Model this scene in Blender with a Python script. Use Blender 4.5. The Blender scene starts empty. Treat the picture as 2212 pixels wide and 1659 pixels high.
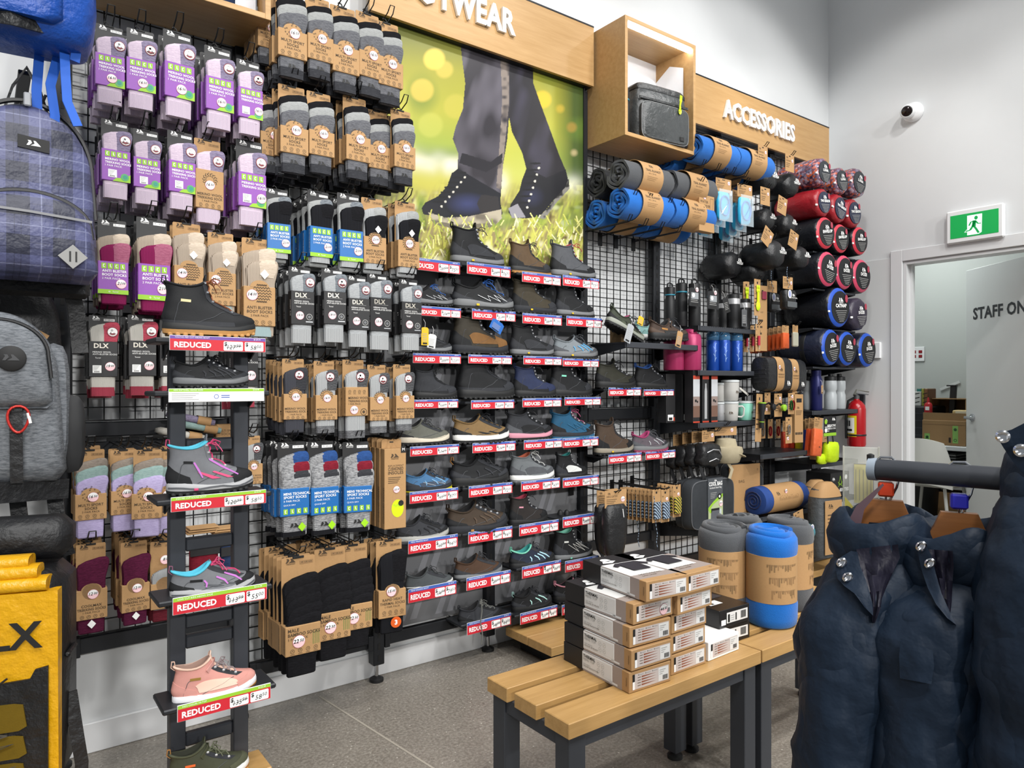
import bpy,math,random
import numpy as np
from mathutils import Vector,Matrix,noise
R=random.Random(7)
S=bpy.context.scene
COL=S.collection
PI=math.pi
# ---------------------------------------------------------------- camera
H,F,CX,CY=1.28,1534.0,1106.0,829.5
cd=bpy.data.cameras.new('camera');cam=bpy.data.objects.new('camera',cd);COL.objects.link(cam)
cd.sensor_fit='HORIZONTAL';cd.sensor_width=36;cd.lens=F/2212*36;cd.clip_start=.05
cam.location=(0,0,H);cam.rotation_euler=(PI/2,0,-math.atan2(.6,.8))
S.camera=cam
# ---------------------------------------------------------------- world, lamps, exposure
wd=bpy.data.worlds.new('world');S.world=wd;wd.use_nodes=True
wd.node_tree.nodes['Background'].inputs[0].default_value=(.91,.955,1,1)
wd.node_tree.nodes['Background'].inputs[1].default_value=.5
def area(name,loc,rot,sx,sy,power,col=(1,.985,.965),spread=PI):
 l=bpy.data.lights.new(name,'AREA');l.shape='RECTANGLE';l.size=sx;l.size_y=sy;l.energy=power;l.color=col;l.spread=spread
 o=bpy.data.objects.new(name,l);COL.objects.link(o);o.location=loc;o.rotation_euler=rot
 return o
def spot(name,loc,aim,size,power,blend=.35,rad=.07,col=(1,.985,.96)):
 l=bpy.data.lights.new(name,'SPOT');l.energy=power;l.spot_size=math.radians(size);l.spot_blend=blend;l.shadow_soft_size=rad;l.color=col
 o=bpy.data.objects.new(name,l);COL.objects.link(o);o.location=loc;o.rotation_euler=(Vector(aim)-Vector(loc)).to_track_quat('-Z','Y').to_euler()
for x in(-.7,.5,1.7,2.9,4.0):spot('track_spot',(x,1.05,4.3),(x,2.8,2.0),84,118,rad=.09)
for x in(-1.2,.6,2.4,4.0):spot('track_spot',(x-.3,-1.1,4.3),(x+.2,2.5,1.0),66,270,rad=.12)
for y in(2.0,.6):spot('track_spot',(3.1,y-.4,4.3),(5.13,y,1.75),80,112,rad=.09)
for x in(-2.2,.4,3.0):spot('track_spot',(x,-6.2,3.7),(x*.7+1.3,2.8,.9),46,1050,.6,.2)
for x,y in((-.8,-.6),(1.6,-.4),(3.9,-.2)):area('ceiling_lamp',(x,y,4.2),(0,0,0),1.1,.3,45,spread=math.radians(125))
area('staff_room_lamp',(5.9,2.75,2.8),(0,0,0),.9,.3,30,(.95,1,.98))
vs=S.view_settings
S.display_settings.display_device='sRGB'
vs.view_transform='Standard';vs.look='None';vs.gamma=1;vs.use_curve_mapping=False
vs.exposure=-.62
# ---------------------------------------------------------------- pixel rays (photograph frame) -> points at a real depth
def ray(u,v):
 a=(u-CX)/F
 return(.6+.8*a,.8-.6*a,(CY-v)/F)
def onY(u,v,y):
 d=ray(u,v);t=y/d[1];return Vector((d[0]*t,y,H+d[2]*t))
def onX(u,v,x):
 d=ray(u,v);t=x/d[0];return Vector((x,d[1]*t,H+d[2]*t))
def onZ(u,v,z):
 d=ray(u,v);t=(z-H)/d[2];return Vector((d[0]*t,d[1]*t,z))
def onT(u,v,t):
 d=ray(u,v);return Vector((d[0]*t,d[1]*t,H+d[2]*t))
 # ---------------------------------------------------------------- materials
def lin(h):
 h=h.lstrip('#');c=[int(h[i:i+2],16)/255 for i in(0,2,4)]
 return tuple((x/12.92 if x<=.04045 else((x+.055)/1.055)**2.4)for x in c)+(1,)
MATS={}
class G:
 def __init__(s,name):
  s.m=bpy.data.materials.new(name);s.m.use_nodes=True;s.t=s.m.node_tree;s.b=s.t.nodes['Principled BSDF']
 def n(s,kind,**kw):
  nd=s.t.nodes.new(kind)
  for k,v in kw.items():
   if k.startswith('i_'):
    k=k[2:];nd.inputs[int(k)if k.isdigit()else k.replace('_',' ')].default_value=v
   else:setattr(nd,k,v)
  return nd
 def l(s,a,b):s.t.links.new(a,b)
 def co(s,scale=(1,1,1),rot=(0,0,0)):
  tc=s.n('ShaderNodeTexCoord');mp=s.n('ShaderNodeMapping');mp.inputs['Scale'].default_value=scale;mp.inputs['Rotation'].default_value=rot
  s.l(tc.outputs['Object'],mp.inputs['Vector']);return mp.outputs['Vector']
 def math(s,op,a,b=None):
  nd=s.n('ShaderNodeMath',operation=op)
  for i,x in enumerate((a,b)):
   if x is None:continue
   if isinstance(x,(int,float)):nd.inputs[i].default_value=x
   else:s.l(x,nd.inputs[i])
  return nd.outputs[0]
 def mix(s,fac,a,b):
  nd=s.n('ShaderNodeMix',data_type='RGBA')
  for i,x in((0,fac),(6,a),(7,b)):
   if isinstance(x,(int,float,tuple)):nd.inputs[i].default_value=x
   else:s.l(x,nd.inputs[i])
  return nd.outputs[2]
 def noise(s,vec,scale,detail=3,rough=.6):
  nd=s.n('ShaderNodeTexNoise');nd.inputs['Scale'].default_value=scale;nd.inputs['Detail'].default_value=detail;nd.inputs['Roughness'].default_value=rough
  s.l(vec,nd.inputs['Vector']);return nd.outputs['Fac']
 def ramp(s,fac,*stops):
  nd=s.n('ShaderNodeValToRGB');el=nd.color_ramp.elements
  while len(el)<len(stops):el.new(.5)
  for e,(p,c)in zip(el,stops):e.position=p;e.color=c if isinstance(c,tuple)else lin(c)
  s.l(fac,nd.inputs[0]);return nd.outputs[0]
 def bump(s,h,st=.3,d=.002):
  nd=s.n('ShaderNodeBump');nd.inputs['Strength'].default_value=st;nd.inputs['Distance'].default_value=d
  s.l(h,nd.inputs['Height']);s.l(nd.outputs[0],s.b.inputs['Normal'])
def mat(name,hx,rough=.6,metal=0,kind='',hx2=None,sc=1,alpha=1,emit=0):
 if name in MATS:return MATS[name]
 g=G(name);b=g.b;c=lin(hx);c2=lin(hx2)if hx2 else tuple(x*.78 for x in c[:3])+(1,)
 b.inputs['Base Color'].default_value=c;b.inputs['Roughness'].default_value=rough;b.inputs['Metallic'].default_value=metal
 if kind=='fab':
  v=g.co();f=g.noise(v,420*sc);g.l(g.mix(g.noise(v,30*sc,4),c,c2),b.inputs['Base Color']);g.bump(f,.35,.001);b.inputs['Specular IOR Level'].default_value=.2
 elif kind=='heather':
  v=g.co((55*sc,55*sc,260*sc));f=g.noise(v,1.6,4,.75)
  g.l(g.ramp(f,(.36,c2),(.62,c)),b.inputs['Base Color']);g.bump(f,.5,.001);b.inputs['Specular IOR Level'].default_value=.1
 elif kind=='rib':
  v=g.co();w=g.n('ShaderNodeTexWave',i_Scale=75*sc,i_Distortion=.4);g.l(v,w.inputs['Vector'])
  g.l(g.mix(w.outputs['Fac'],c2,c),b.inputs['Base Color']);g.bump(w.outputs['Fac'],.6,.002);b.inputs['Specular IOR Level'].default_value=.1
 elif kind=='wood':
  v=g.co((1.1,14,14));f=g.noise(v,3.2,6,.62);v2=g.co((2,60,60));f2=g.noise(v2,4,3)
  f=g.math('ADD',g.math('MULTIPLY',f,.7),g.math('MULTIPLY',f2,.3))
  g.l(g.ramp(f,(.33,c2),(.66,c)),b.inputs['Base Color']);g.bump(f2,.08,.001)
 elif kind=='card':
  v=g.co();f=g.noise(v,160,4,.7);g.l(g.mix(f,c2,c),b.inputs['Base Color'])
 elif kind=='fleece':
  v=g.co();f=g.noise(v,300,4,.7);f2=g.noise(v,14,2);g.l(g.mix(f2,c2,c),b.inputs['Base Color']);g.bump(f,.6,.003);b.inputs['Specular IOR Level'].default_value=.05
  b.inputs['Sheen Weight'].default_value=.25
 elif kind=='nylon':
  v=g.co();f=g.noise(v,26*sc,4,.6);g.l(g.mix(f,c2,c),b.inputs['Base Color']);g.bump(f,.5,.012/sc)
 elif kind=='shell':
  v=g.co();f=g.noise(v,7,5,.5);f2=g.math('ABSOLUTE',g.math('SUBTRACT',g.noise(v,5,3,.5),.5));g.l(g.mix(f,c2,c),b.inputs['Base Color']);g.bump(g.math('ADD',f,g.math('MULTIPLY',f2,2.5)),.6,.03);b.inputs['Specular IOR Level'].default_value=.22
 elif kind=='spot':
  v=g.co();vo=g.n('ShaderNodeTexVoronoi',i_Scale=70.0*sc);g.l(v,vo.inputs['Vector'])
  sp=g.n('ShaderNodeSeparateColor');g.l(vo.outputs['Color'],sp.inputs[0])
  g.l(g.ramp(sp.outputs[0],(.0,'#3a2f45'),(.3,'#7d5260'),(.5,'#54617f'),(.7,'#b9a3b4'),(.86,'#c05a35')),b.inputs['Base Color']);b.inputs['Roughness'].default_value=.35
 if alpha<1:
  b.inputs['Alpha'].default_value=alpha
 if emit:
  b.inputs['Emission Color'].default_value=c;b.inputs['Emission Strength'].default_value=emit
 MATS[name]=g.m
 return g.m
def glass(name,hx,rough=.05,tr=1):
 if name in MATS:return MATS[name]
 g=G(name);g.b.inputs['Base Color'].default_value=lin(hx);g.b.inputs['Roughness'].default_value=rough;g.b.inputs['Transmission Weight'].default_value=tr;g.b.inputs['IOR'].default_value=1.25
 MATS[name]=g.m;return g.m
steel_dk=mat('dark_steel','#26282c',.42,.35)
steel_md=mat('grey_steel','#3c3f45',.45,.3)
wire=mat('black_wire','#17181a',.4,.4)
chrome=mat('chrome','#c9cbcf',.16,1)
white_p=mat('white_plastic','#e8e9ea',.4)
wht=mat('white_print','#f2f2f0',.6)
blk=mat('black_print','#141414',.6)
kpr=mat('kraft_print','#4a3a28',.7)
kraft=mat('kraft_card','#b48e61',.75,kind='card',hx2='#a47f53')
krafts=mat('kraft_card_dark','#9b7850',.75,kind='card',hx2='#8b6b46')
bcard=mat('black_card','#1b1b1d',.5)
purple=mat('purple_card','#8c4ca8',.5,kind='card',hx2='#8547a2')
bluec=mat('blue_card','#1767ad',.45,kind='card',hx2='#145f9f')
lime=mat('lime_print','#8fbf2e',.6)
red_p=mat('red_print','#c2202f',.5)
navyp=mat('navy_print','#3a5ba8',.5)
pinkst=mat('pink_sticker','#eec6cb',.5)
maroonp=mat('maroon_print','#7a1f2a',.5)
grayp=mat('grey_print','#9a9a98',.5)
teal_p=mat('teal_print','#1f8a78',.5)
fluo=mat('fluo_yellow','#cdea12',.45)
rubber=mat('black_rubber','#151516',.65)
oak=mat('oak','#bf9a69',.45,kind='wood',hx2='#ac8653')
oakb=mat('bench_oak','#bb955f',.42,kind='wood',hx2='#a37e49')
# ---------------------------------------------------------------- mesh builder
class M:
 def __init__(s):s.v=[];s.f=[];s.mi=[];s.mats=[]
 def slot(s,m):
  if m not in s.mats:s.mats.append(m)
  return s.mats.index(m)
 def add(s,vs,fs,m,xf=None):
  k=len(s.v);i=s.slot(m)
  s.v+=[tuple(xf@Vector(p))for p in vs]if xf else[tuple(p)for p in vs]
  s.f+=[tuple(k+j for j in f)for f in fs];s.mi+=[i]*len(fs);return s
 def box(s,c,d,m,b=0,rz=0,ry=0,rx=0):
  hx,hy,hz=d[0]/2,d[1]/2,d[2]/2;b=min(b,.45*min(d))
  xf=Matrix.Translation(c)@Matrix.Rotation(rz,4,'Z')@Matrix.Rotation(ry,4,'Y')@Matrix.Rotation(rx,4,'X')
  if b<=0:
   vs=[(x,y,z)for x in(-hx,hx)for y in(-hy,hy)for z in(-hz,hz)]
   return s.add(vs,[(0,1,3,2),(4,6,7,5),(0,4,5,1),(2,3,7,6),(0,2,6,4),(1,5,7,3)],m,xf)
  vs=[];idx={}
  for sx in(-1,1):
   for sy in(-1,1):
    for sz in(-1,1):
     for a in range(3):
      idx[sx,sy,sz,a]=len(vs);vs.append(tuple(sg*(h if a==k else h-b)for k,(sg,h)in enumerate(((sx,hx),(sy,hy),(sz,hz)))))
  fs=[]
  def fc(pts):
   p=[Vector(vs[i])for i in pts];n=(p[1]-p[0]).cross(p[2]-p[0]);c0=sum(p,Vector())/len(p)
   fs.append(tuple(pts)if n.dot(c0)>0 else tuple(reversed(pts)))
  for a in range(3):
   o=[k for k in range(3)if k!=a]
   for sg in(-1,1):
    q=[]
    for e in((-1,-1),(1,-1),(1,1),(-1,1)):
     k=[0,0,0];k[a]=sg;k[o[0]]=e[0];k[o[1]]=e[1];q.append(idx[k[0],k[1],k[2],a])
    fc(q)
   for e in((-1,-1),(1,-1),(1,1),(-1,1)):
    q=[]
    for sg,aa in((-1,o[0]),(1,o[0]),(1,o[1]),(-1,o[1])):
     k=[0,0,0];k[a]=sg;k[o[0]]=e[0];k[o[1]]=e[1];q.append(idx[k[0],k[1],k[2],aa])
    fc(q)
  for sx in(-1,1):
   for sy in(-1,1):
    for sz in(-1,1):fc([idx[sx,sy,sz,a]for a in range(3)])
  return s.add(vs,fs,m,xf)
 def loft(s,rings,m,cap=True,closed=True,xf=None):
  n=len(rings[0]);vs=[p for r in rings for p in r];fs=[]
  for i in range(len(rings)-1):
   for j in range(n if closed else n-1):
    k=(j+1)%n;fs.append((i*n+j,i*n+k,(i+1)*n+k,(i+1)*n+j))
  if cap:fs+=[tuple(range(n-1,-1,-1)),tuple((len(rings)-1)*n+j for j in range(n))]
  return s.add(vs,fs,m,xf)
 def tube(s,path,r,m,n=6,closed=False,flat=1):
  P=[Vector(p)for p in path];rings=[];N=len(P);up=None
  for i,p in enumerate(P):
   t=(P[(i+1)%N]-P[i-1])if closed else(P[min(i+1,N-1)]-P[max(i-1,0)])
   t=t.normalized()if t.length>1e-9 else Vector((0,0,1))
   if up is None:up=Vector((0,0,1))if abs(t.z)<.9 else Vector((0,1,0))
   a=t.cross(up);a=a.normalized()if a.length>1e-6 else t.orthogonal().normalized();b=a.cross(t).normalized();up=b
   rr=r[i]if isinstance(r,(list,tuple))else r
   rings.append([p+a*rr*math.cos(2*PI*k/n)+b*rr*flat*math.sin(2*PI*k/n)for k in range(n)])
  if closed:rings.append(rings[0])
  return s.loft(rings,m,cap=not closed)
 def strip(s,path,w,th,m,side=None):
  P=[Vector(p)for p in path];rings=[];N=len(P)
  for i,p in enumerate(P):
   t=(P[min(i+1,N-1)]-P[max(i-1,0)]).normalized()
   a=Vector(side)if side is not None else t.cross(Vector((0,1,0)))
   a=(a-t*a.dot(t)).normalized();b=t.cross(a).normalized();q=w[i]if isinstance(w,(list,tuple))else w
   rings.append([p+a*q/2+b*th/2,p-a*q/2+b*th/2,p-a*q/2-b*th/2,p+a*q/2-b*th/2])
  return s.loft(rings,m)
 def lathe(s,prof,m,n=16,c=(0,0,0),axis='Z',sx=1,sy=1,cap=True):
  rings=[]
  for r,z in prof:
   ring=[]
   for k in range(n):
    a=2*PI*k/n;p=(r*sx*math.cos(a),r*sy*math.sin(a),z)
    if axis=='Y':p=(p[0],p[2],-p[1])
    elif axis=='X':p=(p[2],p[0],p[1])
    ring.append((p[0]+c[0],p[1]+c[1],p[2]+c[2]))
   rings.append(ring)
  return s.loft(rings,m,cap=cap)
 def prism(s,poly,d,m,fn=None,bev=0):
  fn=fn or(lambda x,z,y:(x,y,z));n=len(poly)
  vs=[fn(x,z,0)for x,z in poly]+[fn(x,z,d)for x,z in poly]
  return s.add(vs,[tuple(range(n)),tuple(range(2*n-1,n-1,-1))]+[(i,i+n,(i+1)%n+n,(i+1)%n)for i in range(n)],m)
 def flat(s,poly,m,fn):return s.add([fn(x,z)for x,z in poly],[tuple(range(len(poly)))],m)
 def rect(s,x0,z0,x1,z1,m,fn):return s.flat([(x0,z0),(x1,z0),(x1,z1),(x0,z1)],m,fn)
 def disc(s,x,z,r,m,fn,n=18,rz=None):return s.flat([(x+r*math.cos(2*PI*k/n),z+(rz or r)*math.sin(2*PI*k/n))for k in range(n)],m,fn)
 def ring(s,x,z,r0,r1,m,fn,n=18):
  vs=[]
  for k in range(n):
   c,q=math.cos(2*PI*k/n),math.sin(2*PI*k/n);vs+=[fn(x+r0*c,z+r0*q),fn(x+r1*c,z+r1*q)]
  return s.add(vs,[(2*k,2*k+1,(2*k+3)%(2*n),(2*k+2)%(2*n))for k in range(n)],m)
 def line(s,pts,w,m,fn):
  for(x0,z0),(x1,z1)in zip(pts,pts[1:]):
   dx,dz=x1-x0,z1-z0;L=math.hypot(dx,dz)or 1;nx,nz=-dz/L*w/2,dx/L*w/2
   s.flat([(x0-nx,z0-nz),(x1-nx,z1-nz),(x1+nx,z1+nz),(x0+nx,z0+nz)],m,fn)
  return s
 def text(s,t,x,z,h,m,fn,al='C',maxw=None,bold=0,rot=0,sh=0):
  vs,fs,w=glyphs(t,bold);k=h;kx=h
  if maxw and w*k>maxw:kx=maxw/w
  ox={'C':-w/2,'L':0,'R':-w}[al];cr,sr=math.cos(rot),math.sin(rot);q=[]
  for a,b in vs:
   a=(a+ox)*kx+b*k*sh;b=b*k;q.append(fn(x+a*cr-b*sr,z+a*sr+b*cr))
  return s.add(q,fs,m)
 def mesh(s,name,smooth=35):
  me=bpy.data.meshes.new(name);me.from_pydata(s.v,[],s.f)
  for m in s.mats:me.materials.append(m)
  me.polygons.foreach_set('material_index',s.mi)
  if smooth:
   me.polygons.foreach_set('use_smooth',[True]*len(s.f));me.set_sharp_from_angle(angle=math.radians(smooth))
  me.update();return me
_GL={}
def glyphs(t,bold=0):
 if(t,bold)in _GL:return _GL[t,bold]
 c=bpy.data.curves.new('t','FONT');c.body=t;c.resolution_u=2;c.size=1;c.offset=bold;c.space_character=1.04
 o=bpy.data.objects.new('t',c);COL.objects.link(o);me=bpy.data.meshes.new_from_object(o)
 k=1/.72;vs=[(v.co.x*k,v.co.y*k)for v in me.vertices];fs=[tuple(p.vertices)for p in me.polygons]
 x0=min((a for a,b in vs),default=0);w=max((a for a,b in vs),default=0)-x0
 vs=[(a-x0,b)for a,b in vs]
 bpy.data.objects.remove(o);bpy.data.curves.remove(c);bpy.data.meshes.remove(me)
 _GL[t,bold]=(vs,fs,w);return _GL[t,bold]
def P0(y=0):
 return lambda x,z:(x,y,z)
def PZ(z):return lambda x,y:(x,y,z)
def PXm(x):return lambda a,z:(x,-a,z)
LOGO1=[(-.5,.0),(-.32,.0),(-.12,.22),(-.2,.42),(-.42,.42),(-.34,.3)]
LOGO2=[(-.22,.0),(.5,.0),(.42,.1),(.12,.42),(-.02,.42),(.06,.18)]
def logo(m,x,z,w,mt,fn,word=True):
 m.flat([(x+a*w,z+b*w)for a,b in LOGO1],mt,fn);m.flat([(x+a*w,z+b*w)for a,b in LOGO2],mt,fn)
 if word:m.text('TRESPASS',x,z-.2*w,.15*w,mt,fn,maxw=w,bold=.01)
 # ---------------------------------------------------------------- objects
def obj(name,m,parent=None,label=None,smooth=35,kind=None):
 me=m if isinstance(m,bpy.types.Mesh)else m.mesh(name,smooth)
 o=bpy.data.objects.new(name,me);COL.objects.link(o)
 if parent:o.parent=parent
 if label:o['label']=label
 if kind:o['kind']=kind
 return o
def tag(o,label,cat,group=None):
 o['label']=label;o['category']=cat
 if group:o['group']=group
 return o
def thing(name,label,cat,loc=(0,0,0),rz=0,group=None,s=1,rx=0,ry=0):
 o=bpy.data.objects.new(name,None);COL.objects.link(o);o.empty_display_size=.05
 o.location=loc;o.rotation_euler=(rx,ry,rz);o.scale=(s,s,s)if not isinstance(s,tuple)else s
 return tag(o,label,cat,group)
def struct(name,m,parent=None,smooth=35):return obj(name,m,parent,smooth=smooth,kind=None if parent else 'structure')
def put(proto,name,label,cat,loc,rz=0,group=None,s=1,rx=0,ry=0,skip=()):
 t=thing(name,label,cat,loc,rz,group,s,rx,ry)
 for nm,me,subs,lb in proto:
  if nm in skip:continue
  o=obj(nm,me,t,lb)
  for sn,sm in subs:obj(sn,sm,o)
 return t
def part(name,m,subs=(),label=None,smooth=35):
 return(name,m if isinstance(m,bpy.types.Mesh)else m.mesh(name,smooth),[(a,b.mesh(a,smooth))for a,b in subs],label)
def sup(rx,ry,n,e=.6,z=0,cx=0,cy=0):
 r=[]
 for k in range(n):
  a=2*PI*k/n;c,q=math.cos(a),math.sin(a)
  r.append((cx+rx*math.copysign(abs(c)**e,c),cy+ry*math.copysign(abs(q)**e,q),z))
 return r
def interp(x,pts):
 if x<=pts[0][0]:return pts[0][1]
 for(a,b),(c,d)in zip(pts,pts[1:]):
  if x<=c:
   f=(x-a)/(c-a);f=f*f*(3-2*f)if False else f;return b+(d-b)*f
 return pts[-1][1]
ORD=['first','second','third','fourth','fifth','sixth','seventh','eighth','ninth','tenth']
WALL,GRIDY=2.857,2.80
POSTX=[.22,.80,1.37,1.955,2.56,3.13,3.70,4.28,4.86]
# ================================================================ SETTING
def wallmat():
 g=G('wall_paint');v=g.co();f=g.noise(v,3,3)
 g.l(g.mix(f,lin('#d4d6d7'),lin('#dcdedf')),g.b.inputs['Base Color']);g.b.inputs['Roughness'].default_value=.55;g.bump(g.noise(v,220,2),.05,.001);return g.m
wpaint=wallmat()
def floormat():
 g=G('polished_concrete');v=g.co()
 f1=g.noise(v,2.2,5,.6);f2=g.noise(v,90,4,.75);f3=g.noise(v,14,4,.7)
 a=g.mix(f1,lin('#746e65'),lin('#8b857b'));b=g.mix(f3,lin('#665f57'),a)
 c=g.mix(g.ramp(f2,(.42,(0,0,0,1)),(.7,(.5,.5,.5,1))),b,lin('#bdb7ac'))
 vo=g.n('ShaderNodeTexVoronoi',i_Scale=38.0);g.l(v,vo.inputs['Vector'])
 sp=g.ramp(vo.outputs['Distance'],(.06,(.8,.8,.8,1)),(.12,(0,0,0,1)))
 d=g.mix(sp,c,lin('#d6d2c8'))
 g.l(d,g.b.inputs['Base Color']);g.l(g.ramp(f3,(.3,(.26,.26,.26,1)),(.75,(.42,.42,.42,1))),g.b.inputs['Roughness']);g.bump(f2,.04,.001);return g.m
fl=floormat()
m=M();m.box((2.6,-.8,-.05),(12,9.4,.1),fl);struct('floor',m)
m=M();a,b=onZ(690,1504,.0008),onZ(905,1640,.0008);d=(b-a)
m.strip([a,a+d*2.4],.008,.0012,mat('joint_filler','#a29b8f',.6),side=(1,0,0));struct('trim_1',m)
m=M();m.box((1.5,WALL+.06,2.2),(8.4,.12,4.4),wpaint);struct('wall_left',m)
LX=5.13
def boxy(x0,x1,y0,y1,z0,z1,mt,b=0,m=None):
 m=m or M();m.box(((x0+x1)/2,(y0+y1)/2,(z0+z1)/2),(x1-x0,y1-y0,z1-z0),mt,b);return m
DY0,DY1,DZ=1.40,2.31,2.125
m=M();boxy(LX,LX+.12,DY1,WALL,0,4.4,wpaint,0,m);boxy(LX,LX+.12,-3.5,DY0,0,4.4,wpaint,0,m);boxy(LX,LX+.12,DY0,DY1,DZ,4.4,wpaint,0,m)
struct('wall_back',m)
trimw=mat('door_trim_paint','#d9dadb',.35)
m=M();boxy(LX-.014,LX-.002,DY1+.005,DY1+.085,0,DZ+.085,trimw,.003,m);boxy(LX-.014,LX-.002,DY0-.085,DY0-.005,0,DZ+.085,trimw,.003,m);boxy(LX-.014,LX-.002,DY0-.005,DY1+.005,DZ+.005,DZ+.085,trimw,.003,m);struct('trim_2',m)
m=M();boxy(LX-.002,LX+.125,DY1-.018,DY1-.001,0,DZ,trimw,0,m);boxy(LX-.002,LX+.125,DY0+.001,DY0+.018,0,DZ,trimw,0,m);boxy(LX-.002,LX+.125,DY0+.018,DY1-.018,DZ-.018,DZ-.001,trimw,0,m)
boxy(LX+.05,LX+.075,DY1-.032,DY1-.018,0,DZ-.018,trimw,0,m);struct('trim_3',m)
m=M();boxy(-2.6,LX-.001,WALL-.014,WALL-.001,0,.105,trimw,.003,m);struct('baseboard_left',m)
m=M();boxy(LX-.014,LX-.001,DY1+.09,WALL-.015,0,.105,trimw,.003,m);struct('baseboard_back',m)
m=M();boxy(LX-.006,LX-.001,DY1+.088,WALL-.05,.106,DZ+.04,mat('wall_lining_board','#d5d6d6',.5),.001,m);struct('trim_4',m)
grw=mat('staff_wall_paint','#b9bdba',.6)
m=M();boxy(6.75,6.85,.3,3.6,0,3,grw,0,m);struct('wall_staff_back',m)
m=M();boxy(LX+.13,6.74,3.5,3.6,0,3,grw,0,m);struct('wall_staff_left',m)
m=M();boxy(LX+.13,6.74,.2,.3,0,3,grw,0,m);struct('wall_staff_right',m)
m=M();boxy(LX+.121,6.74,.3,3.5,2.9,3,grw,0,m);struct('ceiling',m)
# staff door, open inward
t=bpy.data.objects.new('door_1',None);COL.objects.link(t);t['kind']='structure'
th=math.radians(37);t.location=(LX+.075,DY0+.03,0);t.rotation_euler=(0,0,PI/2-th)
dp=mat('door_paint','#cfd2d1',.4);m=M();m.box((.44,0,1.06),(.87,.04,2.08),dp,.002);obj('leaf',m,t)
m=M();fn=lambda x,z:(-x,.0215,z)
m.text('STAFF ONLY',-.795,1.74,.081,mat('door_lettering','#23262a',.5),fn,'L',bold=.03);obj('lettering',m,t)
m=M();m.lathe([(.027,0),(.027,.008),(.022,.011),(.011,.012),(.011,.045)],chrome,18,(.80,.021,1.04),'Y');m.box((.765,.067,1.04),(.115,.012,.02),chrome,.003)
m.lathe([(.027,0),(.027,.008),(.02,.010)],chrome,18,(.80,-.031,1.04),'Y');m.box((.765,-.045,1.04),(.115,.012,.02),chrome,.003);obj('handle',m,t)
m=M()
for z in(.25,1.05,1.85):m.lathe([(.008,-.045),(.008,.045)],chrome,10,(-.004,.024,z))
obj('hinge',m,t)
# header boards
PNL=2.722
def board(x0,x1,z0,z1,label,txt_,tx,tz,thh):
 t=thing('header_board',label,'sign',((x0+x1)/2,PNL,z0));w=x1-x0;h=z1-z0
 m=M();m.box((0,.009,h/2),(w,.018,h),oak,.001);obj('face_board',m,t)
 m=M();m.box((0,.056,h-.009),(w,.072,.018),steel_dk);m.box((0,.056,.009),(w,.072,.018),steel_dk);m.box((0,.012,h+.004),(w,.026,.008),steel_dk);obj('frame',m,t)
 vs,fs,wd=glyphs(txt_,.035);k=thh;x=tx[0]-(x0+x1)/2;kx=(tx[1]-tx[0])/wd;lw=mat('raised_letter','#f0efec',.35)
 # each raised letter is a piece of its own
 c=0.0
 full=wd
 for i,ch in enumerate(txt_):
  pre=glyphs(txt_[:i+1],.035)[2];g0=glyphs(ch,.035)
  gx=pre-g0[2];m=M();n=len(g0[0])
  fv=[(x+(a+gx)*kx,-.016,tz+b*k)for a,b in g0[0]];m.add(fv,g0[1],lw)
  bv=[(p[0],-.002,p[2])for p in fv];cnt={}
  for f in g0[1]:
   for a,b in zip(f,f[1:]+f[:1]):cnt[a,b]=1
  m.add(fv+bv,[(b,a,a+n,b+n)for(a,b)in cnt if(b,a)not in cnt],lw);obj('letter',m,t,smooth=20)
 return t
zt=onY(1282,60,PNL).z;zb=onY(1283,187,PNL).z
x1=onY(1283.5,100,PNL).x-.002
xa,xb=onY(905,0,PNL).x,onY(1110,60,PNL).x
zz=onY(1100,75,PNL).z;hh=onY(1100,24,PNL).z-zz
FW0=xb-(xb-xa)*1.02
W_=onY(1108,60,PNL).x-onY(1046,40,PNL).x
g_all=glyphs('FOOTWEAR',.035)[2];g_two=g_all-glyphs('FOOTWE',.035)[2]
fx=W_/g_two
board(1.30,x1,zb,zt,'oak header board with raised white FOOTWEAR lettering above the boot mural','FOOTWEAR',(xb-fx*g_all,xb),zz-zb,hh)
x0=onY(1505,200,PNL).x;x2=onY(1791,330,PNL).x;zb2=onY(1504,266,PNL).z;zt2=onY(1640,216,PNL).z
tl,tr=onY(1560,240,PNL),onY(1713,300,PNL);zz=onY(1704,304,PNL).z;hh=onY(1704,269,PNL).z-zz
board(x0-.2,min(x2,LX-.02),zb2,zt2,'oak header board with raised white ACCESSORIES lettering by the corner','ACCESSORIES',(tl.x,tr.x),zz-zb2,hh)
# ================================================================ RACKING
def upright(x,z0,z1,label):
 t=thing('rack_upright',label,'post',(x,GRIDY,0))
 m=M();m.box((0,0,(z0+z1)/2),(.052,.05,z1-z0),steel_dk,.003);obj('post',m,t)
 m=M()
 for k in range(int((z1-z0)/.05)):m.box((0,-.0256,z0+.03+k*.05),(.011,.0015,.026),blk)
 obj('slot_row',m,t,kind='stuff')
 m=M();m.lathe([(.008,.02),(.008,z0+.001)],chrome,10);m.lathe([(.03,0),(.03,.012),(.012,.022)],rubber,16);obj('levelling_foot',m,t)
wh=['behind the hanging backpacks','behind the ladder shoe stand','between the bamboo socks and the shoe shelves','in the middle of the shoe shelves','at the right end of the shoe shelves','right of the hanging gaiters','behind the blue flasks','behind the travel pillows','by the sleeping bags in the corner']
for x,w in zip(POSTX,wh):upright(x,.075,2.83 if x>1 else 2.75,'dark steel slotted rack upright '+w)
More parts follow.
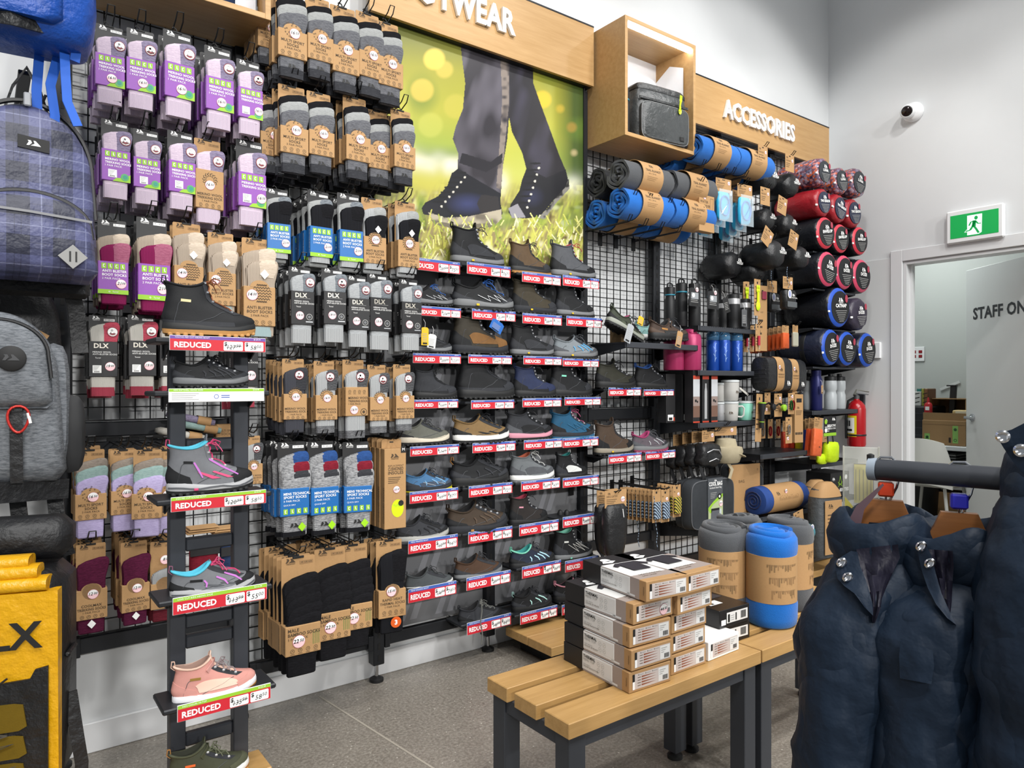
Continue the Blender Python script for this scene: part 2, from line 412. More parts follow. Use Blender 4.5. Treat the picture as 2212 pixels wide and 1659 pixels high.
def rail(x0,x1,z,label,h=.05):
 t=thing('rack_rail',label,'rail',((x0+x1)/2,GRIDY,z));m=M();m.box((0,0,0),(x1-x0,.03,h),steel_dk,.003);obj('bar',m,t)
 m=M()
 for s in(-1,1):m=M();m.box((s*((x1-x0)/2-.012),-.012,0),(.024,.034,h+.012),steel_dk,.002);obj('end_bracket',m,t)
def bay(k):return POSTX[k]+.027,POSTX[k+1]-.027
rail(*bay(0),.395,'dark steel bottom rail under the maroon trekking socks',.055)
rail(*bay(0),1.06,'dark steel rail above the lilac multi sport socks',.045)
rail(*bay(0),1.125,'dark steel rail below the pink dlx socks',.05)
rail(*bay(1),.175,'dark steel bottom rail under the black bamboo socks',.05)
rail(*bay(2),.175,'dark steel bottom rail under the grey shoe with white sole',.05)
rail(*bay(3),.175,'dark steel bottom rail behind the bottom black shoes',.05)
rail(*bay(4),.41,'dark steel bottom rail beside the hanging gaiters',.05)
rail(*bay(4),1.115,'dark steel cross rail above the brown boot on the grid',.06)
rail(*bay(5),.225,'dark steel bottom rail under the cool bag shelf',.05)
rail(*bay(6),.225,'dark steel bottom rail behind the standing blanket rolls',.05)
def grid(x0,x1,z0,z1,sx,sz,label,r=.002):
 t=thing('wire_grid_panel',label,'wire grid',((x0+x1)/2,GRIDY-.006,z0));w=x1-x0;h=z1-z0;m=M()
 nx=max(2,round(w/sx));nz=max(2,round(h/sz))
 for i in range(nx+1):m.box((-w/2+w*i/nx,-.0018,h/2),(2*r,2*r,h),wire)
 for i in range(nz+1):m.box((0,.0018,h*i/nz),(w,2*r,2*r),wire)
 obj('wires',m,t,kind='stuff',smooth=0)
 m=M()
 for s in(-1,1):m.box((s*w/2,0,h/2),(.006,.008,h),wire)
 m.box((0,0,0),(w,.008,.006),wire);m.box((0,0,h),(w,.008,.006),wire);obj('border',m,t)
grid(*bay(0),.425,1.03,.05,.045,'black wire grid behind the lilac and maroon sock packs')
grid(*bay(0),1.155,2.6,.05,.045,'black wire grid behind the purple merino sock packs')
grid(*bay(1),.205,2.7,.05,.045,'black wire grid behind the grey multi sport and bamboo sock packs')
grid(*bay(4),.437,1.08,.05,.05,'black wire grid behind the gaiters and walking cords')
grid(*bay(4),1.15,2.8,.05,.05,'black wire grid above the sandal shelf under the blanket rolls')
grid(*bay(5),.252,2.82,.05,.05,'black wire grid behind the black flasks and the cool bag')
grid(*bay(6),.252,2.82,.05,.05,'black wire grid behind the travel pillows and sporks')
grid(*bay(7),.9,2.82,.05,.05,'black wire grid behind the sleeping bags and water bottles')
# grey backing boards with pale peak motif behind the shoes
pan=mat('backing_grey','#7b7c7f',.35);panl=mat('backing_pale','#94959a',.35)
for k in(2,3):
 x0,x1=bay(k);t=thing('backing_board','grey backing board with pale peak motif behind the %s shoe columns'%('two left' if k==2 else 'two right'),'board',((x0+x1)/2,GRIDY+.004,.21))
 m=M();m.box((0,.006,.79),(x1-x0,.012,1.58),pan,.001);obj('board',m,t)
 m=M();fn=P0(-.0012)
 for r in range(8):
  for c in range(-3,3):
   xx=c*.19+(.095 if r%2 else 0);z=.02+r*.2
   if abs(xx+.05)>.27 or abs(xx+.15)>.27:continue
   m.flat([(xx,z),(xx+.035,z),(xx+.075,z+.1),(xx+.045,z+.1)],panl,fn);m.flat([(xx+.06,z),(xx+.095,z),(xx+.135,z+.1),(xx+.1,z+.1)],panl,fn)
 obj('peak_motif',m,t,kind='stuff')
 # ================================================================ MURAL (a flat printed poster; drawn as a colour grid)
def inpoly(px,py,poly):
 ins=np.zeros(px.shape,bool);n=len(poly)
 for i in range(n):
  x0,y0=poly[i];x1,y1=poly[(i+1)%n]
  c=((y0>py)!=(y1>py));xx=(x1-x0)*(py-y0)/((y1-y0)or 1e-9)+x0;ins^=c&(px<xx)
 return ins
def vnoise(x,y,s,seed):
 x=x/s;y=y/s;xi=np.floor(x).astype(int);yi=np.floor(y).astype(int);fx=x-xi;fy=y-yi;fx=fx*fx*(3-2*fx);fy=fy*fy*(3-2*fy)
 h=lambda a,b:np.modf(np.sin(a*127.1+b*311.7+seed*74.7)*43758.5453)[0]%1
 return(h(xi,yi)*(1-fx)+h(xi+1,yi)*fx)*(1-fy)+(h(xi,yi+1)*(1-fx)+h(xi+1,yi+1)*fx)*fy
def mural():
 MY=GRIDY-.03;X0,X1=1.345,2.545;Z0,Z1=1.80,2.842;nx,nz=400,400
 xs=np.linspace(X0,X1,nx);zs=np.linspace(Z0,Z1,nz);X,Z=np.meshgrid(xs,zs)
 dx,dz=X,Z-H;dep=.6*dx+.8*MY;u=CX+F*(.8*dx-.6*MY)/dep;v=CY-F*dz/dep
 def c3(h):return np.array(lin(h)[:3])
 def lerp(a,b,t):return a+(b-a)*np.clip(t,0,1)[...,None]
 C=np.zeros(u.shape+(3,))
 vv=v-(u-860)*.12
 bg=[(60,'#5c6224'),(140,'#98952f'),(230,'#a9a73c'),(300,'#9aa845'),(345,'#a8b35c'),(400,'#9f9a55'),(470,'#98975a'),(560,'#8a7f55')]
 C[:]=c3(bg[0][1])
 for(a,ca),(b,cb)in zip(bg,bg[1:]):C=np.where((vv>=a)[...,None],lerp(c3(ca),c3(cb),(vv-a)/(b-a)),C)
 C=lerp(C,c3('#3f521f'),(u-1190)/40*.8*(v<400));C=lerp(C,c3('#5f7a2c'),np.clip((vnoise(u,v,70,1)-.5)*2,0,.6))
 C=lerp(C,c3('#c9c04e'),np.clip((vnoise(u,v,95,8)-.55)*2.2,0,.7))
 for bu,bv,r,h,al in((938,128,26,'#e8cb55',.8),(912,195,28,'#d9bb50',.7),(960,150,22,'#dcc056',.5),(1172,215,22,'#d9b92f',.85),(1210,235,12,'#c9a93a',.6),(985,230,30,'#bfb24a',.5),(1235,275,14,'#a88338',.6),(930,270,30,'#c3c25a',.4),(1240,330,10,'#c5b183',.6)):
  C=lerp(C,c3(h),al*np.clip((r-np.hypot(u-bu,v-bv))/7,0,1))
 C=lerp(C,c3('#e4e0d2'),.85*np.exp(-((v-345-(u-900)*.15)/22)**2)*(u<1000)*np.clip(vnoise(u,v,25,3)+.35,0,1))
 C=lerp(C,c3('#dfe0cf'),.8*np.exp(-(((u-1235)/22)**2+((v-400)/20)**2)));C=lerp(C,c3('#dcdccb'),.7*np.exp(-(((u-1085)/14)**2+((v-395)/25)**2)))
 g=np.clip((v-410+30*vnoise(u,v,40,5))/50,0,1)
 gr=lerp(np.broadcast_to(c3('#8d7f55'),C.shape),c3('#bcbb55'),vnoise(u*1.6+v*.5,v*.45,6,9)*1.5-.3);gr=lerp(gr,c3('#4f3b26'),np.clip(vnoise(u,v,9,11)*2.4-1.45,0,.9));gr=lerp(gr,c3('#dcd8b2'),np.clip(vnoise(u,v,16,12)*3-2.1,0,.8));gr=lerp(gr,c3('#6e8a31'),np.clip(vnoise(u,v*.6,26,14)*2-1.05,0,.8))
 C=lerp(C,np.clip(gr,0,1),g)
 def fill(poly,col,shade=None):
  k=inpoly(u,v,poly);base=np.broadcast_to(c3(col),C.shape)
  if shade is not None:base=lerp(base,c3(shade[0]),shade[1])
  C[k]=np.clip(base,0,1)[k]
 fold=np.clip(vnoise(u*1.4+v*.4,v*.5-u*.3,26,21)*2-.8,0,1)
 fill([(1100,60),(1150,60),(1152,180),(1168,225),(1192,290),(1208,335),(1222,368),(1180,385),(1138,368),(1128,330),(1106,285),(1097,240),(1094,150)],'#232126',('#3d3a48',fold*.8))
 fill([(990,50),(1105,50),(1100,140),(1102,220),(1096,300),(1086,360),(1082,420),(1030,392),(988,370),(990,332),(978,300),(984,275),(1000,235),(1005,180),(998,125)],'#2d2a30',('#6a6670',fold*.7))
 fill([(1080,110),(1100,110),(1100,220),(1090,320),(1082,410),(1072,405),(1080,300),(1085,210)],'#857a72',('#2a272e',np.clip(vnoise(u,v,10,33)*2-.9,0,1)))
 fill([(998,330),(1060,350),(1086,330),(1084,352),(1050,372),(992,352)],'#201e24')
 # boots
 fill([(990,364),(1030,388),(1082,418),(1081,440),(1086,462),(1060,478),(1000,480),(950,470),(914,462),(911,450),(918,438),(946,424),(966,402),(976,374)],'#15161d',('#343a62',np.clip(1.1-np.hypot((u-1010)/45,(v-440)/24),0,1)))
 fill([(1040,420),(1076,425),(1080,455),(1040,462),(1030,440)],'#2a2728');fill([(914,448),(925,437),(950,440),(972,462),(955,470),(916,463)],'#1c1c22')
 fill([(924,458),(960,470),(1010,468),(1083,452),(1084,472),(1070,486),(1035,491),(985,491),(940,482)],'#aea48f',('#6d6557',np.clip(vnoise(u,v,12,6)*2-.7,0,1)))
 fill([(930,474),(985,486),(1060,482),(1076,478),(1060,491),(985,494),(940,486)],'#6d6656')
 fill([(1138,362),(1180,384),(1222,366),(1228,392),(1220,408),(1196,432),(1180,452),(1165,468),(1135,472),(1106,470),(1098,458),(1104,440),(1122,412),(1128,388)],'#17171c',('#2a2c44',np.clip(1.0-np.hypot((u-1150)/28,(v-425)/26),0,1)))
 fill([(1229,385),(1230,408),(1200,440),(1176,474),(1164,470),(1182,450),(1198,430),(1220,406)],'#7d7a74',('#2a2928',np.clip(vnoise(u,v,6,2)*2.6-1,0,1)));fill([(1098,450),(1118,440),(1136,470),(1106,471)],'#8c8a90')
 rs=random.Random(4)
 for bx,by,dxx,dyy in((1000,420,-50,18),(1160,400,-25,40)):
  for i in range(7):
   px_,py_=bx+dxx*i/6-4,by-45+(dyy+45)*i/6
   C[np.hypot(u-px_-8,v-py_-8)<2.6]=c3('#c9c4b8');C[np.hypot((u-px_)/12,(v-py_+2)/2.2)<1]=c3('#0f0f12')
 for i in range(260):
  bu=rs.uniform(905,1262);bv=rs.uniform(478,575);ln=rs.uniform(8,26);sl=rs.uniform(-.8,.8);k=(v<bv)&(v>bv-ln)&(np.abs(u-bu-(bv-v)*sl)<1.4);C[k]=c3(rs.choice(('#c5c35e','#dcd88a','#a4ad45','#8a9a3c','#e6dfb0')))
 t=thing('mural_poster','large boot and grass photo mural under the FOOTWEAR board','poster',(0,0,0))
 vs=np.stack([X,np.full_like(X,MY),Z],-1).reshape(-1,3);ii=(np.arange(nz-1)[:,None]*nx+np.arange(nx-1)).reshape(-1);fs=np.stack([ii,ii+1,ii+nx+1,ii+nx],1)
 me=bpy.data.meshes.new('print');me.vertices.add(len(vs));me.vertices.foreach_set('co',vs.ravel());me.loops.add(fs.size);me.loops.foreach_set('vertex_index',fs.ravel().astype(np.int32));me.polygons.add(len(fs));me.polygons.foreach_set('loop_start',np.arange(len(fs),dtype=np.int32)*4);me.update()
 at=me.color_attributes.new('ink','FLOAT_COLOR','POINT');at.data.foreach_set('color',np.concatenate([C,np.ones(C.shape[:2]+(1,))],-1).astype(np.float32).ravel())
 g=G('poster_ink');nd=g.n('ShaderNodeVertexColor',layer_name='ink');g.l(nd.outputs[0],g.b.inputs['Base Color']);g.b.inputs['Roughness'].default_value=.38;me.materials.append(g.m)
 o=bpy.data.objects.new('print',me);COL.objects.link(o);o.parent=t
 m=M();m.box(((X0+X1)/2,MY+.0025,(Z0+Z1)/2),(X1-X0,.004,Z1-Z0),steel_dk);m.box((X1+.004,MY-.002,(Z0+Z1)/2),(.008,.012,Z1-Z0),steel_dk);obj('panel',m,t)
mural()
# ================================================================ SOCK PACKS
# pack frame: x right, front faces -y, z = 0 at the top of the header card, 0.30 tall, card 0.09 wide
def rrect(x0,x1,y0,y1,z,n=3,r=.45):
 rx=(x1-x0)/2;ry=(y1-y0)/2;return sup(rx,ry,12,.55,z,(x0+x1)/2,(y0+y1)/2)
def sock_mesh(ztop,zbot,mt,y=0,th=.022,xl=-.044,xr=.05,slope=.02,zc=None):
 m=M();L=[(ztop,.022,xr-.006,.3),(ztop-.004,.008,xr,.6),(ztop-slope*.5,-.018,xr+.003,.85),(ztop-slope,xl+.006,xr+.004,.95),(ztop-slope-.012,xl,xr+.002,1),(ztop-slope-.05,xl+.003,xr-.007,1),(zbot+.03,xl+.004,xr-.011,.95),(zbot+.004,xl+.005,xr-.012,.9),(zbot,xl+.008,xr-.015,.5)]
 L=[q for q in L if q[0]>=zbot-1e-6]
 m.loft([rrect(a,b,y-th/2*k,y+th/2*k,z)for z,a,b,k in reversed(sorted(L))],mt);return m
def heel_mesh(ztop,mt,y=0,th=.0242,xr=.0512,slope=.02,w=.058,h=.055):
 m=M();L=[(ztop+.0008,xr-.03,xr-.005,.3),(ztop-.004,xr-w+.012,xr+.0008,.65),(ztop-slope*.6,xr-w,xr+.004,.9),(ztop-slope,xr-w,xr+.0048,1),(ztop-slope-.012,xr-w,xr+.003,1),(ztop-h,xr-w+.002,xr-.005,1)]
 m.loft([rrect(a,b,y-th/2*k,y+th/2*k,z)for z,a,b,k in reversed(sorted(L))],mt);return m
def sheep(m,x,z,r,fn,fn2):
 m.disc(x,z,r,maroonp,fn);m.disc(x,z,r*.86,wht,fn2);f3=lambda a,b:(fn2(a,b)[0],fn2(a,b)[1]-.0004,fn2(a,b)[2])
 m.flat([(x-r*.75,z-r*.25),(x+r*.75,z-r*.25),(x+r*.55,z-r*.55),(x,z-r*.78),(x-r*.55,z-r*.55)],maroonp,f3)
 m.ring(x,z,r*.62,r*.82,wht,f3);m.disc(x+r*.02,z+r*.08,r*.5,wht,f3,10,r*.36);m.disc(x-r*.1,z+r*.28,r*.22,blk,f3,8);m.rect(x-r*.36,z-r*.4,x-r*.24,z,blk,f3);m.rect(x+r*.2,z-r*.4,x+r*.32,z,blk,f3)
def sticker(price,r=.0165):
 m=M();m.disc(0,0,r,mat('sticker_rim','#c97f8c',.5),P0(0),20);m.disc(0,0,r*.93,wht,P0(-.0003),20)
 m.flat([(r*.93*math.cos(PI+k*PI/10),r*.93*math.sin(PI+k*PI/10)+.0)for k in range(11)],pinkst,P0(-.0005));a,b=price.split('.')
 m.text(a,-.001,-.003,r*.6,blk,P0(-.0008),'R',sh=.2,bold=.02);m.text(b,.002,-.001,r*.45,blk,P0(-.0008),'L',sh=.2,bold=.02);return m.mesh('price_sticker')
STK={}
def icons(m,z,mt,fn,style,x0=-.036,x1=.036,s=.015,fg=wht):
 fn2=lambda a,b:(fn(a,b)[0],fn(a,b)[1]-.0004,fn(a,b)[2])
 for i in range(4):
  x=x0+s/2+(x1-x0-s)*i/3
  if style=='sq':
   m.rect(x-s/2,z-s*.65,x+s/2,z+s*.65,lime,fn);q=[(0,1),(0,-.6),(.9,-.6)]if i%2 else[(.6,.8),(-.4,.8),(-.4,-.7),(.6,-.7)]
   m.line([(x+a*s*.3,z+b*s*.4)for a,b in q],s*.16,wht,fn2)
  else:
   m.ring(x,z,s*.4,s*.5,mt,fn,12);m.line([(x-s*.2,z-s*.2),(x,z+s*.22),(x+s*.2,z-s*.15)],s*.09,mt,fn);m.rect(x-s*.5,z-s*.78,x+s*.5,z-s*.68,mt,fn)
def circ_pat(m,x,z,r,style,mt,fn):
 if style=='dots':
  rr=random.Random(3)
  for k in range(26):
   a=rr.uniform(0,2*PI);q=r*math.sqrt(rr.uniform(.12,.95));m.ring(x+q*math.cos(a),z+q*math.sin(a),.0012,.0026,mt,fn,6)
 elif style=='wave':
  for k in range(7):
   zz=z-r+(k+.5)*2*r/7;hw=math.sqrt(max(r*r-(zz-z)**2,0));pts=[(x-hw+2*hw*i/12,zz+(.0026 if i%2 else-.0026))for i in range(13)];m.line(pts,.0022,mt,fn)
 elif style=='fleece':
  for k in range(14):
   a=k*PI/7;m.line([(x+r*.62*math.cos(a),z+r*.62*math.sin(a)),(x+r*.8*math.cos(a+.25),z+r*.8*math.sin(a+.25)),(x+r*.98*math.cos(a-.1),z+r*.98*math.sin(a-.1))],.0022,mt,fn)
  m.ring(x,z,r*.5,r*.56,mt,fn,16)
 elif style=='weave':
  m.disc(x,z,r,krafts,fn,22);f2=lambda a,b:(fn(a,b)[0],fn(a,b)[1]-.0004,fn(a,b)[2])
  for k in range(11):
   zz=z-r+(k+.5)*2*r/11;hw=math.sqrt(max(r*r-(zz-z)**2,0));m.line([(x-hw,zz),(x+hw,zz)],.0009,kpr,f2)
def pack(P):
 hdr=P.get('hdr',bcard);pr=wht if hdr is bcard else kpr;out=[];H0=P.get('H',.30)
 cb=P.get('cardbot',-.16)
 m=M();m.prism([(-.044,cb),(.044,cb),(.044,-.003),(.041,0),(-.041,0),(-.044,-.003)],.0015,hdr,lambda x,z,y:(x,.0135+y,z))
 sub=M();fn=P0(.0128);logo(sub,-.02,-.014,.026,pr,fn);sub.rect(.004,-.021,.04,-.012,wht if hdr is bcard else krafts,fn);sub.text('M  UK 6-8',.022,-.0185,.0045,blk if hdr is bcard else kpr,P0(.0124));out.append(part('header_card',m,[('card_print',sub)],smooth=0))
 m=M();m.tube([(.0,.013,.0),(-.004,.013,.008),(-.012,.013,.013),(-.016,.013,.008)],.0022,rubber,5);m.box((0,.013,-.002),(.03,.004,.006),rubber,.001);out.append(part('hang_hook',m))
 front=0
 for i,s in enumerate(P['socks']):
  zt,zb,mt,y,hm=s[:5];dx=s[5]if len(s)>5 else 0;hs=s[6]if len(s)>6 else .055
  subs=[]
  if hm:subs.append(('heel',heel_mesh(zt,hm,y,h=hs)))
  if P.get('cuff')and i==len(P['socks'])-1:
   cm,cz=P['cuff'];c=M();c.loft([rrect(-.0405,.0385,y-.0125,y+.0125,zb+.0006+q*(cz-.001))for q in(0,.5,1)],cm);subs.append(('cuff',c))
  if P.get('sock_logo')and i==len(P['socks'])-1:
   c=M();logo(c,.0,P['sock_logo'],.03,blk,P0(y-.0128),False);subs.append(('sock_logo',c))
  out.append(part('sock',sock_mesh(zt,zb,mt,y,xl=-.044+dx,xr=.05+dx),subs))
  front=min(front,y)
 bm,z0,z1,st=P['band'];yf=front-.0145;m=M();bw=.0465
 m.box((0,(yf+.014)/2,(z0+z1)/2),(2*bw,.014-yf,z0-z1),bm,.0015)
 if P.get('arch'):
  rr=P['arch'];m.prism([(-.04,z0-.002)]+[(rr*math.cos(PI-k*PI/12),z0-.002+rr*.75*math.sin(PI-k*PI/12))for k in range(13)]+[(.04,z0-.002)],.0016,bm,lambda x,z,y:(x,yf+y,z))
 sub=M();fn=P0(yf-.0004);fn2=P0(yf-.0009);ink=P.get('ink',wht)
 if P.get('pat'):st_,px,pz,rr=P['pat'];circ_pat(sub,px,pz,rr,st_,ink,fn)
 if P.get('stripe'):
  a,b=P['stripe'];sub.rect(-bw,a,bw,b,lime,fn);sub.ring(-.012,(a+b)/2,.0016,.0026,wht,fn2,8);sub.text('Tactel',.006,(a+b)/2-.002,.005,wht,fn2)
 if P.get('corner'):
  sub.flat([(-.012,z1),(bw,z1),(bw,z1+.03),(.03,z1+.016),(.0,z1+.012)],lime,fn);sub.disc(.028,z1+.018,.0135,mat('leaf_green','#3f9a50',.4),fn2,18);sub.disc(.029,z1+.019,.0075,teal_p,P0(yf-.0013),14);sub.line([(-.046,z1),(-.046,z0)],.002,mat('purple_dark','#6d3a8a',.5),fn)
 for tx in P.get('texts',()):
  sub.text(tx[0],tx[1],tx[2],tx[3],tx[6]if len(tx)>6 else ink,fn2,tx[4],maxw=.084,bold=tx[5])
 if P.get('icons'):a=P['icons'];icons(sub,a[0],ink,fn,a[1],*(a[2:]if len(a)>2 else()))
 if P.get('label'):
  a,b=P['label'];sub.rect(a-.014,b-.014,a+.014,b+.014,wht,fn2)
  for k in range(4):sub.rect(a-.012,b+.011-k*.0045,a+.008-k*.003,b+.0095-k*.0045,grayp,P0(yf-.0013))
  for k in range(7):sub.rect(a-.009+k*.0025,b-.012,a-.0076+k*.0025,b-.007,blk,P0(yf-.0013))
 if P.get('lens'):
  a,b=P['lens'];sub.ring(a,b,.010,.0125,grayp,fn2);sub.disc(a,b,.006,mat('lens_grey','#6b6d70',.4),fn2);sub.rect(a-.014,b-.021,a+.014,b-.017,mat('silver_print','#c4c6c9',.3,.6),fn2)
 if P.get('extra'):P['extra'](sub,fn,fn2)
 # lettering up the left side of the sleeve
 sd=lambda x,z:(-bw-.0004,yf+.012-z,x);sub.text(P.get('side','SOCKS'),(z0+z1)/2+.0,.0,.007,ink,lambda x,z:(-bw-.0004,yf+.010+z*-1,x),'C',maxw=abs(z0-z1)*.8)
 out.append(part('card_band',m,[('band_print',sub)]))
 if P.get('badge'):
  a,b=P['badge'];m=M();yb=P['socks'][-1][3]-.0135;sheep(m,a,b,.0185,P0(yb),P0(yb-.0004));out.append(part('wool_badge',m,smooth=0))
 if P.get('stk'):
  pr_,a,b=P['stk'];me=sticker(pr_);me.transform(Matrix.Translation((a,yf-.0016,b)));out.append(('price_sticker',me,[],None))
 if P.get('diamond'):
  dm,a,b=P['diamond'];m=M();m.prism([(a,b-.015),(a+.013,b),(a,b+.015),(a-.013,b)],.0006,dm,lambda x,z,y:(x,yf-.002+y,z));out.append(part('care_tag',m,smooth=0))
 return out
def yarn(n,h,h2=None,kind='heather'):return mat(n,h,.9,0,kind,h2)
lil=yarn('lilac_yarn','#cdbdca','#b5a4b6');lild=yarn('mauve_yarn','#8c839a','#645c74');lilr=mat('lilac_rib','#d8c9d6',.9,0,'rib','#a897ab');lilc=mat('violet_cuff','#83729a',.9,0,'rib','#6d5d86')
g1=yarn('pale_grey_yarn','#9b9d9c','#858787');g2=yarn('mid_grey_yarn','#6b6c70','#4c4d52');g3=yarn('charcoal_yarn','#3c3d41','#2c2d31');bk=yarn('black_yarn','#1b1b1e','#121214');
grb=mat('grey_rib','#b9bbbc',.9,0,'rib','#85888a');drb=mat('dark_rib','#45464b',.9,0,'rib','#303136');bkrib=mat('black_rib','#232428',.9,0,'rib','#141417')
marl=yarn('marl_yarn','#a3a4a5','#55565a');beige=yarn('beige_yarn','#c7b9a8','#b5a593');beiger=mat('beige_rib','#b8aa9a',.9,0,'rib','#8f8274');rose=yarn('rose_yarn','#a5647a','#8a4a62');plum=mat('plum_rib','#8d2759',.9,0,'rib','#64183d')
pink2=yarn('pink_yarn','#b9505f','#9b3d4d');offw=yarn('off_white_yarn','#cfcbc2','#b7b3aa');maro=yarn('maroon_yarn','#591f3b','#42162b');tealy=yarn('pale_teal_yarn','#93aaa6','#7b9591');taupe=yarn('taupe_yarn','#94897e','#7a7067');lav=yarn('lavender_yarn','#b3a8cc','#9d92b8')
blu2=yarn('blue_yarn','#2f4f86','#263f6c');red2=yarn('red_yarn','#7d2230','#661b27');slate=mat('slate_cuff','#5c6077',.9,0,'rib','#474b60');dlxh=yarn('dlx_heel_yarn','#7e8489','#565b61');dlxt=yarn('dlx_toe_yarn','#a6a9ab','#8f9294')
TY={}
def mt3():return[('MULTI SPORT',0,-.188,.0085,'C',.015),('SOCKS',0,-.2,.0085,'C',.015),('3 PAIR PACK',0,-.2105,.0065,'C',0)]
T_=[('MERINO WOOL',-.036,-.158,.008,'L',.02),('TREKKING SOCKS',-.036,-.17,.008,'L',.02),('1 PAIR PACK',-.036,-.181,.007,'L',0)]
purp=dict(hdr=bcard,socks=[(-.052,-.285,lild,.004,None),(-.042,-.295,lil,-.006,lild,0,.075)],cuff=(lilr,.05),band=(purple,-.118,-.232,''),texts=T_,icons=(-.135,'sq'),corner=1,badge=(.03,-.078),side='MERINO WOOL TREKKING SOCKS')
TY['purple']=dict(purp,stk=('16.50',.005,-.203));TY['purple_label']=dict(purp,stk=('16.50',.03,-.2),label=(-.018,-.205),texts=T_[:2]);TY['purple_plain']=dict(purp,label=(-.012,-.205),texts=T_)
km=[('MERINO WOOL',0,-.205,.0085,'C',.015),('TREKKING SOCK',0,-.217,.0085,'C',.015),('1 PAIR PACK',0,-.228,.0065,'C',0)]
TY['lilac_kraft']=dict(hdr=kraft,socks=[(-.05,-.28,lild,.004,None),(-.04,-.30,lil,-.006,lild,0,.075)],cuff=(lilr,.055),band=(kraft,-.115,-.25,''),ink=kpr,pat=('fleece',0,-.15,.026),texts=km,icons=(-.238,'o',-.036,.036,.011),badge=(.028,-.08),stk=('16.50',0,-.168),side='MERINO WOOL')
mk=dict(hdr=kraft,ink=kpr,arch=.03,side='MULTI SPORT SOCKS',icons=(-.222,'o',-.038,.038,.012),texts=mt3(),pat=('dots',0,-.145,.029),stk=('16.50',.006,-.158),band=(kraft,-.148,-.235,''))
TY['multi']=dict(mk,socks=[(-.028,-.27,bk,.006,None,-.002),(-.052,-.28,g1,-.001,None,0),(-.082,-.298,g2,-.008,None,0)],cuff=(g3,.03),sock_logo=-.268)
TY['multi_lilac']=dict(mk,socks=[(-.03,-.27,taupe,.006,None,0),(-.055,-.28,tealy,-.001,None,0),(-.088,-.298,lav,-.008,None,0)])
at=[('ANTI BLISTER',-.034,-.187,.0085,'L',.02),('BOOT SOCKS',-.034,-.2,.0085,'L',.02),('2 PAIR PACK',-.034,-.212,.007,'L',0)]
TY['blister_blue']=dict(hdr=bcard,socks=[(-.03,-.3,g1,.004,dlxh,-.004),(-.05,-.285,bkrib,-.007,bk,.004)],cuff=(grb,.035),band=(bluec,-.145,-.262,''),texts=at,icons=(-.163,'sq'),stripe=(-.247,-.262),stk=('21.00',.026,-.222),side='ANTI BLISTER BOOT SOCKS')
TY['blister_purple']=dict(hdr=bcard,socks=[(-.048,-.29,beiger,.004,beige,-.004),(-.082,-.298,plum,-.007,rose,.004,.09)],band=(purple,-.15,-.262,''),texts=at,icons=(-.166,'sq'),stripe=(-.247,-.262),stk=('21.00',.024,-.226),side='ANTI BLISTER')
kt=[('ANTI BLISTER',0,-.217,.0085,'C',.015),('BOOT SOCKS',0,-.229,.0085,'C',.015),('2 PAIR PACK',0,-.24,.0065,'C',0)]
TY['blister_beige']=dict(hdr=kraft,ink=kpr,socks=[(-.03,-.285,beiger,.004,beige,-.004),(-.066,-.3,beiger,-.007,beige,.006)],cuff=(yarn('pale_blue_cuff','#9fb3b5','#86999b','rib'),.03),band=(kraft,-.15,-.268,''),arch=.028,pat=('wave',.006,-.17,.029),texts=kt,icons=(-.257,'o',-.036,.036,.012),stk=('14.00',-.022,-.176),diamond=(wht,.014,-.112),side='ANTI BLISTER')
TY['blister_black']=dict(hdr=kraft,ink=kpr,socks=[(-.035,-.3,grb,.004,g1,-.002),(-.068,-.285,bkrib,-.007,bk,.006)],cuff=(grb,.04),band=(kraft,-.158,-.262,''),arch=.026,pat=('wave',0,-.168,.028),texts=kt,icons=(-.252,'o',-.036,.036,.012),stk=('21.00',.002,-.17),diamond=(wht,.012,-.128),side='ANTI BLISTER')
dl=dict(hdr=bcard,band=(bcard,-.098,-.228,''),texts=[('DLX',-.03,-.122,.017,'L',.03,mat('foil_print','#cfc9bd',.3,.5)),('MERINO WOOL',-.034,-.14,.0058,'L',0),('ANTI-BLISTER SOCKS',-.034,-.148,.0058,'L',0),('Tactel',-.026,-.161,.005,'L',0)],lens=(.026,-.197),badge=(.03,-.062),stk=('19.00',-.012,-.193),side='DLX  MERINO')
TY['dlx']=dict(dl,socks=[(-.03,-.29,dlxh,.004,None),(-.026,-.3,dlxt,-.006,dlxh,0,.075)],cuff=(grb,.055),extra=lambda m,f,f2:m.rect(-.03,-.1265,.03,-.1255,grayp,f2))
TY['dlx_pink']=dict(dl,socks=[(-.03,-.29,offw,.004,None),(-.026,-.3,mat('white_rib','#cbc8c1',.9,0,'rib','#a8a59d'),-.006,pink2,0,.075)],cuff=(mat('pink_rib','#a94656',.9,0,'rib','#84323f'),.034),label=(-.02,-.2),stk=('19.00',.022,-.19),lens=None)
kmer=dict(hdr=kraft,ink=kpr,band=(kraft,-.142,-.245,''),arch=.028,pat=('fleece',0,-.142,.028),texts=km[:],icons=(-.237,'o',-.036,.036,.012),badge=(.016,-.066),stk=('16.50',.002,-.155),side='MERINO WOOL TREKKING SOCK')
TY['merino_dark']=dict(kmer,socks=[(-.05,-.285,drb,.004,None),(-.036,-.3,mat('graphite_rib','#4a4b52',.9,0,'rib','#36373d'),-.006,g3,0,.09)])
TY['merino_grey']=dict(kmer,socks=[(-.05,-.285,drb,.004,None),(-.036,-.3,grb,-.006,yarn('dark_marl','#5b5c5e','#333437'),0,.085)],cuff=(yarn('marl_cuff','#77787a','#3f4044'),.03))
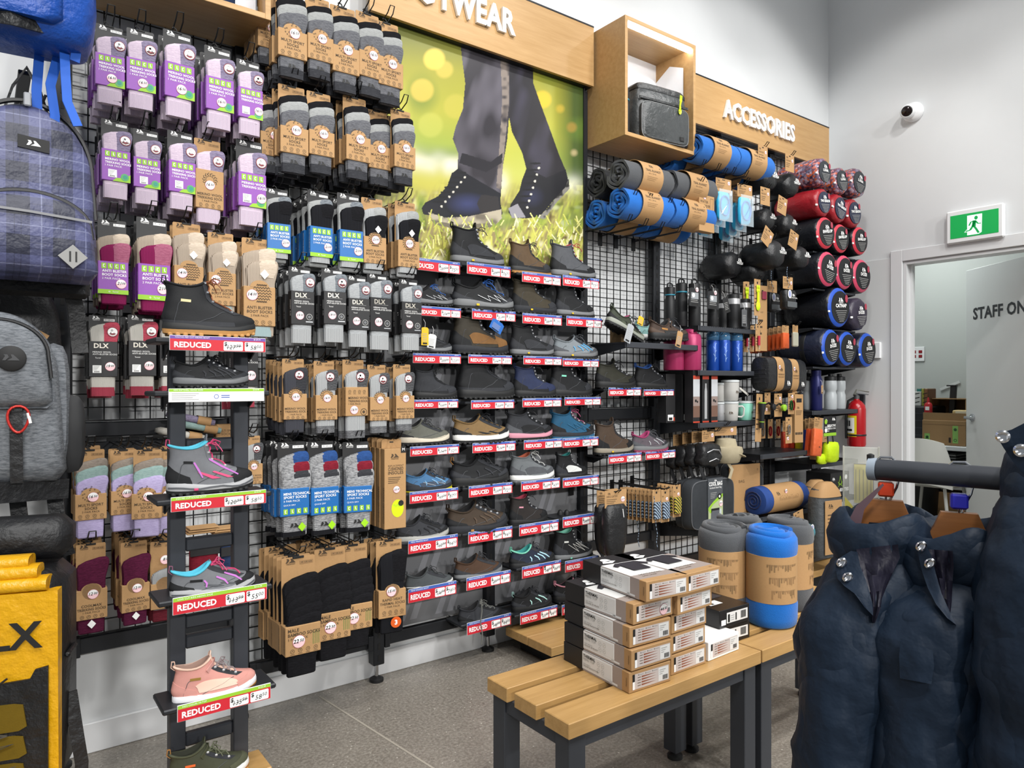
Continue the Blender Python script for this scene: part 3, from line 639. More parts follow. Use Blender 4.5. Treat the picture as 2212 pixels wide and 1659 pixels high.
TY['merino_flat']=dict(kmer,band=(kraft,-.105,-.215,''),arch=None,pat=None,texts=[('MERINO WOOL',-.036,-.15,.0085,'L',.015),('TREKKING SOCKS',-.036,-.162,.0085,'L',.015),('1 PAIR PACK',-.036,-.172,.0065,'L',0)],icons=(-.122,'o',-.036,.036,.012),stk=('16.50',-.012,-.192),socks=[(-.05,-.285,drb,.004,None),(-.036,-.3,grb,-.006,yarn('dark_marl','#5b5c5e','#333437'),0,.07)],cuff=(yarn('marl_cuff','#77787a','#3f4044'),.03),extra=lambda m,f,f2:(m.ring(.028,-.2,.011,.0135,kpr,f),m.disc(.028,-.2,.006,kpr,f,9)))
TY['technical']=dict(hdr=bcard,socks=[(-.032,-.24,marl,.008,blu2,0,.04),(-.062,-.26,marl,.002,red2,.004,.035),(-.09,-.28,marl,-.004,g3,.006,.03),(-.11,-.298,marl,-.010,None,.004)],cuff=(bkrib,.016),band=(bluec,-.145,-.232,''),texts=[('MENS TECHNICAL',-.036,-.165,.008,'L',.02),('SPORT SOCKS',-.036,-.176,.008,'L',.02),('3 PAIR PACK',-.036,-.187,.0065,'L',0),('QUICK DRY',-.036,-.199,.005,'L',0)],icons=(-.217,'sq',-.036,.04,.013),sock_logo=-.268,diamond=(mat('lime_sticker','#9bd61f',.4),.022,-.268),side='MENS TECHNICAL')
bam=[(-.045-.024*i,-.2-.02*i,bk,.008-.0045*i,None,.002*i)for i in range(4)]+[(-.14,-.30,bk,-.010,None,0)]
TY['bamboo']=dict(hdr=kraft,ink=kpr,cardbot=-.2,socks=bam,band=(kraft,-.168,-.243,''),texts=[('MALE',-.04,-.182,.0085,'L',.02),('BAMBOO SOCKS',-.04,-.193,.0085,'L',.02),('5 PAIR PACK',-.04,-.203,.0065,'L',0)],icons=(-.231,'o',-.034,.038,.011),stk=('22.50',-.012,-.208),side='MALE BAMBOO SOCKS',extra=lambda m,f,f2:[m.line([(.026+.005*k,-.222),(.026+.005*k,-.185-.004*(k%2))],.0016,mat('bamboo_print','#5c7a3a',.6),f)for k in range(4)])
TY['thermal_sock']=dict(hdr=kraft,ink=kpr,cardbot=-.23,socks=[(-.05,-.28,bk,.004,None),(-.03,-.298,bkrib,-.007,bk,.002,.1)],band=(kraft,-.155,-.245,''),arch=.026,texts=[('RAPID HEAT',0,-.19,.0085,'C',.015),('THERMAL SOCKS',0,-.202,.0085,'C',.015),('1 PAIR PACK',0,-.212,.0065,'C',0)],icons=(-.227,'o',-.034,.038,.012),stk=('15.00',-.004,-.16),pat=('weave',0,-.158,.022),side='RAPID HEAT THERMAL',extra=lambda m,f,f2:(m.disc(.012,-.262,.018,mat('orange_print','#e0601f',.5),f,20),m.text('3',.012,-.269,.015,wht,f2,bold=.05)))
cool=[('COOLMAX',0,-.207,.0085,'C',.02),('TREKKING SOCKS',0,-.219,.0085,'C',.02),('1 PAIR PACK',0,-.229,.0065,'C',0)]
TY['coolmax']=dict(hdr=kraft,ink=kpr,socks=[(-.052,-.285,maro,.004,None),(-.045,-.30,maro,-.006,None)],band=(kraft,-.15,-.25,''),arch=.031,pat=('weave',0,-.155,.027),texts=cool,icons=(-.24,'o',-.034,.036,.012),stk=('12.00',.004,-.165),diamond=(wht,.0,-.266),side='COOLMAX')
TY['unisex']=dict(hdr=kraft,ink=kpr,socks=[(-.1,-.285,yarn('red_brown_yarn','#6a2630','#531d26'),.004,None),(-.09,-.24,grb,-.006,None)],band=(kraft,-.145,-.235,''),texts=[('UNISEX',-.02,-.195,.0085,'C',.02)],arch=.03,pat=('weave',.0,-.15,.028),stk=('8.00',0,-.06),side='UNISEX')
PK={}
TYD=dict(purple='purple-sleeved lilac sock pack',purple_label='purple-sleeved sock pack with barcode',purple_plain='purple-sleeved sock pack with square label',lilac_kraft='kraft-sleeved lilac sock pack',multi='grey multi sport sock pack',multi_lilac='lilac multi sport sock pack',blister_blue='blue-sleeved black sock pack',blister_purple='purple-sleeved rose sock pack',blister_beige='beige sock pack in kraft',blister_black='black sock pack in kraft',dlx='grey dlx sock pack',dlx_pink='pink dlx sock pack',merino_dark='charcoal sock pack in kraft',merino_grey='marl sock pack in kraft',merino_flat='grey sock pack, tall sleeve',technical='blue-sleeved technical sock pack',bamboo='black bamboo sock pack',thermal_sock='thermal sock pack with orange disc',coolmax='maroon sock pack',unisex='grey unisex sock pack')
def hook(x,z,yf,label,group='display hooks'):
 t=thing('display_hook',label,'hook',(x,GRIDY-.01,z),group=None);m=M();L=GRIDY-.01-yf
 m.tube([(-.011,0,0),(-.011,-L*.9,-.002),(-.011,-L-.012,.012),(-.009,-L-.03,.034),(.009,-L-.03,.034),(.011,-L-.012,.012),(.011,-L*.9,-.002),(.011,0,0)],.0023,wire,5);obj('prong',m,t)
 m=M();m.box((0,.0,-.012),(.04,.006,.05),wire,.001);obj('hook_plate',m,t)
def stack(ty,u,vt,vb,yf,n,where,yaw=0):
 if ty not in PK:PK[ty]=pack(TY[ty])
 a=onY(u,vt,yf);b=onY(u,vb,yf);s=(a.z-b.z)/.30;d=TYD[ty]
 put(PK[ty],'sock_pack',f'{d}, front of {where}','sock pack',a,yaw,f'sock packs, {where}',s)
 dy=min(.058,(2.775-yf)/n)
 for k in range(1,n):
  sk=('price_sticker','care_tag','wool_badge')if k>1 else('care_tag',)
  put(PK[ty],'sock_pack',f'{d}, {ORD[k]} from front, {where}','sock pack',(a.x+R.uniform(-.004,.004),a.y+k*dy,a.z+R.uniform(-.012,.004)),yaw*.5+R.uniform(-.06,.06),f'sock packs, {where}',s,skip=sk)
 hook(a.x,a.z+.012,yf-.004,f'black wire hook, {where}')
def row(nm,items,yf,n):
 for i,it in enumerate(items):
  ty,u,vt,vb=it[:4];k=it[4]if len(it)>4 else n;yy=yf+(it[5]if len(it)>5 else 0)
  stack(ty,u,vt,vb,yy,k,f'{ORD[i]} peg, {nm}',yaw=R.uniform(-.07,.05)+(it[6]if len(it)>6 else 0))
row('top purple row',[('purple',237,53,231),('purple',304,62,242),('purple',385,66,260),('purple',472,100,285,5),('purple_label',538,129,297)],2.5,4)
row('second purple row',[('purple_plain',249,258,434),('purple_plain',316,279,446),('purple_plain',391,283,458),('lilac_kraft',450,300,484),('purple_label',541,302,493)],2.52,4)
row('row beside plaid backpack',[('blister_purple',243,474,660),('blister_purple',330,470,676),('blister_beige',405,481,672),('blister_beige',478,502,680),('blister_beige',557,514,728)],2.5,3)
row('row beside grey backpack',[('dlx_pink',222,681,856),('dlx_pink',306,680,854),('dlx_pink',372,690,852),('dlx_pink',524,692,880)],2.55,3)
row('lilac row by the ladder',[('multi_lilac',195,972,1162),('multi_lilac',268,972,1147,2),('multi_lilac',318,972,1159,2,-.04,-.25),('multi_lilac',356,972,1152),('merino_grey',545,942,1068,2)],2.56,3)
row('maroon row by the ladder',[('coolmax',197,1176,1366),('coolmax',291,1171,1347,5),('unisex',355,1170,1350)],2.54,4)
row('top grey row',[('multi',580,-24,146,4,.1),('multi',628,-28,174),('multi',688,-8,176),('multi',743,12,205),('multi',797,26,213),('multi',839,46,231,5)],2.5,4)
row('second grey row',[('multi',586,205,378,3,.07),('multi',632,183,378,5),('multi',691,198,379),('multi',769,208,391,5),('multi',816,237,404,3,.04),('multi',869,236,402,4)],2.5,4)
row('blue boot sock row',[('blister_blue',600,407,568,3),('blister_blue',690,412,578),('blister_blue',755,417,588),('blister_black',806,427,592),('blister_black',878,435,600)],2.52,4)
row('grey dlx row',[('dlx',650,576,742),('dlx',720,578,740),('dlx',772,595,750),('dlx',818,590,756),('dlx',885,603,757)],2.51,3)
row('kraft merino row',[('merino_dark',635,775,935,5),('merino_grey',702,780,935),('merino_flat',766,777,946),('merino_grey',816,788,935),('merino_grey',871,787,930)],2.54,4)
row('blue technical row',[('technical',632,955,1158),('technical',696,954,1154,4),('technical',770,955,1148,3,0,-.15)],2.54,4)
row('bottom bamboo row',[('bamboo',648,1204,1454,6,-.06),('bamboo',716,1186,1420,5),('bamboo',766,1178,1396,3,.02),('thermal_sock',843,1168,1366,3,0,-.1)],2.54,4)
# insole boxes
def insole():
 out=[];m=M();m.box((0,.018,-.165),(.078,.036,.27),kraft,.0012);out.append(part('carton',m))
 m=M();m.prism([(-.036,-.03),(.036,-.03),(.036,-.004),(.03,0),(-.03,0),(-.036,-.004)],.0015,kraft,lambda x,z,y:(x,.034+y,z));m.prism([(-.007,-.012),(.007,-.012),(.007,-.008),(-.007,-.008)],.0004,blk,lambda x,z,y:(x,.0335+y,z));out.append(part('hang_tab',m,smooth=0))
 m=M();fn=P0(-.0006);f2=P0(-.0011);logo(m,-.002,-.06,.03,kpr,fn);m.text('REPLACEMENT',-.026,-.09,.006,kpr,fn,'L');m.text('CUSHIONED',-.026,-.103,.011,kpr,fn,'L',maxw=.055,bold=.02);m.text('INSOLES',-.026,-.116,.011,kpr,fn,'L',maxw=.055,bold=.02)
 for k in range(4):m.rect(-.026,-.126-k*.006,.02-k*.004,-.128-k*.006,kpr,fn)
 m.rect(.02,-.045,.038,-.022,blk,fn);m.text('M',.029,-.038,.01,wht,f2)
 m.text('CUSHIONED INSOLES',-.22,0,.013,kpr,lambda x,z:(-.0396,.012+z*-1,x),'C',maxw=.12);m.disc(.008,-.232,.022,fluo,fn,18,.03);m.disc(.02,-.215,.01,blk,f2,12)
 for k in range(5):m.ring(-.004+.006*k,-.22-.004*(k%2),.002,.003,mat('lime_print','#8fbf2e'),f2,8)
 out.append(part('carton_print',m,smooth=0));me=sticker('15.50',.012);me.transform(Matrix.Translation((.004,-.0014,-.168)));out.append(('price_sticker',me,[],None));return out
INS=insole();a=onY(854,950,2.53)
s=(a.z-onY(854,1142,2.53).z)/.30
for k in range(4):
 put(INS,'insole_box','front kraft insole box with yellow window, right of the technical socks' if k==0 else 'kraft insole box hanging %s from the front'%ORD[k],'box',(a.x,a.y+k*.043,a.z),-.08,'insole boxes on the hook',s,skip=()if k<2 else('price_sticker',))
hook(a.x,a.z+.004,2.515,'black wire hook carrying the kraft insole boxes')
# ================================================================ SHOES
# shoe frame: toe towards +x, length 1, z = 0 where the upper meets the sole, sole reaches down to z = -.115
KIND={'low':dict(front=[(0,1),(.15,1),(.3,.955),(.42,.86),(.55,.74),(.7,.62),(.85,.52),(1,.46)],back=[(0,.02),(.2,-.005),(.5,.015),(.8,.035),(1,.02)],top=(.27,.20,.33),w=(.17,.095)),'mid':dict(front=[(0,1),(.13,1),(.27,.955),(.36,.86),(.46,.74),(.6,.6),(.75,.5),(1,.45)],back=[(0,.02),(.2,-.005),(.5,.02),(.8,.045),(1,.02)],top=(.39,.34,.43),w=(.17,.10)),'boot':dict(front=[(0,1),(.11,1),(.22,.955),(.3,.86),(.39,.74),(.5,.6),(.62,.51),(1,.46)],back=[(0,.02),(.2,-.005),(.45,.025),(.75,.05),(1,.025)],top=(.50,.45,.53),w=(.17,.105)),'sandal':dict(front=[(0,1),(.15,1),(.3,.955),(.42,.86),(.55,.74),(.7,.62),(.85,.54),(1,.5)],back=[(0,.02),(.2,-.005),(.5,.015),(.8,.03),(1,.01)],top=(.26,.15,.3),w=(.17,.10)),}
def spring(x):return .05*max(0,(x-.72)/.28)**2+.012*max(0,(.12-x)/.12)**2
class Shoe:
 def __init__(s,kind):s.k=KIND[kind];s.kind=kind
 def pt(s,lv,th,off=0,zadd=0):
  k=s.k;xf=interp(lv,k['front']);xb=interp(lv,k['back']);c,q=math.cos(th),math.sin(th)
  tb,ts,tf=k['top'];zt=(tf if c>0 else tb)*abs(c)**1.6+ts*(1-abs(c)**1.6)
  x=(xb+xf)/2+(xf-xb)/2*math.copysign(abs(c)**.85,c);u=min(max((x-xb)/max(xf-xb,.01),0),1)
  w0,w1=k['w'];f=lv**.8;w=w0*(1-f)+w1*f;w*=(.78+.22*math.sin(min(u/.68,1)*PI/2))if u<.68 else(1-.12*((u-.68)/.32)**2)
  if lv>.15:w*=1-.28*max(0,(x-.5))*min(1,(lv-.15)*3)
  y=w*math.copysign(abs(q)**.75,q);z=lv*zt+spring(x)*max(0,1-lv)+zadd
  n=Vector((c*.8,q*1.0,.25 if x>.5 else 0));n.normalize()
  return Vector((x,y,z))+n*off
 def shell(s,m,lv0,lv1,t0,t1,mt,off=.005,nl=5,nt=10,topf=None):
  g=[]
  for i in range(nl+1):
   for j in range(nt+1):
    t=t0+(t1-t0)*j/nt;e=topf(j/nt)if topf else 1
    g.append(s.pt(lv0+(lv1*e-lv0)*i/nl,t,off))
  k=len(g)
  for i in range(nl+1):
   for j in range(nt+1):
    t=t0+(t1-t0)*j/nt;e=topf(j/nt)if topf else 1
    g.append(s.pt(lv0+(lv1*e-lv0)*i/nl,t,-.004))
  fs=[];W=nt+1
  for i in range(nl):
   for j in range(nt):a=i*W+j;fs+=[(a,a+1,a+W+1,a+W),(k+a,k+a+W,k+a+W+1,k+a+1)]
  ed=[j for j in range(W)]+[i*W+nt for i in range(1,nl+1)]+[nl*W+j for j in range(nt-1,-1,-1)]+[i*W for i in range(nl-1,0,-1)]
  for a,b in zip(ed,ed[1:]+ed[:1]):fs.append((b,a,k+a,k+b))
  m.add(g,fs,mt);return m
def shoe_parts(kind,c):
 s=Shoe(kind);N=30;out=[];m=M()
 U=c['upper'];lvs=[0,.06,.12,.2,.28,.36,.44,.52,.6,.7,.8,.9,1]
 rings=[[s.pt(l,2*PI*j/N)for j in range(N)]for l in lvs]
 m.loft(rings,U,cap=False);out.append(part('upper',m,smooth=60))
 m=M();top=rings[-1];ce=sum(top,Vector())/N
 inn=[[ce+(p-ce)*f+Vector((0,0,dz))for p in top]for f,dz in((1.0,.002),(.9,.004),(.82,-.03),(.7,-.12))]
 m.loft(inn,c.get('lining',mat('dark_lining','#1c1c1e',.9)),cap=False);m.add([p for p in inn[-1]],[tuple(range(N))],c.get('lining',mat('dark_lining','#1c1c1e',.9)));out.append(part('lining',m,smooth=60))
 m=M();m.tube([s.pt(.985,2*PI*j/N,.0)for j in range(N)],.014,c.get('collar',U),6,closed=True);out.append(part('collar',m,smooth=60))
 def out_ring(z,f,cut=0):
  r=[]
  for j in range(N):
   p=s.pt(0,2*PI*j/N);x=.5+(p.x-.5)*(1+f*.5);r.append(Vector((x,p.y*(1+f*1.6),z+spring(max(min(x,1),0)))))
  return r
 m=M();mz=c.get('wave',.02);R_=[out_ring(-.075,.03),out_ring(-.05,.075),out_ring(-.015,.075),out_ring(.012,.05)]
 for r in(R_[-1],R_[-2]):
  for p in r:p.z+=mz*(math.cos((p.x-.1)*6.0)*.8 if p.x<.9 else .2)
 m.loft(R_,c['mid'],cap=True);subs=[]
 if c.get('mid2'):
  g=M();ps=[s.pt(0,-PI*(.12+.8*i/12))for i in range(13)];g.strip([Vector((.5+(p.x-.5)*1.04,p.y*1.135,-.028+spring(p.x)+.012*math.sin(p.x*14)))for p in ps],.02,.008,c['mid2'],side=(0,0,1));subs.append(('midsole_stripe',g))
 out.append(part('midsole',m,subs,smooth=50))
 m=M();O=c['out'];m.loft([out_ring(-.098,-.01),out_ring(-.094,.06),out_ring(c.get('osh',-.058),.088)],O)
 nl=c.get('lugs',12)
 for i in range(nl):
  for sy in(-1,1):
   x=.06+.90*i/(nl-1)
   if .40<x<.48:continue
   th=math.acos(max(-1,min(1,(x-.5)/.5)));p=s.pt(0,th*sy);m.box((p.x,p.y*1.06-sy*.012,-.098+spring(p.x)),(.05,.06,.036),O,.008)
 out.append(part('outsole',m,smooth=40))
 if c.get('toe'):m=M();s.shell(m,.0,c.get('toe_h',.30),-PI*.36,PI*.36,c['toe'],.006,6,14,lambda f:.62+.38*math.sin(f*PI));out.append(part('toe_cap',m,smooth=60))
 if c.get('heel'):m=M();s.shell(m,.0,c.get('heel_h',.5),PI*.64,PI*1.36,c['heel'],.006,6,14,lambda f:.45+.55*math.sin(f*PI));out.append(part('heel_counter',m,smooth=60))
 if c.get('rand'):m=M();s.shell(m,.0,.12,-PI*.99,PI*.99,c['rand'],.0045,2,36);out.append(part('mudguard',m,smooth=60))
 if c.get('panel'):
  for sg in(-1,1):m=M();s.shell(m,.12,.5,sg*PI*.34,sg*PI*.62,c['panel'],.005,5,10,lambda f:.75+.25*math.sin(f*PI));out.append(part('side_panel',m,smooth=60))
 T=c.get('tongue',U);m=M();hi=1.06 if kind in('low','sandal')else 1.15
 s.shell(m,.46,hi,-PI*.13,PI*.13,T,.008,8,6,lambda f:.94+.06*math.sin(f*PI));out.append(part('tongue',m,smooth=60))
 LC=c.get('lace');lo,up=c.get('lace_range',(.42,.93))
 if LC:
  n=c.get('rows',5)
  for i in range(n):
   l0=lo+(up-lo)*i/(n-1);l1=min(up+.02,l0+(up-lo)/(n-1));m=M()
   for sg in(-1,1):m.tube([s.pt(l0,sg*PI*.17,.006),s.pt((l0*.7+l1*.3),sg*PI*.09,.017),s.pt((l0+l1)/2,0,.021),s.pt(l1,-sg*PI*.15,.012)],.0095,LC,5)
   out.append(part('lace',m,smooth=60))
  m=M();q=s.pt(up,0,.03)
  for sg in(-1,1):
   m.tube([q,q+Vector((.05,sg*.05,.045)),q+Vector((.1,sg*.09,.02)),q+Vector((.08,sg*.09,-.03)),q+Vector((.02,sg*.03,-.006))],.0075,LC,5)
   m.tube([q,q+Vector((.05,sg*.07,.01)),q+Vector((.1,sg*.11,-.06)),q+Vector((.12,sg*.12,-.10))],.0065,LC,5)
  m.lathe([(.002,-.014),(.016,-.006),(.016,.006),(.002,.014)],LC,8,q);out.append(part('lace_bow',m,smooth=60))
  ey=c.get('eye',silv if kind!='low' else None)
  if ey:
   for i in range(n):
    l0=lo+(up-lo)*i/(n-1)
    for sg in(-1,1):out.append(part('eyelet',M().box(s.pt(l0,sg*PI*.185,.006),(.034,.022,.026),ey,.005),smooth=30))
  es=c.get('stay',sdg if U is not sdg else sb)
  if es:
   for sg in(-1,1):m=M();s.shell(m,lo-.06,up+.04,sg*PI*.14,sg*PI*.26,es,.005,8,3);out.append(part('eyelet_stay',m,smooth=60))
 for t0,t1,lv in((-.60,-.3,.30),(-.78,-.62,.52)):
  m=M();m.tube([s.pt(.06+lv*math.sin(PI*.5*i/8),PI*(t0+(t1-t0)*i/8),.003)for i in range(9)],.0035,c.get('seam',sg_),4);out.append(part('seam',m,smooth=60))
 if c.get('zig'):
  zm,n=c['zig'];m=M();ps=[s.pt(.12 if i%2 else .50,-PI*(.24+.30*i/(2*n)),.007)for i in range(2*n+1)];m.tube(ps,.005,zm,4);out.append(part('side_stitch',m,smooth=60))
 if c.get('bars'):
  bm,n=c['bars']
  for i in range(n):
   m=M();t=-PI*(.25+.26*i/max(n-1,1));m.strip([s.pt(.2,t-.12,.007),s.pt(.42,t-.02,.008),s.pt(.62,t+.06,.008)],[.016,.024,.02],.006,bm,side=(1,0,0));out.append(part('side_loop',m,smooth=60))
 if c.get('slash'):m=M();p=[s.pt(.62,-PI*.62,.006),s.pt(.62,-PI*.5,.006)];m.strip(p,.03,.004,c['slash'],side=(0,0,1));out.append(part('side_label',m))
 if c.get('wedge'):
  for t0 in(-.40,-.5):
   m=M();q=[s.pt(.16,PI*t0,.007),s.pt(.16,PI*(t0+.05),.007),s.pt(.36,PI*(t0-.02),.007),s.pt(.34,PI*(t0-.05),.007)];q2=[p+Vector((0,.006,0))for p in q];m.add(q+q2,[(0,1,2,3),(7,6,5,4),(0,4,5,1),(1,5,6,2),(2,6,7,3),(3,7,4,0)],c['wedge']);out.append(part('side_window',m))
 m=M();b=s.pt(1,PI);m.strip([b+Vector((.012,0,-.05)),b+Vector((-.03,0,-.01)),b+Vector((-.02,0,.06)),b+Vector((.012,0,.055)),b+Vector((.016,0,-.01))],.03,.007,c.get('tab',c.get('collar',U)),side=(0,1,0));out.append(part('pull_tab',m,smooth=60))
 if c.get('strap'):m=M();m.strip([s.pt(.8,PI*.34,.01),s.pt(.83,PI*.16,.014),s.pt(.84,0,.02),s.pt(.83,-PI*.16,.014),s.pt(.74,-PI*.36,.01)],.07,.01,c['strap'],side=(0,0,1));out.append(part('ankle_strap',m,smooth=60))
 if c.get('vib'):m=M();m.box((.3,-.186,-.04),(.05,.008,.03),c['vib'],.004);out.append(part('sole_badge',m))
 return out
def sh(n,hx,hx2=None,r=.6,k='fab'):return mat('shoe_'+n,hx,r,0,k,hx2,.6)
sb,sg_,sdg=sh('black','#202123','#17181a'),sh('grey','#54565a','#44464a'),sh('charcoal','#333539','#28292d')
sol,sog,sow,soc=mat('sole_black','#1a1b1c',.6),mat('sole_grey','#6e7072',.6),mat('sole_white','#dfdfdc',.5),mat('sole_cream','#c9c0ae',.55)
red_l=mat('red_lining','#a1333d',.8);blu_l=mat('blue_lace','#2c5aa0',.7);silv=mat('silver_trim','#b8babd',.35,.5);blk_l=mat('black_lace','#303134',.8);gum=mat('gum_sole','#a8773e',.6);yel_l=mat('yellow_badge','#d9b21c',.5)
pinkl=mat('pink_lace','#d0487c',.7);aqua=mat('aqua_lining','#4fb4cc',.7);mint=mat('mint_trim','#79c9b0',.6);pinks=mat('pink_sole','#c98a9a',.6);orl=mat('coral_lining','#c96a4e',.8)
wl=mat('white_lace','#cfd0cc',.7)
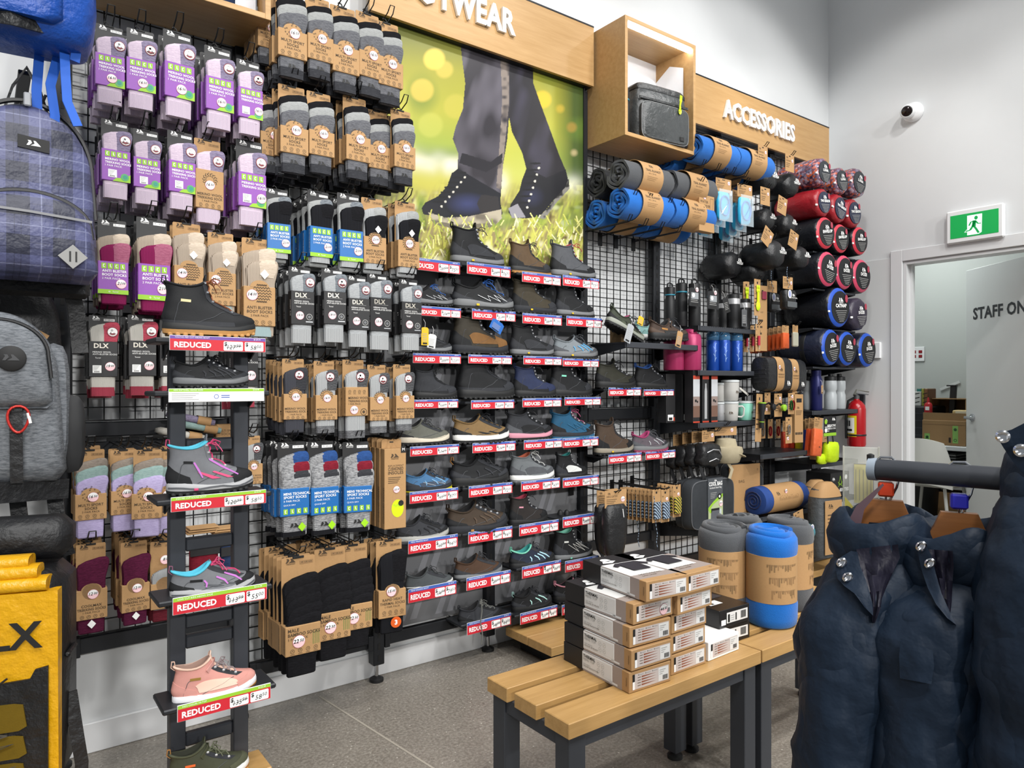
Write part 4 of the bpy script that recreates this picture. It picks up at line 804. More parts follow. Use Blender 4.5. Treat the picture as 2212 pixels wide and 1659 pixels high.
SHD=(('boot',978,1096,577,'black grey-soled boot, top row',dict(upper=sb,toe=sdg,heel=sdg,mid=sog,out=sol,lace=blk_l,panel=sdg,vib=yel_l)),('boot',1106,1198,595,'brown boot with gum outsole, top row',dict(upper=sh('brown','#5c4a36','#4b3b2a'),toe=sdg,heel=sb,mid=sol,out=gum,lace=blk_l,rand=sb,eye=steel_dk)),('boot',1195,1291,605,'grey boot with red lining, top row',dict(upper=sg_,toe=sb,heel=sb,mid=sog,out=sol,lining=red_l,lace=red_l,rand=sb,vib=yel_l)),('low',887,984,662,'black shoe with blue laces beside the dlx socks',dict(upper=sb,toe=sdg,heel=sdg,mid=sog,out=sol,lace=blu_l,zig=(silv,3))),('low',982,1114,673,'black shoe with silver zigzag and blue lace, second row',dict(upper=sb,toe=sdg,heel=sdg,mid=sog,out=sol,lace=blu_l,zig=(silv,3),vib=yel_l,wave=.03)),('boot',1112,1211,680,'olive brown boot with metal eyelets, second row',dict(upper=sh('olivebrown','#403a2e','#332e24'),toe=sdg,heel=sb,mid=sdg,out=sol,lace=blk_l,eye=chrome,vib=yel_l)),('boot',1206,1290,687,'all black boot, right end of the second row',dict(upper=sb,toe=sb,heel=sdg,mid=sog,out=sol,lace=blk_l,vib=yel_l)),('low',887,982,764,'black shoe with hanging tag, third row',dict(upper=sb,toe=sdg,mid=sog,out=sol,lace=blk_l)),('boot',981,1103,767,'tan-toed dark boot, third row',dict(upper=sh('darkbrown','#3a352c','#2d2922'),toe=sh('tan','#7d5a33','#68492a'),toe_h=.4,panel=sh('tan','#7d5a33'),heel=sb,mid=sdg,out=sol,lace=blk_l)),('boot',1108,1201,772,'black boot with purple lining, third row',dict(upper=sb,toe=sdg,heel=sdg,mid=sog,out=sol,lining=mat('purple_lining','#5d3a6b',.8),lace=blk_l,panel=sdg,vib=yel_l)),('low',1201,1294,777,'pale grey shoe with blue trim, third row',dict(upper=sh('palegrey','#7e858a','#6a7075'),toe=sg_,heel=sg_,mid=sog,out=sol,lace=sg_,bars=(mat('sky_trim','#4a93c0',.6),4),vib=yel_l)),('boot',897,992,862,'dark grey boot, left end of the fourth row',dict(upper=sdg,toe=sdg,mid=sol,out=sol,lace=blk_l,eye=steel_dk,rand=sb)),('boot',994,1119,862,'wide black boot, fourth row',dict(upper=sb,toe=sdg,mid=sol,out=sol,lace=blk_l,eye=steel_dk,rand=sdg)),('boot',1115,1206,859,'navy boot with pale pink lining, fourth row',dict(upper=sh('navy','#2b3350','#232a42'),toe=sh('navy','#2b3350'),heel=sb,lining=mat('blush_lining','#c7a9a8',.8),mid=sol,out=sol,lace=blk_l,rand=sb)),('boot',1195,1287,858,'black boot with green lining, fourth row',dict(upper=sb,toe=sdg,heel=sdg,lining=mat('green_lining','#2f6a56',.8),mid=sol,out=sol,lace=blk_l,slash=mint)),('low',862,976,961,'olive grey shoe with cream sole, fifth row',dict(upper=sh('olivegrey','#5f6058','#50514a'),heel=sb,mid=soc,out=sol,lace=blk_l,wave=.03)),('low',983,1104,957,'tan shoe with white sole, fifth row',dict(upper=sh('tanshoe','#7a6240','#685335'),toe=sb,heel=sb,mid=sow,out=sol,lace=sdg,wedge=sb)),('mid',1098,1199,951,'charcoal boot with pink heel sole, fifth row',dict(upper=sdg,toe=sb,heel=sg_,mid=pinks,out=sol,lace=blk_l,panel=sb)),('mid',1195,1287,948,'blue suede boot with pink lace, fifth row',dict(upper=sh('suedeblue','#235574','#1b4560'),toe=sb,heel=sb,mid=sdg,out=mat('sole_blue','#2f6486',.6),lace=mat('berry_lace','#a24a6c',.7),zig=(sh('suedelight','#3f7698'),3))),('low',878,982,1064,'blue shoe with yellow outsole, sixth row',dict(upper=sh('skyblue','#456f96','#385d80'),toe=sh('steelblue','#3a4657'),heel=sdg,mid=sdg,out=mat('sole_yellow','#cfc414',.5),lace=sdg,panel=sh('steelblue','#3a4657'),bars=(sh('sky2','#6f9cc0'),3),zig=(silv,2))),('low',978,1107,1049,'black shoe with orange heel mark, sixth row',dict(upper=sb,toe=sdg,heel=sdg,mid=sol,out=sol,lace=blk_l,bars=(sdg,3),tab=gum)),('mid',1108,1205,1040,'grey boot with white sole and coral lining, sixth row',dict(upper=sh('midgrey','#6c7073','#5b5f62'),toe=sg_,heel=sg_,lining=orl,mid=sow,out=sog,lace=wl,panel=sg_)),('boot',1207,1276,1033,'black and white snow boot, sixth row',dict(upper=sb,toe=sb,heel=sdg,tongue=mat('white_shell','#c9cbc9',.5),mid=sol,out=sol,lining=mat('teal_lining','#2f8a86',.8),panel=mat('white_shell','#c9cbc9',.5),lace=blk_l,rows=3)),('low',858,976,1171,'black shoe with pale grey sole, seventh row',dict(upper=sdg,toe=sb,heel=sb,mid=mat('sole_pale','#a4a49f',.55),out=sol,lace=sdg,bars=(sb,4),lining=sb,vib=soc)),('low',969,1104,1151,'dark brown shoe with black heel, seventh row',dict(upper=sh('cocoa','#41362c','#352c24'),toe=sdg,heel=sb,mid=sdg,out=sol,lace=blk_l,bars=(sh('cocoa2','#54463a'),4),vib=gum,eye=silv)),('boot',1106,1191,1133,'dark boot with red lining, seventh row',dict(upper=sh('umber','#2e2a28','#232020'),toe=sb,heel=sb,lining=mat('rose_lining','#b5465a',.8),mid=sol,out=sol,lace=blk_l,slash=pinks)),('low',880,985,1278,'plain grey shoe with white sole, bottom left',dict(upper=sh('slategrey','#474b4d','#3c4042'),mid=sow,out=sow,lace=blk_l,rows=3,lugs=0,wave=.03)),('low',987,1092,1251,'brown shoe with grey sole, eighth row',dict(upper=sh('brownshoe','#493528','#3b2b20'),toe=sdg,heel=sdg,mid=sog,out=sol,lace=blk_l,vib=yel_l,rand=sdg)),('low',1107,1202,1226,'navy shoe with teal lining, eighth row',dict(upper=sh('midnight','#232a3a','#1b212e'),toe=sb,heel=sb,lining=mat('teal_lining','#2f8a86',.8),collar=mint,mid=sol,out=sol,lace=blk_l,bars=(mat('ice_trim','#9cc4cf',.6),4))),('boot',1203,1287,1208,'black boot with white laces and mint lining',dict(upper=sb,toe=sdg,heel=sdg,lining=mint,mid=sog,out=sol,lace=sdg,zig=(wl,3),slash=wl,vib=mint)),('low',995,1090,1348,'black shoe with dangling lace, bottom row',dict(upper=sdg,toe=sb,heel=sb,mid=sol,out=sol,lace=mat('speckled_lace','#6b6c68',.7))),('low',1112,1199,1318,'black shoe with mint stripes, bottom row',dict(upper=sb,toe=sdg,heel=sdg,mid=sol,out=sol,lace=sdg,bars=(mat('ice_mint','#a9d6cf',.6),3),tab=mat('ice_mint','#a9d6cf',.6))),('low',1203,1290,1296,'dark shoe with pink trim behind the thermal boxes',dict(upper=sb,toe=sdg,heel=sdg,mid=sol,out=sol,lace=blk_l,collar=pinks)),('mid',1294,1377,840,'olive black boot on the grid, left of the blue-lined one',dict(upper=sh('olive','#35352c','#292923'),toe=sb,heel=sb,mid=sol,out=sol,lace=blk_l)),('mid',1378,1450,841,'black boot with blue lining on the grid',dict(upper=sb,toe=sdg,heel=sb,lining=mat('bright_blue_lining','#2c569c',.8),collar=mat('bright_blue_lining','#2c569c',.8),mid=sol,out=sol,lace=blk_l)),('boot',1291,1376,982,'brown leather boot on the grid',dict(upper=sh('leather','#4c3e33','#3e3229'),toe=sb,heel=sb,mid=mat('sole_taupe','#8a8375',.6),out=sol,lace=blk_l,eye=steel_dk,vib=yel_l)),('low',1372,1446,976,'grey shoe with pink lining on the grid',dict(upper=sh('plumgrey','#5b535a','#4b444a'),toe=sdg,heel=sg_,lining=mat('plum_lining','#93305e',.8),collar=mat('plum_lining','#93305e',.8),mid=sog,out=mat('sole_magenta','#8d3a58',.6),lace=sg_,bars=(silv,3))),)
SHY=2.69
def place_shoe(kind,c,u0,u1,vb,y,label,flip=False,rz=0,group=None,ry=0):
 pr=shoe_parts(kind,c);a=onY(u0,vb,y-.03);b=onY(u1,vb,y-.03);L=(b.x-a.x)/1.06
 um=(u0+u1)/2;z=onY(um,vb,y-.02).z+.115*L
 return put(pr,'hiking_boot' if kind in('boot','mid')else 'shoe',label,'boot' if kind in('boot','mid')else 'shoe',(a.x+.03*L,y,z),rz,group,L,ry=ry)
shoe_at=[]
for k,u0,u1,vb,lb,c in SHD:
 o=place_shoe(k,c,u0,u1,vb,SHY if u0<1285 else 2.66,lb,rz=R.uniform(-.05,.03));shoe_at.append((o.location.copy(),o.scale[0]))
 # hanging tag on the half-hidden shoe and long lace of the bottom shoe
def hangtag(loc,mt,w,h,label,ry=0,rz=0,name='swing_tag',txtc=None,sy=.0008):
 t=thing(name,label,'tag',loc,rz,ry=ry);m=M();m.prism([(-w/2,-h),(w/2,-h),(w/2,-.006),(w*.3,0),(-w*.3,0),(-w/2,-.006)],sy,mt);obj('card',m,t,smooth=0)
 m=M();fn=P0(-.0003)
 for k in range(5):m.rect(-w*.35,-h*(.35+.1*k),w*(.3-.05*(k%2)),-h*(.38+.1*k),txtc or grayp,fn)
 m.rect(-w*.3,-h*.95,w*.3,-h*.85,blk,fn);obj('tag_print',m,t,smooth=0)
 m=M();m.tube([(0,0,-.004),(.004,.004,.02),(0,.012,.035)],.0007,wht,4);obj('string',m,t);return t
hangtag(onY(935,722,2.62),mat('tag_white','#dcdcd8',.5),.04,.06,'white swing tag on the half-hidden black shoe',ry=.15)
hangtag(onY(918,707,2.60),mat('tag_yellow','#e2b51e',.5),.035,.075,'yellow swing tag beside the grey dlx socks')
hangtag(onY(1078,694,2.60),mat('tag_blue','#1b5fae',.5),.07,.05,'blue swing tag on the tan-toed boot',ry=.5)
# ---------------------------------------------------------------- shelves with price tickets
def ticket(w,h,top,p1,p2,red=True,topw='',q=''):
 m=M();m.box((0,.0015,-h/2),(w,.003,h),mat('ticket_holder','#d6d7d9',.25),.0008);out=[m];s=M();fn=P0(-.0004);f2=P0(-.0009);f3=P0(-.0014)
 s.rect(-w/2+.001,-h*.24,w/2-.001,-.001,top,fn)
 s.text(topw or 'MENS WALKING BOOT',-w*.45,-h*.17,h*.1,wht,f2,'L',maxw=w*.5);s.text(q or '$'+p1[:-1]+'9',w*.44,-h*.17,h*.1,wht,f2,'R')
 if red:
  s.rect(-w/2+.001,-h+.001,w/2-.001,-h*.24,red_p,fn);s.text('REDUCED',-w*.455,-h*.78,h*.36,wht,f2,'L',maxw=w*.4,bold=.035)
  for x,p in((.145,p1),(.37,p2)):
   x*=w;bw=w*.205;s.flat([(x-bw/2,-h*.88),(x-bw/2+h*.05,-h*.93),(x+bw/2-h*.05,-h*.93),(x+bw/2,-h*.88),(x+bw/2,-h*.36),(x+bw/2-h*.05,-h*.31),(x-bw/2+h*.05,-h*.31),(x-bw/2,-h*.36)],wht,f2)
   s.text('$',x-bw*.46,-h*.6,h*.26,blk,f3,'L',bold=.02);a,b=p.split('.');s.text(a,x+bw*.1,-h*.83,h*.3,blk,f3,'R',sh=.18,maxw=bw*.42);s.text(b,x+bw*.14,-h*.7,h*.22,blk,f3,'L',sh=.18,maxw=bw*.34)
   if p is p1:s.line([(x-bw*.36,-h*.74),(x+bw*.46,-h*.6)],h*.025,blk,P0(-.0018))
 else:
  s.rect(-w/2+.001,-h+.001,w/2-.001,-h*.24,wht,fn)
  for k in range(4):s.rect(-w*.47,-h*(.36+.14*k),-w*(.2+.03*(k%3)),-h*(.40+.14*k),grayp,f2)
  s.ring(-.02*w,-h*.6,h*.13,h*.17,navyp,f2);s.rect(.03*w,-h*.56,.12*w,-h*.5,navyp,f2);s.rect(.03*w,-h*.7,.12*w,-h*.64,navyp,f2)
 out.append(s);return out
def shelf(u0,u1,v0,v1,yt,depth,label,p1,p2,top=navyp,red=True,back=2.795,topw='',q='',xl=.008,dip=.0,um=None,thick=.012):
 a,b=onY(u0,(v0+v1)/2,yt),onY(u1,(v0+v1)/2,yt);uc=um or(u0+u1)/2;zt=onY(uc,v0,yt).z;zb=onY(uc,v1,yt).z
 w=b.x-a.x;h=zt-zb;t=thing('shoe_shelf',label,'shelf',((a.x+b.x)/2,yt,zt));W=w+xl*2
 m=M();m.box((-xl*.6,depth/2+.004,-.012),(W+.02,depth,thick),steel_dk,.003);obj('shelf_plate',m,t)
 for s in(-1,1):
  m=M();x=s*(W/2-.02);m.prism([(0,-.016),(0,-.055),(-depth*.7,-.018)],.003,steel_dk,lambda a_,z,y:(x+y,depth+a_,z));m.box((x,depth+(back-yt-depth)/2,-.03),(.006,max(back-yt-depth,.004)+.01,.04),steel_dk);obj('bracket',m,t)
 tk=ticket(w,h,top,p1,p2,red,topw,q);o=obj('price_ticket',tk[0],t);obj('ticket_print',tk[1],o,smooth=0);return t
PR=['207.99 75.50','209.99 76.50','164.99 120.00','201.99 73.50','274.99 173.50','221.99 72.50','380.99 117.00','214.99 95.00','205.99 123.00','216.99 35.00','270.99 36.00','229.99 123.00','150.99 87.00','150.99 87.00','165.99 37.00','153.99 37.00','174.99 52.00','179.99 53.00','116.99 87.00','209.99 68.50','169.99 87.00','131.99 72.00','165.99 43.00','183.99 87.00','160.99 94.50','160.99 94.50','249.99 87.00','199.99 53.00','134.99 79.50','289.99 159.00','148.99 44.00','150.99 61.00','148.99 44.00','121.99 44.00','121.99 44.00','149.99 85.00','179.99 75.00','209.99 85.00','169.99 85.00']
TG=[(889,994,561,587,'left end, top shelf row'),(1009,1103,571,596,'under the black grey-soled boot'),(1128,1212,591,613,'under the brown gum-soled boot'),(1216,1294,598,621,'under the red-lined grey boot'),(900,996,663,684,'under the blue-laced black shoe'),(1020,1114,670,692,'under the silver zigzag shoe'),(1129,1214,679,701,'under the olive brown boot'),(1224,1300,685,706,'under the all black boot'),(892,996,764,785,'under the shoe with white tag'),(1012,1106,767,786,'under the tan-toed boot'),(1131,1214,770,788,'under the purple-lined boot'),(1216,1294,775,792,'under the pale grey shoe'),(893,990,863,882,'under the dark grey boot'),(1018,1111,864,883,'under the wide black boot'),(1129,1213,860,879,'under the navy boot'),(1220,1298,858,875,'under the green-lined boot'),(886,992,962,983,'under the cream-soled shoe'),(1021,1114,955,976,'under the tan white-soled shoe'),(1132,1215,949,969,'under the pink-heeled boot'),(1216,1293,945,965,'under the blue suede boot'),(885,990,1058,1083,'under the yellow-soled blue shoe'),(1013,1107,1046,1070,'under the shoe with orange heel mark'),(1126,1210,1036,1058,'under the coral-lined boot'),(1216,1293,1029,1050,'under the snow boot'),(882,989,1161,1189,'under the pale-soled black shoe'),(1012,1107,1143,1168,'under the dark brown shoe'),(1122,1207,1128,1152,'under the red-lined dark boot'),(1216,1292,1112,1135,'empty, above the mint-lined boot'),(882,986,1264,1293,'under the plain grey white-soled shoe'),(1008,1103,1240,1267,'under the brown shoe, eighth row'),(1128,1212,1217,1242,'under the teal-lined navy shoe'),(1221,1292,1206,1230,'behind the thermal box stack'),(1009,1104,1335,1361,'under the shoe with dangling lace'),(1124,1204,1316,1340,'under the mint-striped shoe'),(1214,1292,1298,1320,'behind the boxes, bottom row'),(1315,1385,837,855,'under the olive black boot on the grid'),(1391,1456,841,855,'under the blue-lined boot on the grid'),(1315,1386,980,999,'under the brown boot on the grid'),(1395,1459,974,991,'under the pink-lined shoe on the grid')]
for(u0,u1,v0,v1,lb),pr in zip(TG,PR):
 p1,p2=pr.split();r=u0>1300
 shelf(u0,u1,v0,v1,2.61 if r else 2.635,.13,'dark metal shoe shelf with red REDUCED ticket, '+lb,p1,p2,topw='MENS WALKING BOOT' if u0<1110 else 'LADIES WALKING BOOT',xl=.012)
 # shoe rail arms that carry the two grid shelves
t=thing('dangling_lace','long speckled lace hanging from the bottom black shoe','lace',onY(1040,1295,2.62));m=M();q=onY(1040,1295,2.62)
m.tube([onY(u,v,2.618)-q for u,v in((1040,1295),(1041,1320),(1038,1345),(1042,1368),(1040,1392))],.003,mat('speckled_lace','#6b6c68',.7),6);obj('cord',m,t)
for i,u in enumerate((1210,1224)):
 t=thing('shoe_foot_plug','%s small black plug on the empty shoe shelf'%('left','right')[i],'plug',onY(u,1112,2.70));m=M();m.lathe([(.014,0),(.014,.012),(.009,.022),(.002,.026)],rubber,12);obj('plug',m,t)
 # ================================================================ DISPLAY BOXES
def cube_box(x0,x1,z0,z1,yf,yb,label,tl):
 t=thing('display_box',label,'display box',(x0,yf,z0));w,h,d,k=x1-x0,z1-z0,yb-yf,.02
 for nm,c,s in(('side_panel',(k/2,d/2,h/2),(k,d,h)),('side_panel',(w-k/2,d/2,h/2),(k,d,h)),('top_panel',(w/2,d/2,h-k/2),(w-2*k,d,k)),('bottom_panel',(w/2,d/2,k/2),(w-2*k,d,k))):
  m=M();m.box(c,s,oak,.0012);obj(nm,m,t)
 m=M();wb=mat('white_insert','#eceef2',.35);X=w-k-.012;pts=[(k,d-.02),(w*.68,d-.02),(X,d-.02),(X,d*.55),(X,.06)]
 zt=[h-.07,h-.08,h-.13,h-.07,h-.11];vs=[(x,y,k)for x,y in pts]+[(x,y,z)for(x,y),z in zip(pts,zt)];n=5;vs+=[(x-(.004 if i%n>1 else 0),y-(.004 if i%n<3 else 0),z)for i,(x,y,z)in enumerate(vs)]
 m.add(vs,[(i,i+1,i+n+1,i+n)for i in range(4)]+[(i+2*n,i+3*n,i+3*n+1,i+2*n+1)for i in range(4)],wb);obj('faceted_insert',m,t,smooth=0)
 m=M();m.box((w/2,d-.006,h/2),(w-2*k,.01,h-2*k),wb);obj('back_panel',m,t)
 m=M();m.box((w/2,.022,h-k-.009),(w-2*k-.004,.026,.016),mat('led_diffuser','#ffffff',.4,emit=22),.003);obj('led_strip',m,t)
 return t
BX0,BX1,BZ0,BZ1,BYF=2.592,3.142,2.532,3.135,2.51
cube_box(BX0,BX1,BZ0,BZ1,BYF,2.79,'oak display box with lit strip and grey cooler bag, left of ACCESSORIES',1)
cube_box(.27,.822,2.56,3.16,BYF,2.79,'oak display box above the purple sock rows',0)
bz=BZ0+.02
def cooler_bag():
 grey=mat('waxed_grey','#4b4e4f',.38,0,'nylon','#3a3d3e',.8);dk=mat('waxed_dark','#2b2d2e',.4,0,'nylon','#202223',.8)
 t=thing('cooler_bag','grey cooler bag with yellow spork inside the oak display box','bag',(2.905,2.60,bz),-.1);w,d,h=.36,.15,.27
 m=M();m.loft([[(x*1.0,y,z)for x,y,z in sup(w/2*f,d/2*f,20,.35,zz)]for zz,f in((0,.93),(.015,1),(.14,1.02),(h-.06,1.0),(h-.005,.97),(h,.9))],grey);obj('body',m,t,smooth=50)
 m=M();m.loft([sup(w/2*f,d/2*f,20,.35,z)for z,f in((h-.004,.99),(h+.012,1.0),(h+.03,.9),(h+.036,.6))],dk);obj('lid',m,t,smooth=50)
 m=M();m.loft([[(p[0],-d/2-.006-dd,p[1]+.1)for p in sup(w*.46*f,.098*f,24,.3)]for f,dd in((1,-.01),(1,.008),(.94,.016))],grey,xf=None);obj('front_pocket',m,t,smooth=50)
 m=M();m.tube([(p[0],-d/2-.015,p[1]+.1)for p in sup(w*.46,.098,32,.3)],.0025,mat('grey_piping','#77797a',.5),5,closed=True);obj('piping',m,t)
 m=M();m.box((0,-d/2-.004,h-.055),(w*.96,.006,.014),dk,.002);obj('trim_band',m,t)
 m=M();m.box((.11,-d/2-.024,.035),(.03,.004,.024),rubber,.003);logo(m,.11,.032,.014,mat('emboss','#3d3d3d',.4),P0(-d/2-.0265),False);obj('rubber_badge',m,t)
 t2=thing('spork','yellow spork tucked in the grey cooler bag pocket','spork',(2.99,2.490,bz+.215),0,ry=.12);spork_mesh(t2,.105)
def spork_mesh(t,L):
 m=M();fl=fluo;k=L/.16;m.strip([(0,0,-.03*k),(0,.002,.0),(0,0,.03*k)],[.018*k,.013*k,.018*k],.004,fl,side=(1,0,0));obj('handle',m,t)
 m=M();
 rings=[]
 for z,w,d in((-.03,.009,0),(-.04,.016,.005),(-.055,.019,.008),(-.07,.015,.005),(-.08,.004,0)):rings.append([(x*k,-.002+y,z*k)for x,y in((-w,0),(-w*.5,d),(0,d*1.3),(w*.5,d),(w,0),(0,d*1.3-.002))])
 m.loft(rings,fl);obj('spoon_bowl',m,t,smooth=60)
 m=M()
 for x in(-.012,-.004,.004,.012):m.box((x*k,0,.066*k),(.004*k,.004,.03*k),fl,.001)
 m.box((0,0,.04*k),(.03*k,.004,.026*k),fl,.002);obj('fork_tines',m,t)
cooler_bag()
def bottle(name,label,loc,prof,body,cap,capz,n=20,cat='bottle',group=None,extra=None,rz=0,s=1):
 t=thing(name,label,cat,loc,rz,group,s);a=[p for p in prof if p[1]<=capz+1e-6];b=[p for p in prof if p[1]>=capz-1e-6]
 m=M();m.lathe(a,body,n);obj('body',m,t,smooth=40);m=M();m.lathe(b,cap,n);obj('cap',m,t,smooth=40)
 if extra:extra(t)
 return t
blkm=mat('matte_black_metal','#1f2022',.5,.2);stl=mat('brushed_steel','#c4c5c7',.34,.55);bkp=mat('black_plastic','#18191b',.45)
bottle('flask','tall black flask with teal ring inside the oak display box',(2.657,2.59,bz),[(.035,0),(.037,.004),(.037,.16),(.031,.185),(.032,.19),(.034,.2),(.034,.245),(.026,.25)],blkm,bkp,.19,extra=lambda t:(lambda m:(m.lathe([(.0325,.186),(.0345,.188),(.0345,.193),(.0325,.195)],mat('teal_ring','#2d7f96',.4),20),obj('teal_ring',m,t)))(M()))
t=thing('black_pouch','black nylon bag slumped right of the grey cooler bag','bag',(3.06,2.60,bz));nyb=mat('black_nylon','#1d1e20',.42,0,'nylon','#131416')
m=M();m.loft([[(x,y,z)for x,y,z in sup(.052*f,.08*f,14,.7,zz,q)]for zz,f,q in((0,.7,.0),(.02,1.05,0),(.08,1.1,0),(.15,.95,.005),(.21,.7,.01),(.235,.3,.012))],nyb);obj('body',m,t,smooth=60)
m=M();m.tube([(.0,-.085,.16),(-.02,-.095,.12),(.01,-.095,.09),(-.01,-.09,.05)],.004,wire,5);obj('drawcord',m,t);m=M();m.box((0,-.1,.1),(.025,.012,.02),bkp,.003);obj('buckle',m,t)
# folded blue things in the top left box
for i,(x,lb,mt_)in enumerate(((.66,'folded blue marl sock bundle at the top left box edge',yarn('denim_yarn','#2d3d5c','#1f2b45')),(.52,'pale patterned folded bundle in the top left box',yarn('speckle_yarn','#a9adb5','#4c5875')))):
 t=thing('folded_bundle',lb,'socks',(x,2.60,2.581));m=M();m.loft([sup(.055*f,.07*f,16,.5,z)for z,f in((0,.9),(.015,1),(.05,1),(.065,.9))],mt_);obj('lower_fold',m,t,smooth=60);m=M();m.loft([sup(.053*f,.066*f,16,.5,z)for z,f in((.066,.85),(.08,1),(.11,.98),(.125,.7))],mt_);obj('upper_fold',m,t,smooth=60)
 # ================================================================ BLANKET ROLLS
def fleecem(n,a,b):return mat(n,a,.95,0,'fleece',b)
blueF,greyF,dgF,tealF=fleecem('blue_fleece','#1d6bc0','#185caa'),fleecem('grey_fleece','#55575a','#484a4d'),fleecem('dark_grey_fleece','#2c2d2f','#242527'),fleecem('teal_fleece','#3f8592','#357580')
def roll_parts(Lh,r,mt_,band0,band1,txtA,style='trail',turns=4):
 out=[];m=M();n=22;N=turns*n;outer=[];pitch=r*.80/turns
 def rad(i,ph=0):return r*.16+pitch*i/n+.004*math.sin(i*.7)*(i<N-n)
 ring=lambda x,sc:None
 th=pitch*.80;secs=[]
 for x,k in((-Lh,.86),(-Lh+.012,1),(Lh-.012,1),(Lh,.86)):
  prof=[]
  for i in range(N+1):
   a=2*PI*i/n;q=rad(i)+th*(k-1)*.3;prof.append((x+.006*math.sin(a*3+i*.3)*(abs(x)>Lh-.005),q*math.cos(a),q*math.sin(a)))
  for i in range(N,-1,-1):
   a=2*PI*i/n;q=rad(i)-th*k;prof.append((x+.006*math.sin(a*3+i*.3)*(abs(x)>Lh-.005),q*math.cos(a),q*math.sin(a)))
  secs.append(prof)
 n2=len(secs[0]);vs=[p for s in secs for p in s];fs=[]
 for i in range(3):
  for j in range(n2):k=(j+1)%n2;fs.append((i*n2+j,(i+1)*n2+j,(i+1)*n2+k,i*n2+k))
 K=(N+1)
 for e,base in((0,0),(1,3*n2)):
  for i in range(N):
   q=(base+i,base+i+1,base+n2-2-i,base+n2-1-i);fs.append(q if e else tuple(reversed(q)))
 m.add(vs,fs,mt_);out.append(part('spiral_roll',m,smooth=50))
 ro=rad(N)+.0018;m=M();m.lathe([(ro-.002,band0),(ro,band0+.0006),(ro,band1-.0006),(ro-.002,band1)],kraft,32,axis='X',cap=False);sub=M()
 def fn(off):
  def f(x,z):a=PI+PI*.30*-1*0+z/ro;return(x,(ro+off)*math.cos(a+PI*.0),-(ro+off)*math.sin(a))
  return f
 f1=fn(.0004);mid=(band0+band1)/2;w=band1-band0
 if style=='trail':
  logo(sub,mid-w*.05,.055,.03,kpr,f1);sub.text('TRAIL BLANKET',mid,.026,.0125,kpr,f1,'C',maxw=w*.75,bold=.02);sub.text('160 x 120 cm',mid-.01,.012,.007,kpr,f1);sub.disc(mid+w*.38,.055,.004,kpr,f1,8)
  for k in range(3):sub.rect(mid-w*.3,-.0-k*.008,mid+w*.2-k*.01,-.003-k*.008,krafts,f1)
 else:
  rr=random.Random(5)
  for k in range(3):
   zz=.075-k*.055;x0=-ro*.55
   for i in range(22):
    xx=mid-.055+.005*k+i*.005 if style=='x' else 0
 out.append(part('paper_band',m,[('band_print',sub)],smooth=50));return out
ROLLB=roll_parts(.168,.088,blueF,-.075,.075,'');ROLLG=roll_parts(.168,.088,greyF,-.075,.075,'');ROLLD=roll_parts(.168,.088,dgF,-.075,.075,'')
def roll(pr,u,v,y,label,group=None,rx=0,dx=.168,s=1):
 p=onY(u,v,y);return put(pr,'blanket_roll',label,'blanket',(p.x+dx*s,y,p.z),0,group,s,rx=rx)
roll(ROLLG,1335,375,2.53,'rolled grey blanket, left of the upper pair under the display box',rx=.1);roll(ROLLG,1441,396,2.535,'rolled grey blanket, right of the upper pair, beside the bladder card',rx=.3)
roll(ROLLB,1335,436,2.53,'rolled blue blanket under the left grey roll');roll(ROLLB,1437,455,2.535,'rolled blue blanket under the right grey roll',rx=.2)
roll(ROLLD,1289,393,2.705,'dark grey blanket roll behind, beside the mural edge',rx=.5);roll(ROLLB,1286,461,2.705,'blue blanket roll behind, beside the mural edge',rx=.4);roll(ROLLB,1384,480,2.705,'blue blanket roll behind the right lower blue roll',rx=.4)
roll(ROLLB,1494,318,2.53,'rolled blue blanket under the ACCESSORIES board, next to the display box',rx=.05);roll(ROLLB,1577,343,2.535,'rolled blue blanket under the ACCESSORIES board, next to the travel pillows',rx=.1)
roll(ROLLB,1436,344,2.70,'blue blanket roll in shadow right under the display box',rx=.6);roll(ROLLB,1524,365,2.70,'blue blanket roll behind the top blue pair',rx=.2)
def prong(p,L,label,up=.03):
 t=thing('display_hook',label,'hook',(p.x,GRIDY-.012,p.z));m=M();m.tube([(-.009,0,0),(-.009,-L,0),(-.009,-L-.02,up),(.009,-L-.02,up),(.009,-L,0),(.009,0,0)],.0026,wire,5);obj('prong',m,t);m=M();m.box((0,.002,-.02),(.03,.006,.07),wire,.001);obj('hook_plate',m,t)
for i,(u,v)in enumerate(((1360,477),(1395,486),(1430,493),(1468,500))):prong(onY(u,v,2.46),.32,'%s wire hook under the lower blue blanket rolls'%ORD[i])
for i,(u,v)in enumerate(((1372,424),(1404,432),(1448,440),(1474,446))):prong(onY(u,v,2.46),.32,'%s wire hook under the grey blanket rolls'%ORD[i])
for i,(u,v)in enumerate(((1520,358),(1552,366),(1585,374),(1612,380))):prong(onY(u,v,2.46),.32,'%s wire hook under the top blue blanket rolls'%ORD[i])
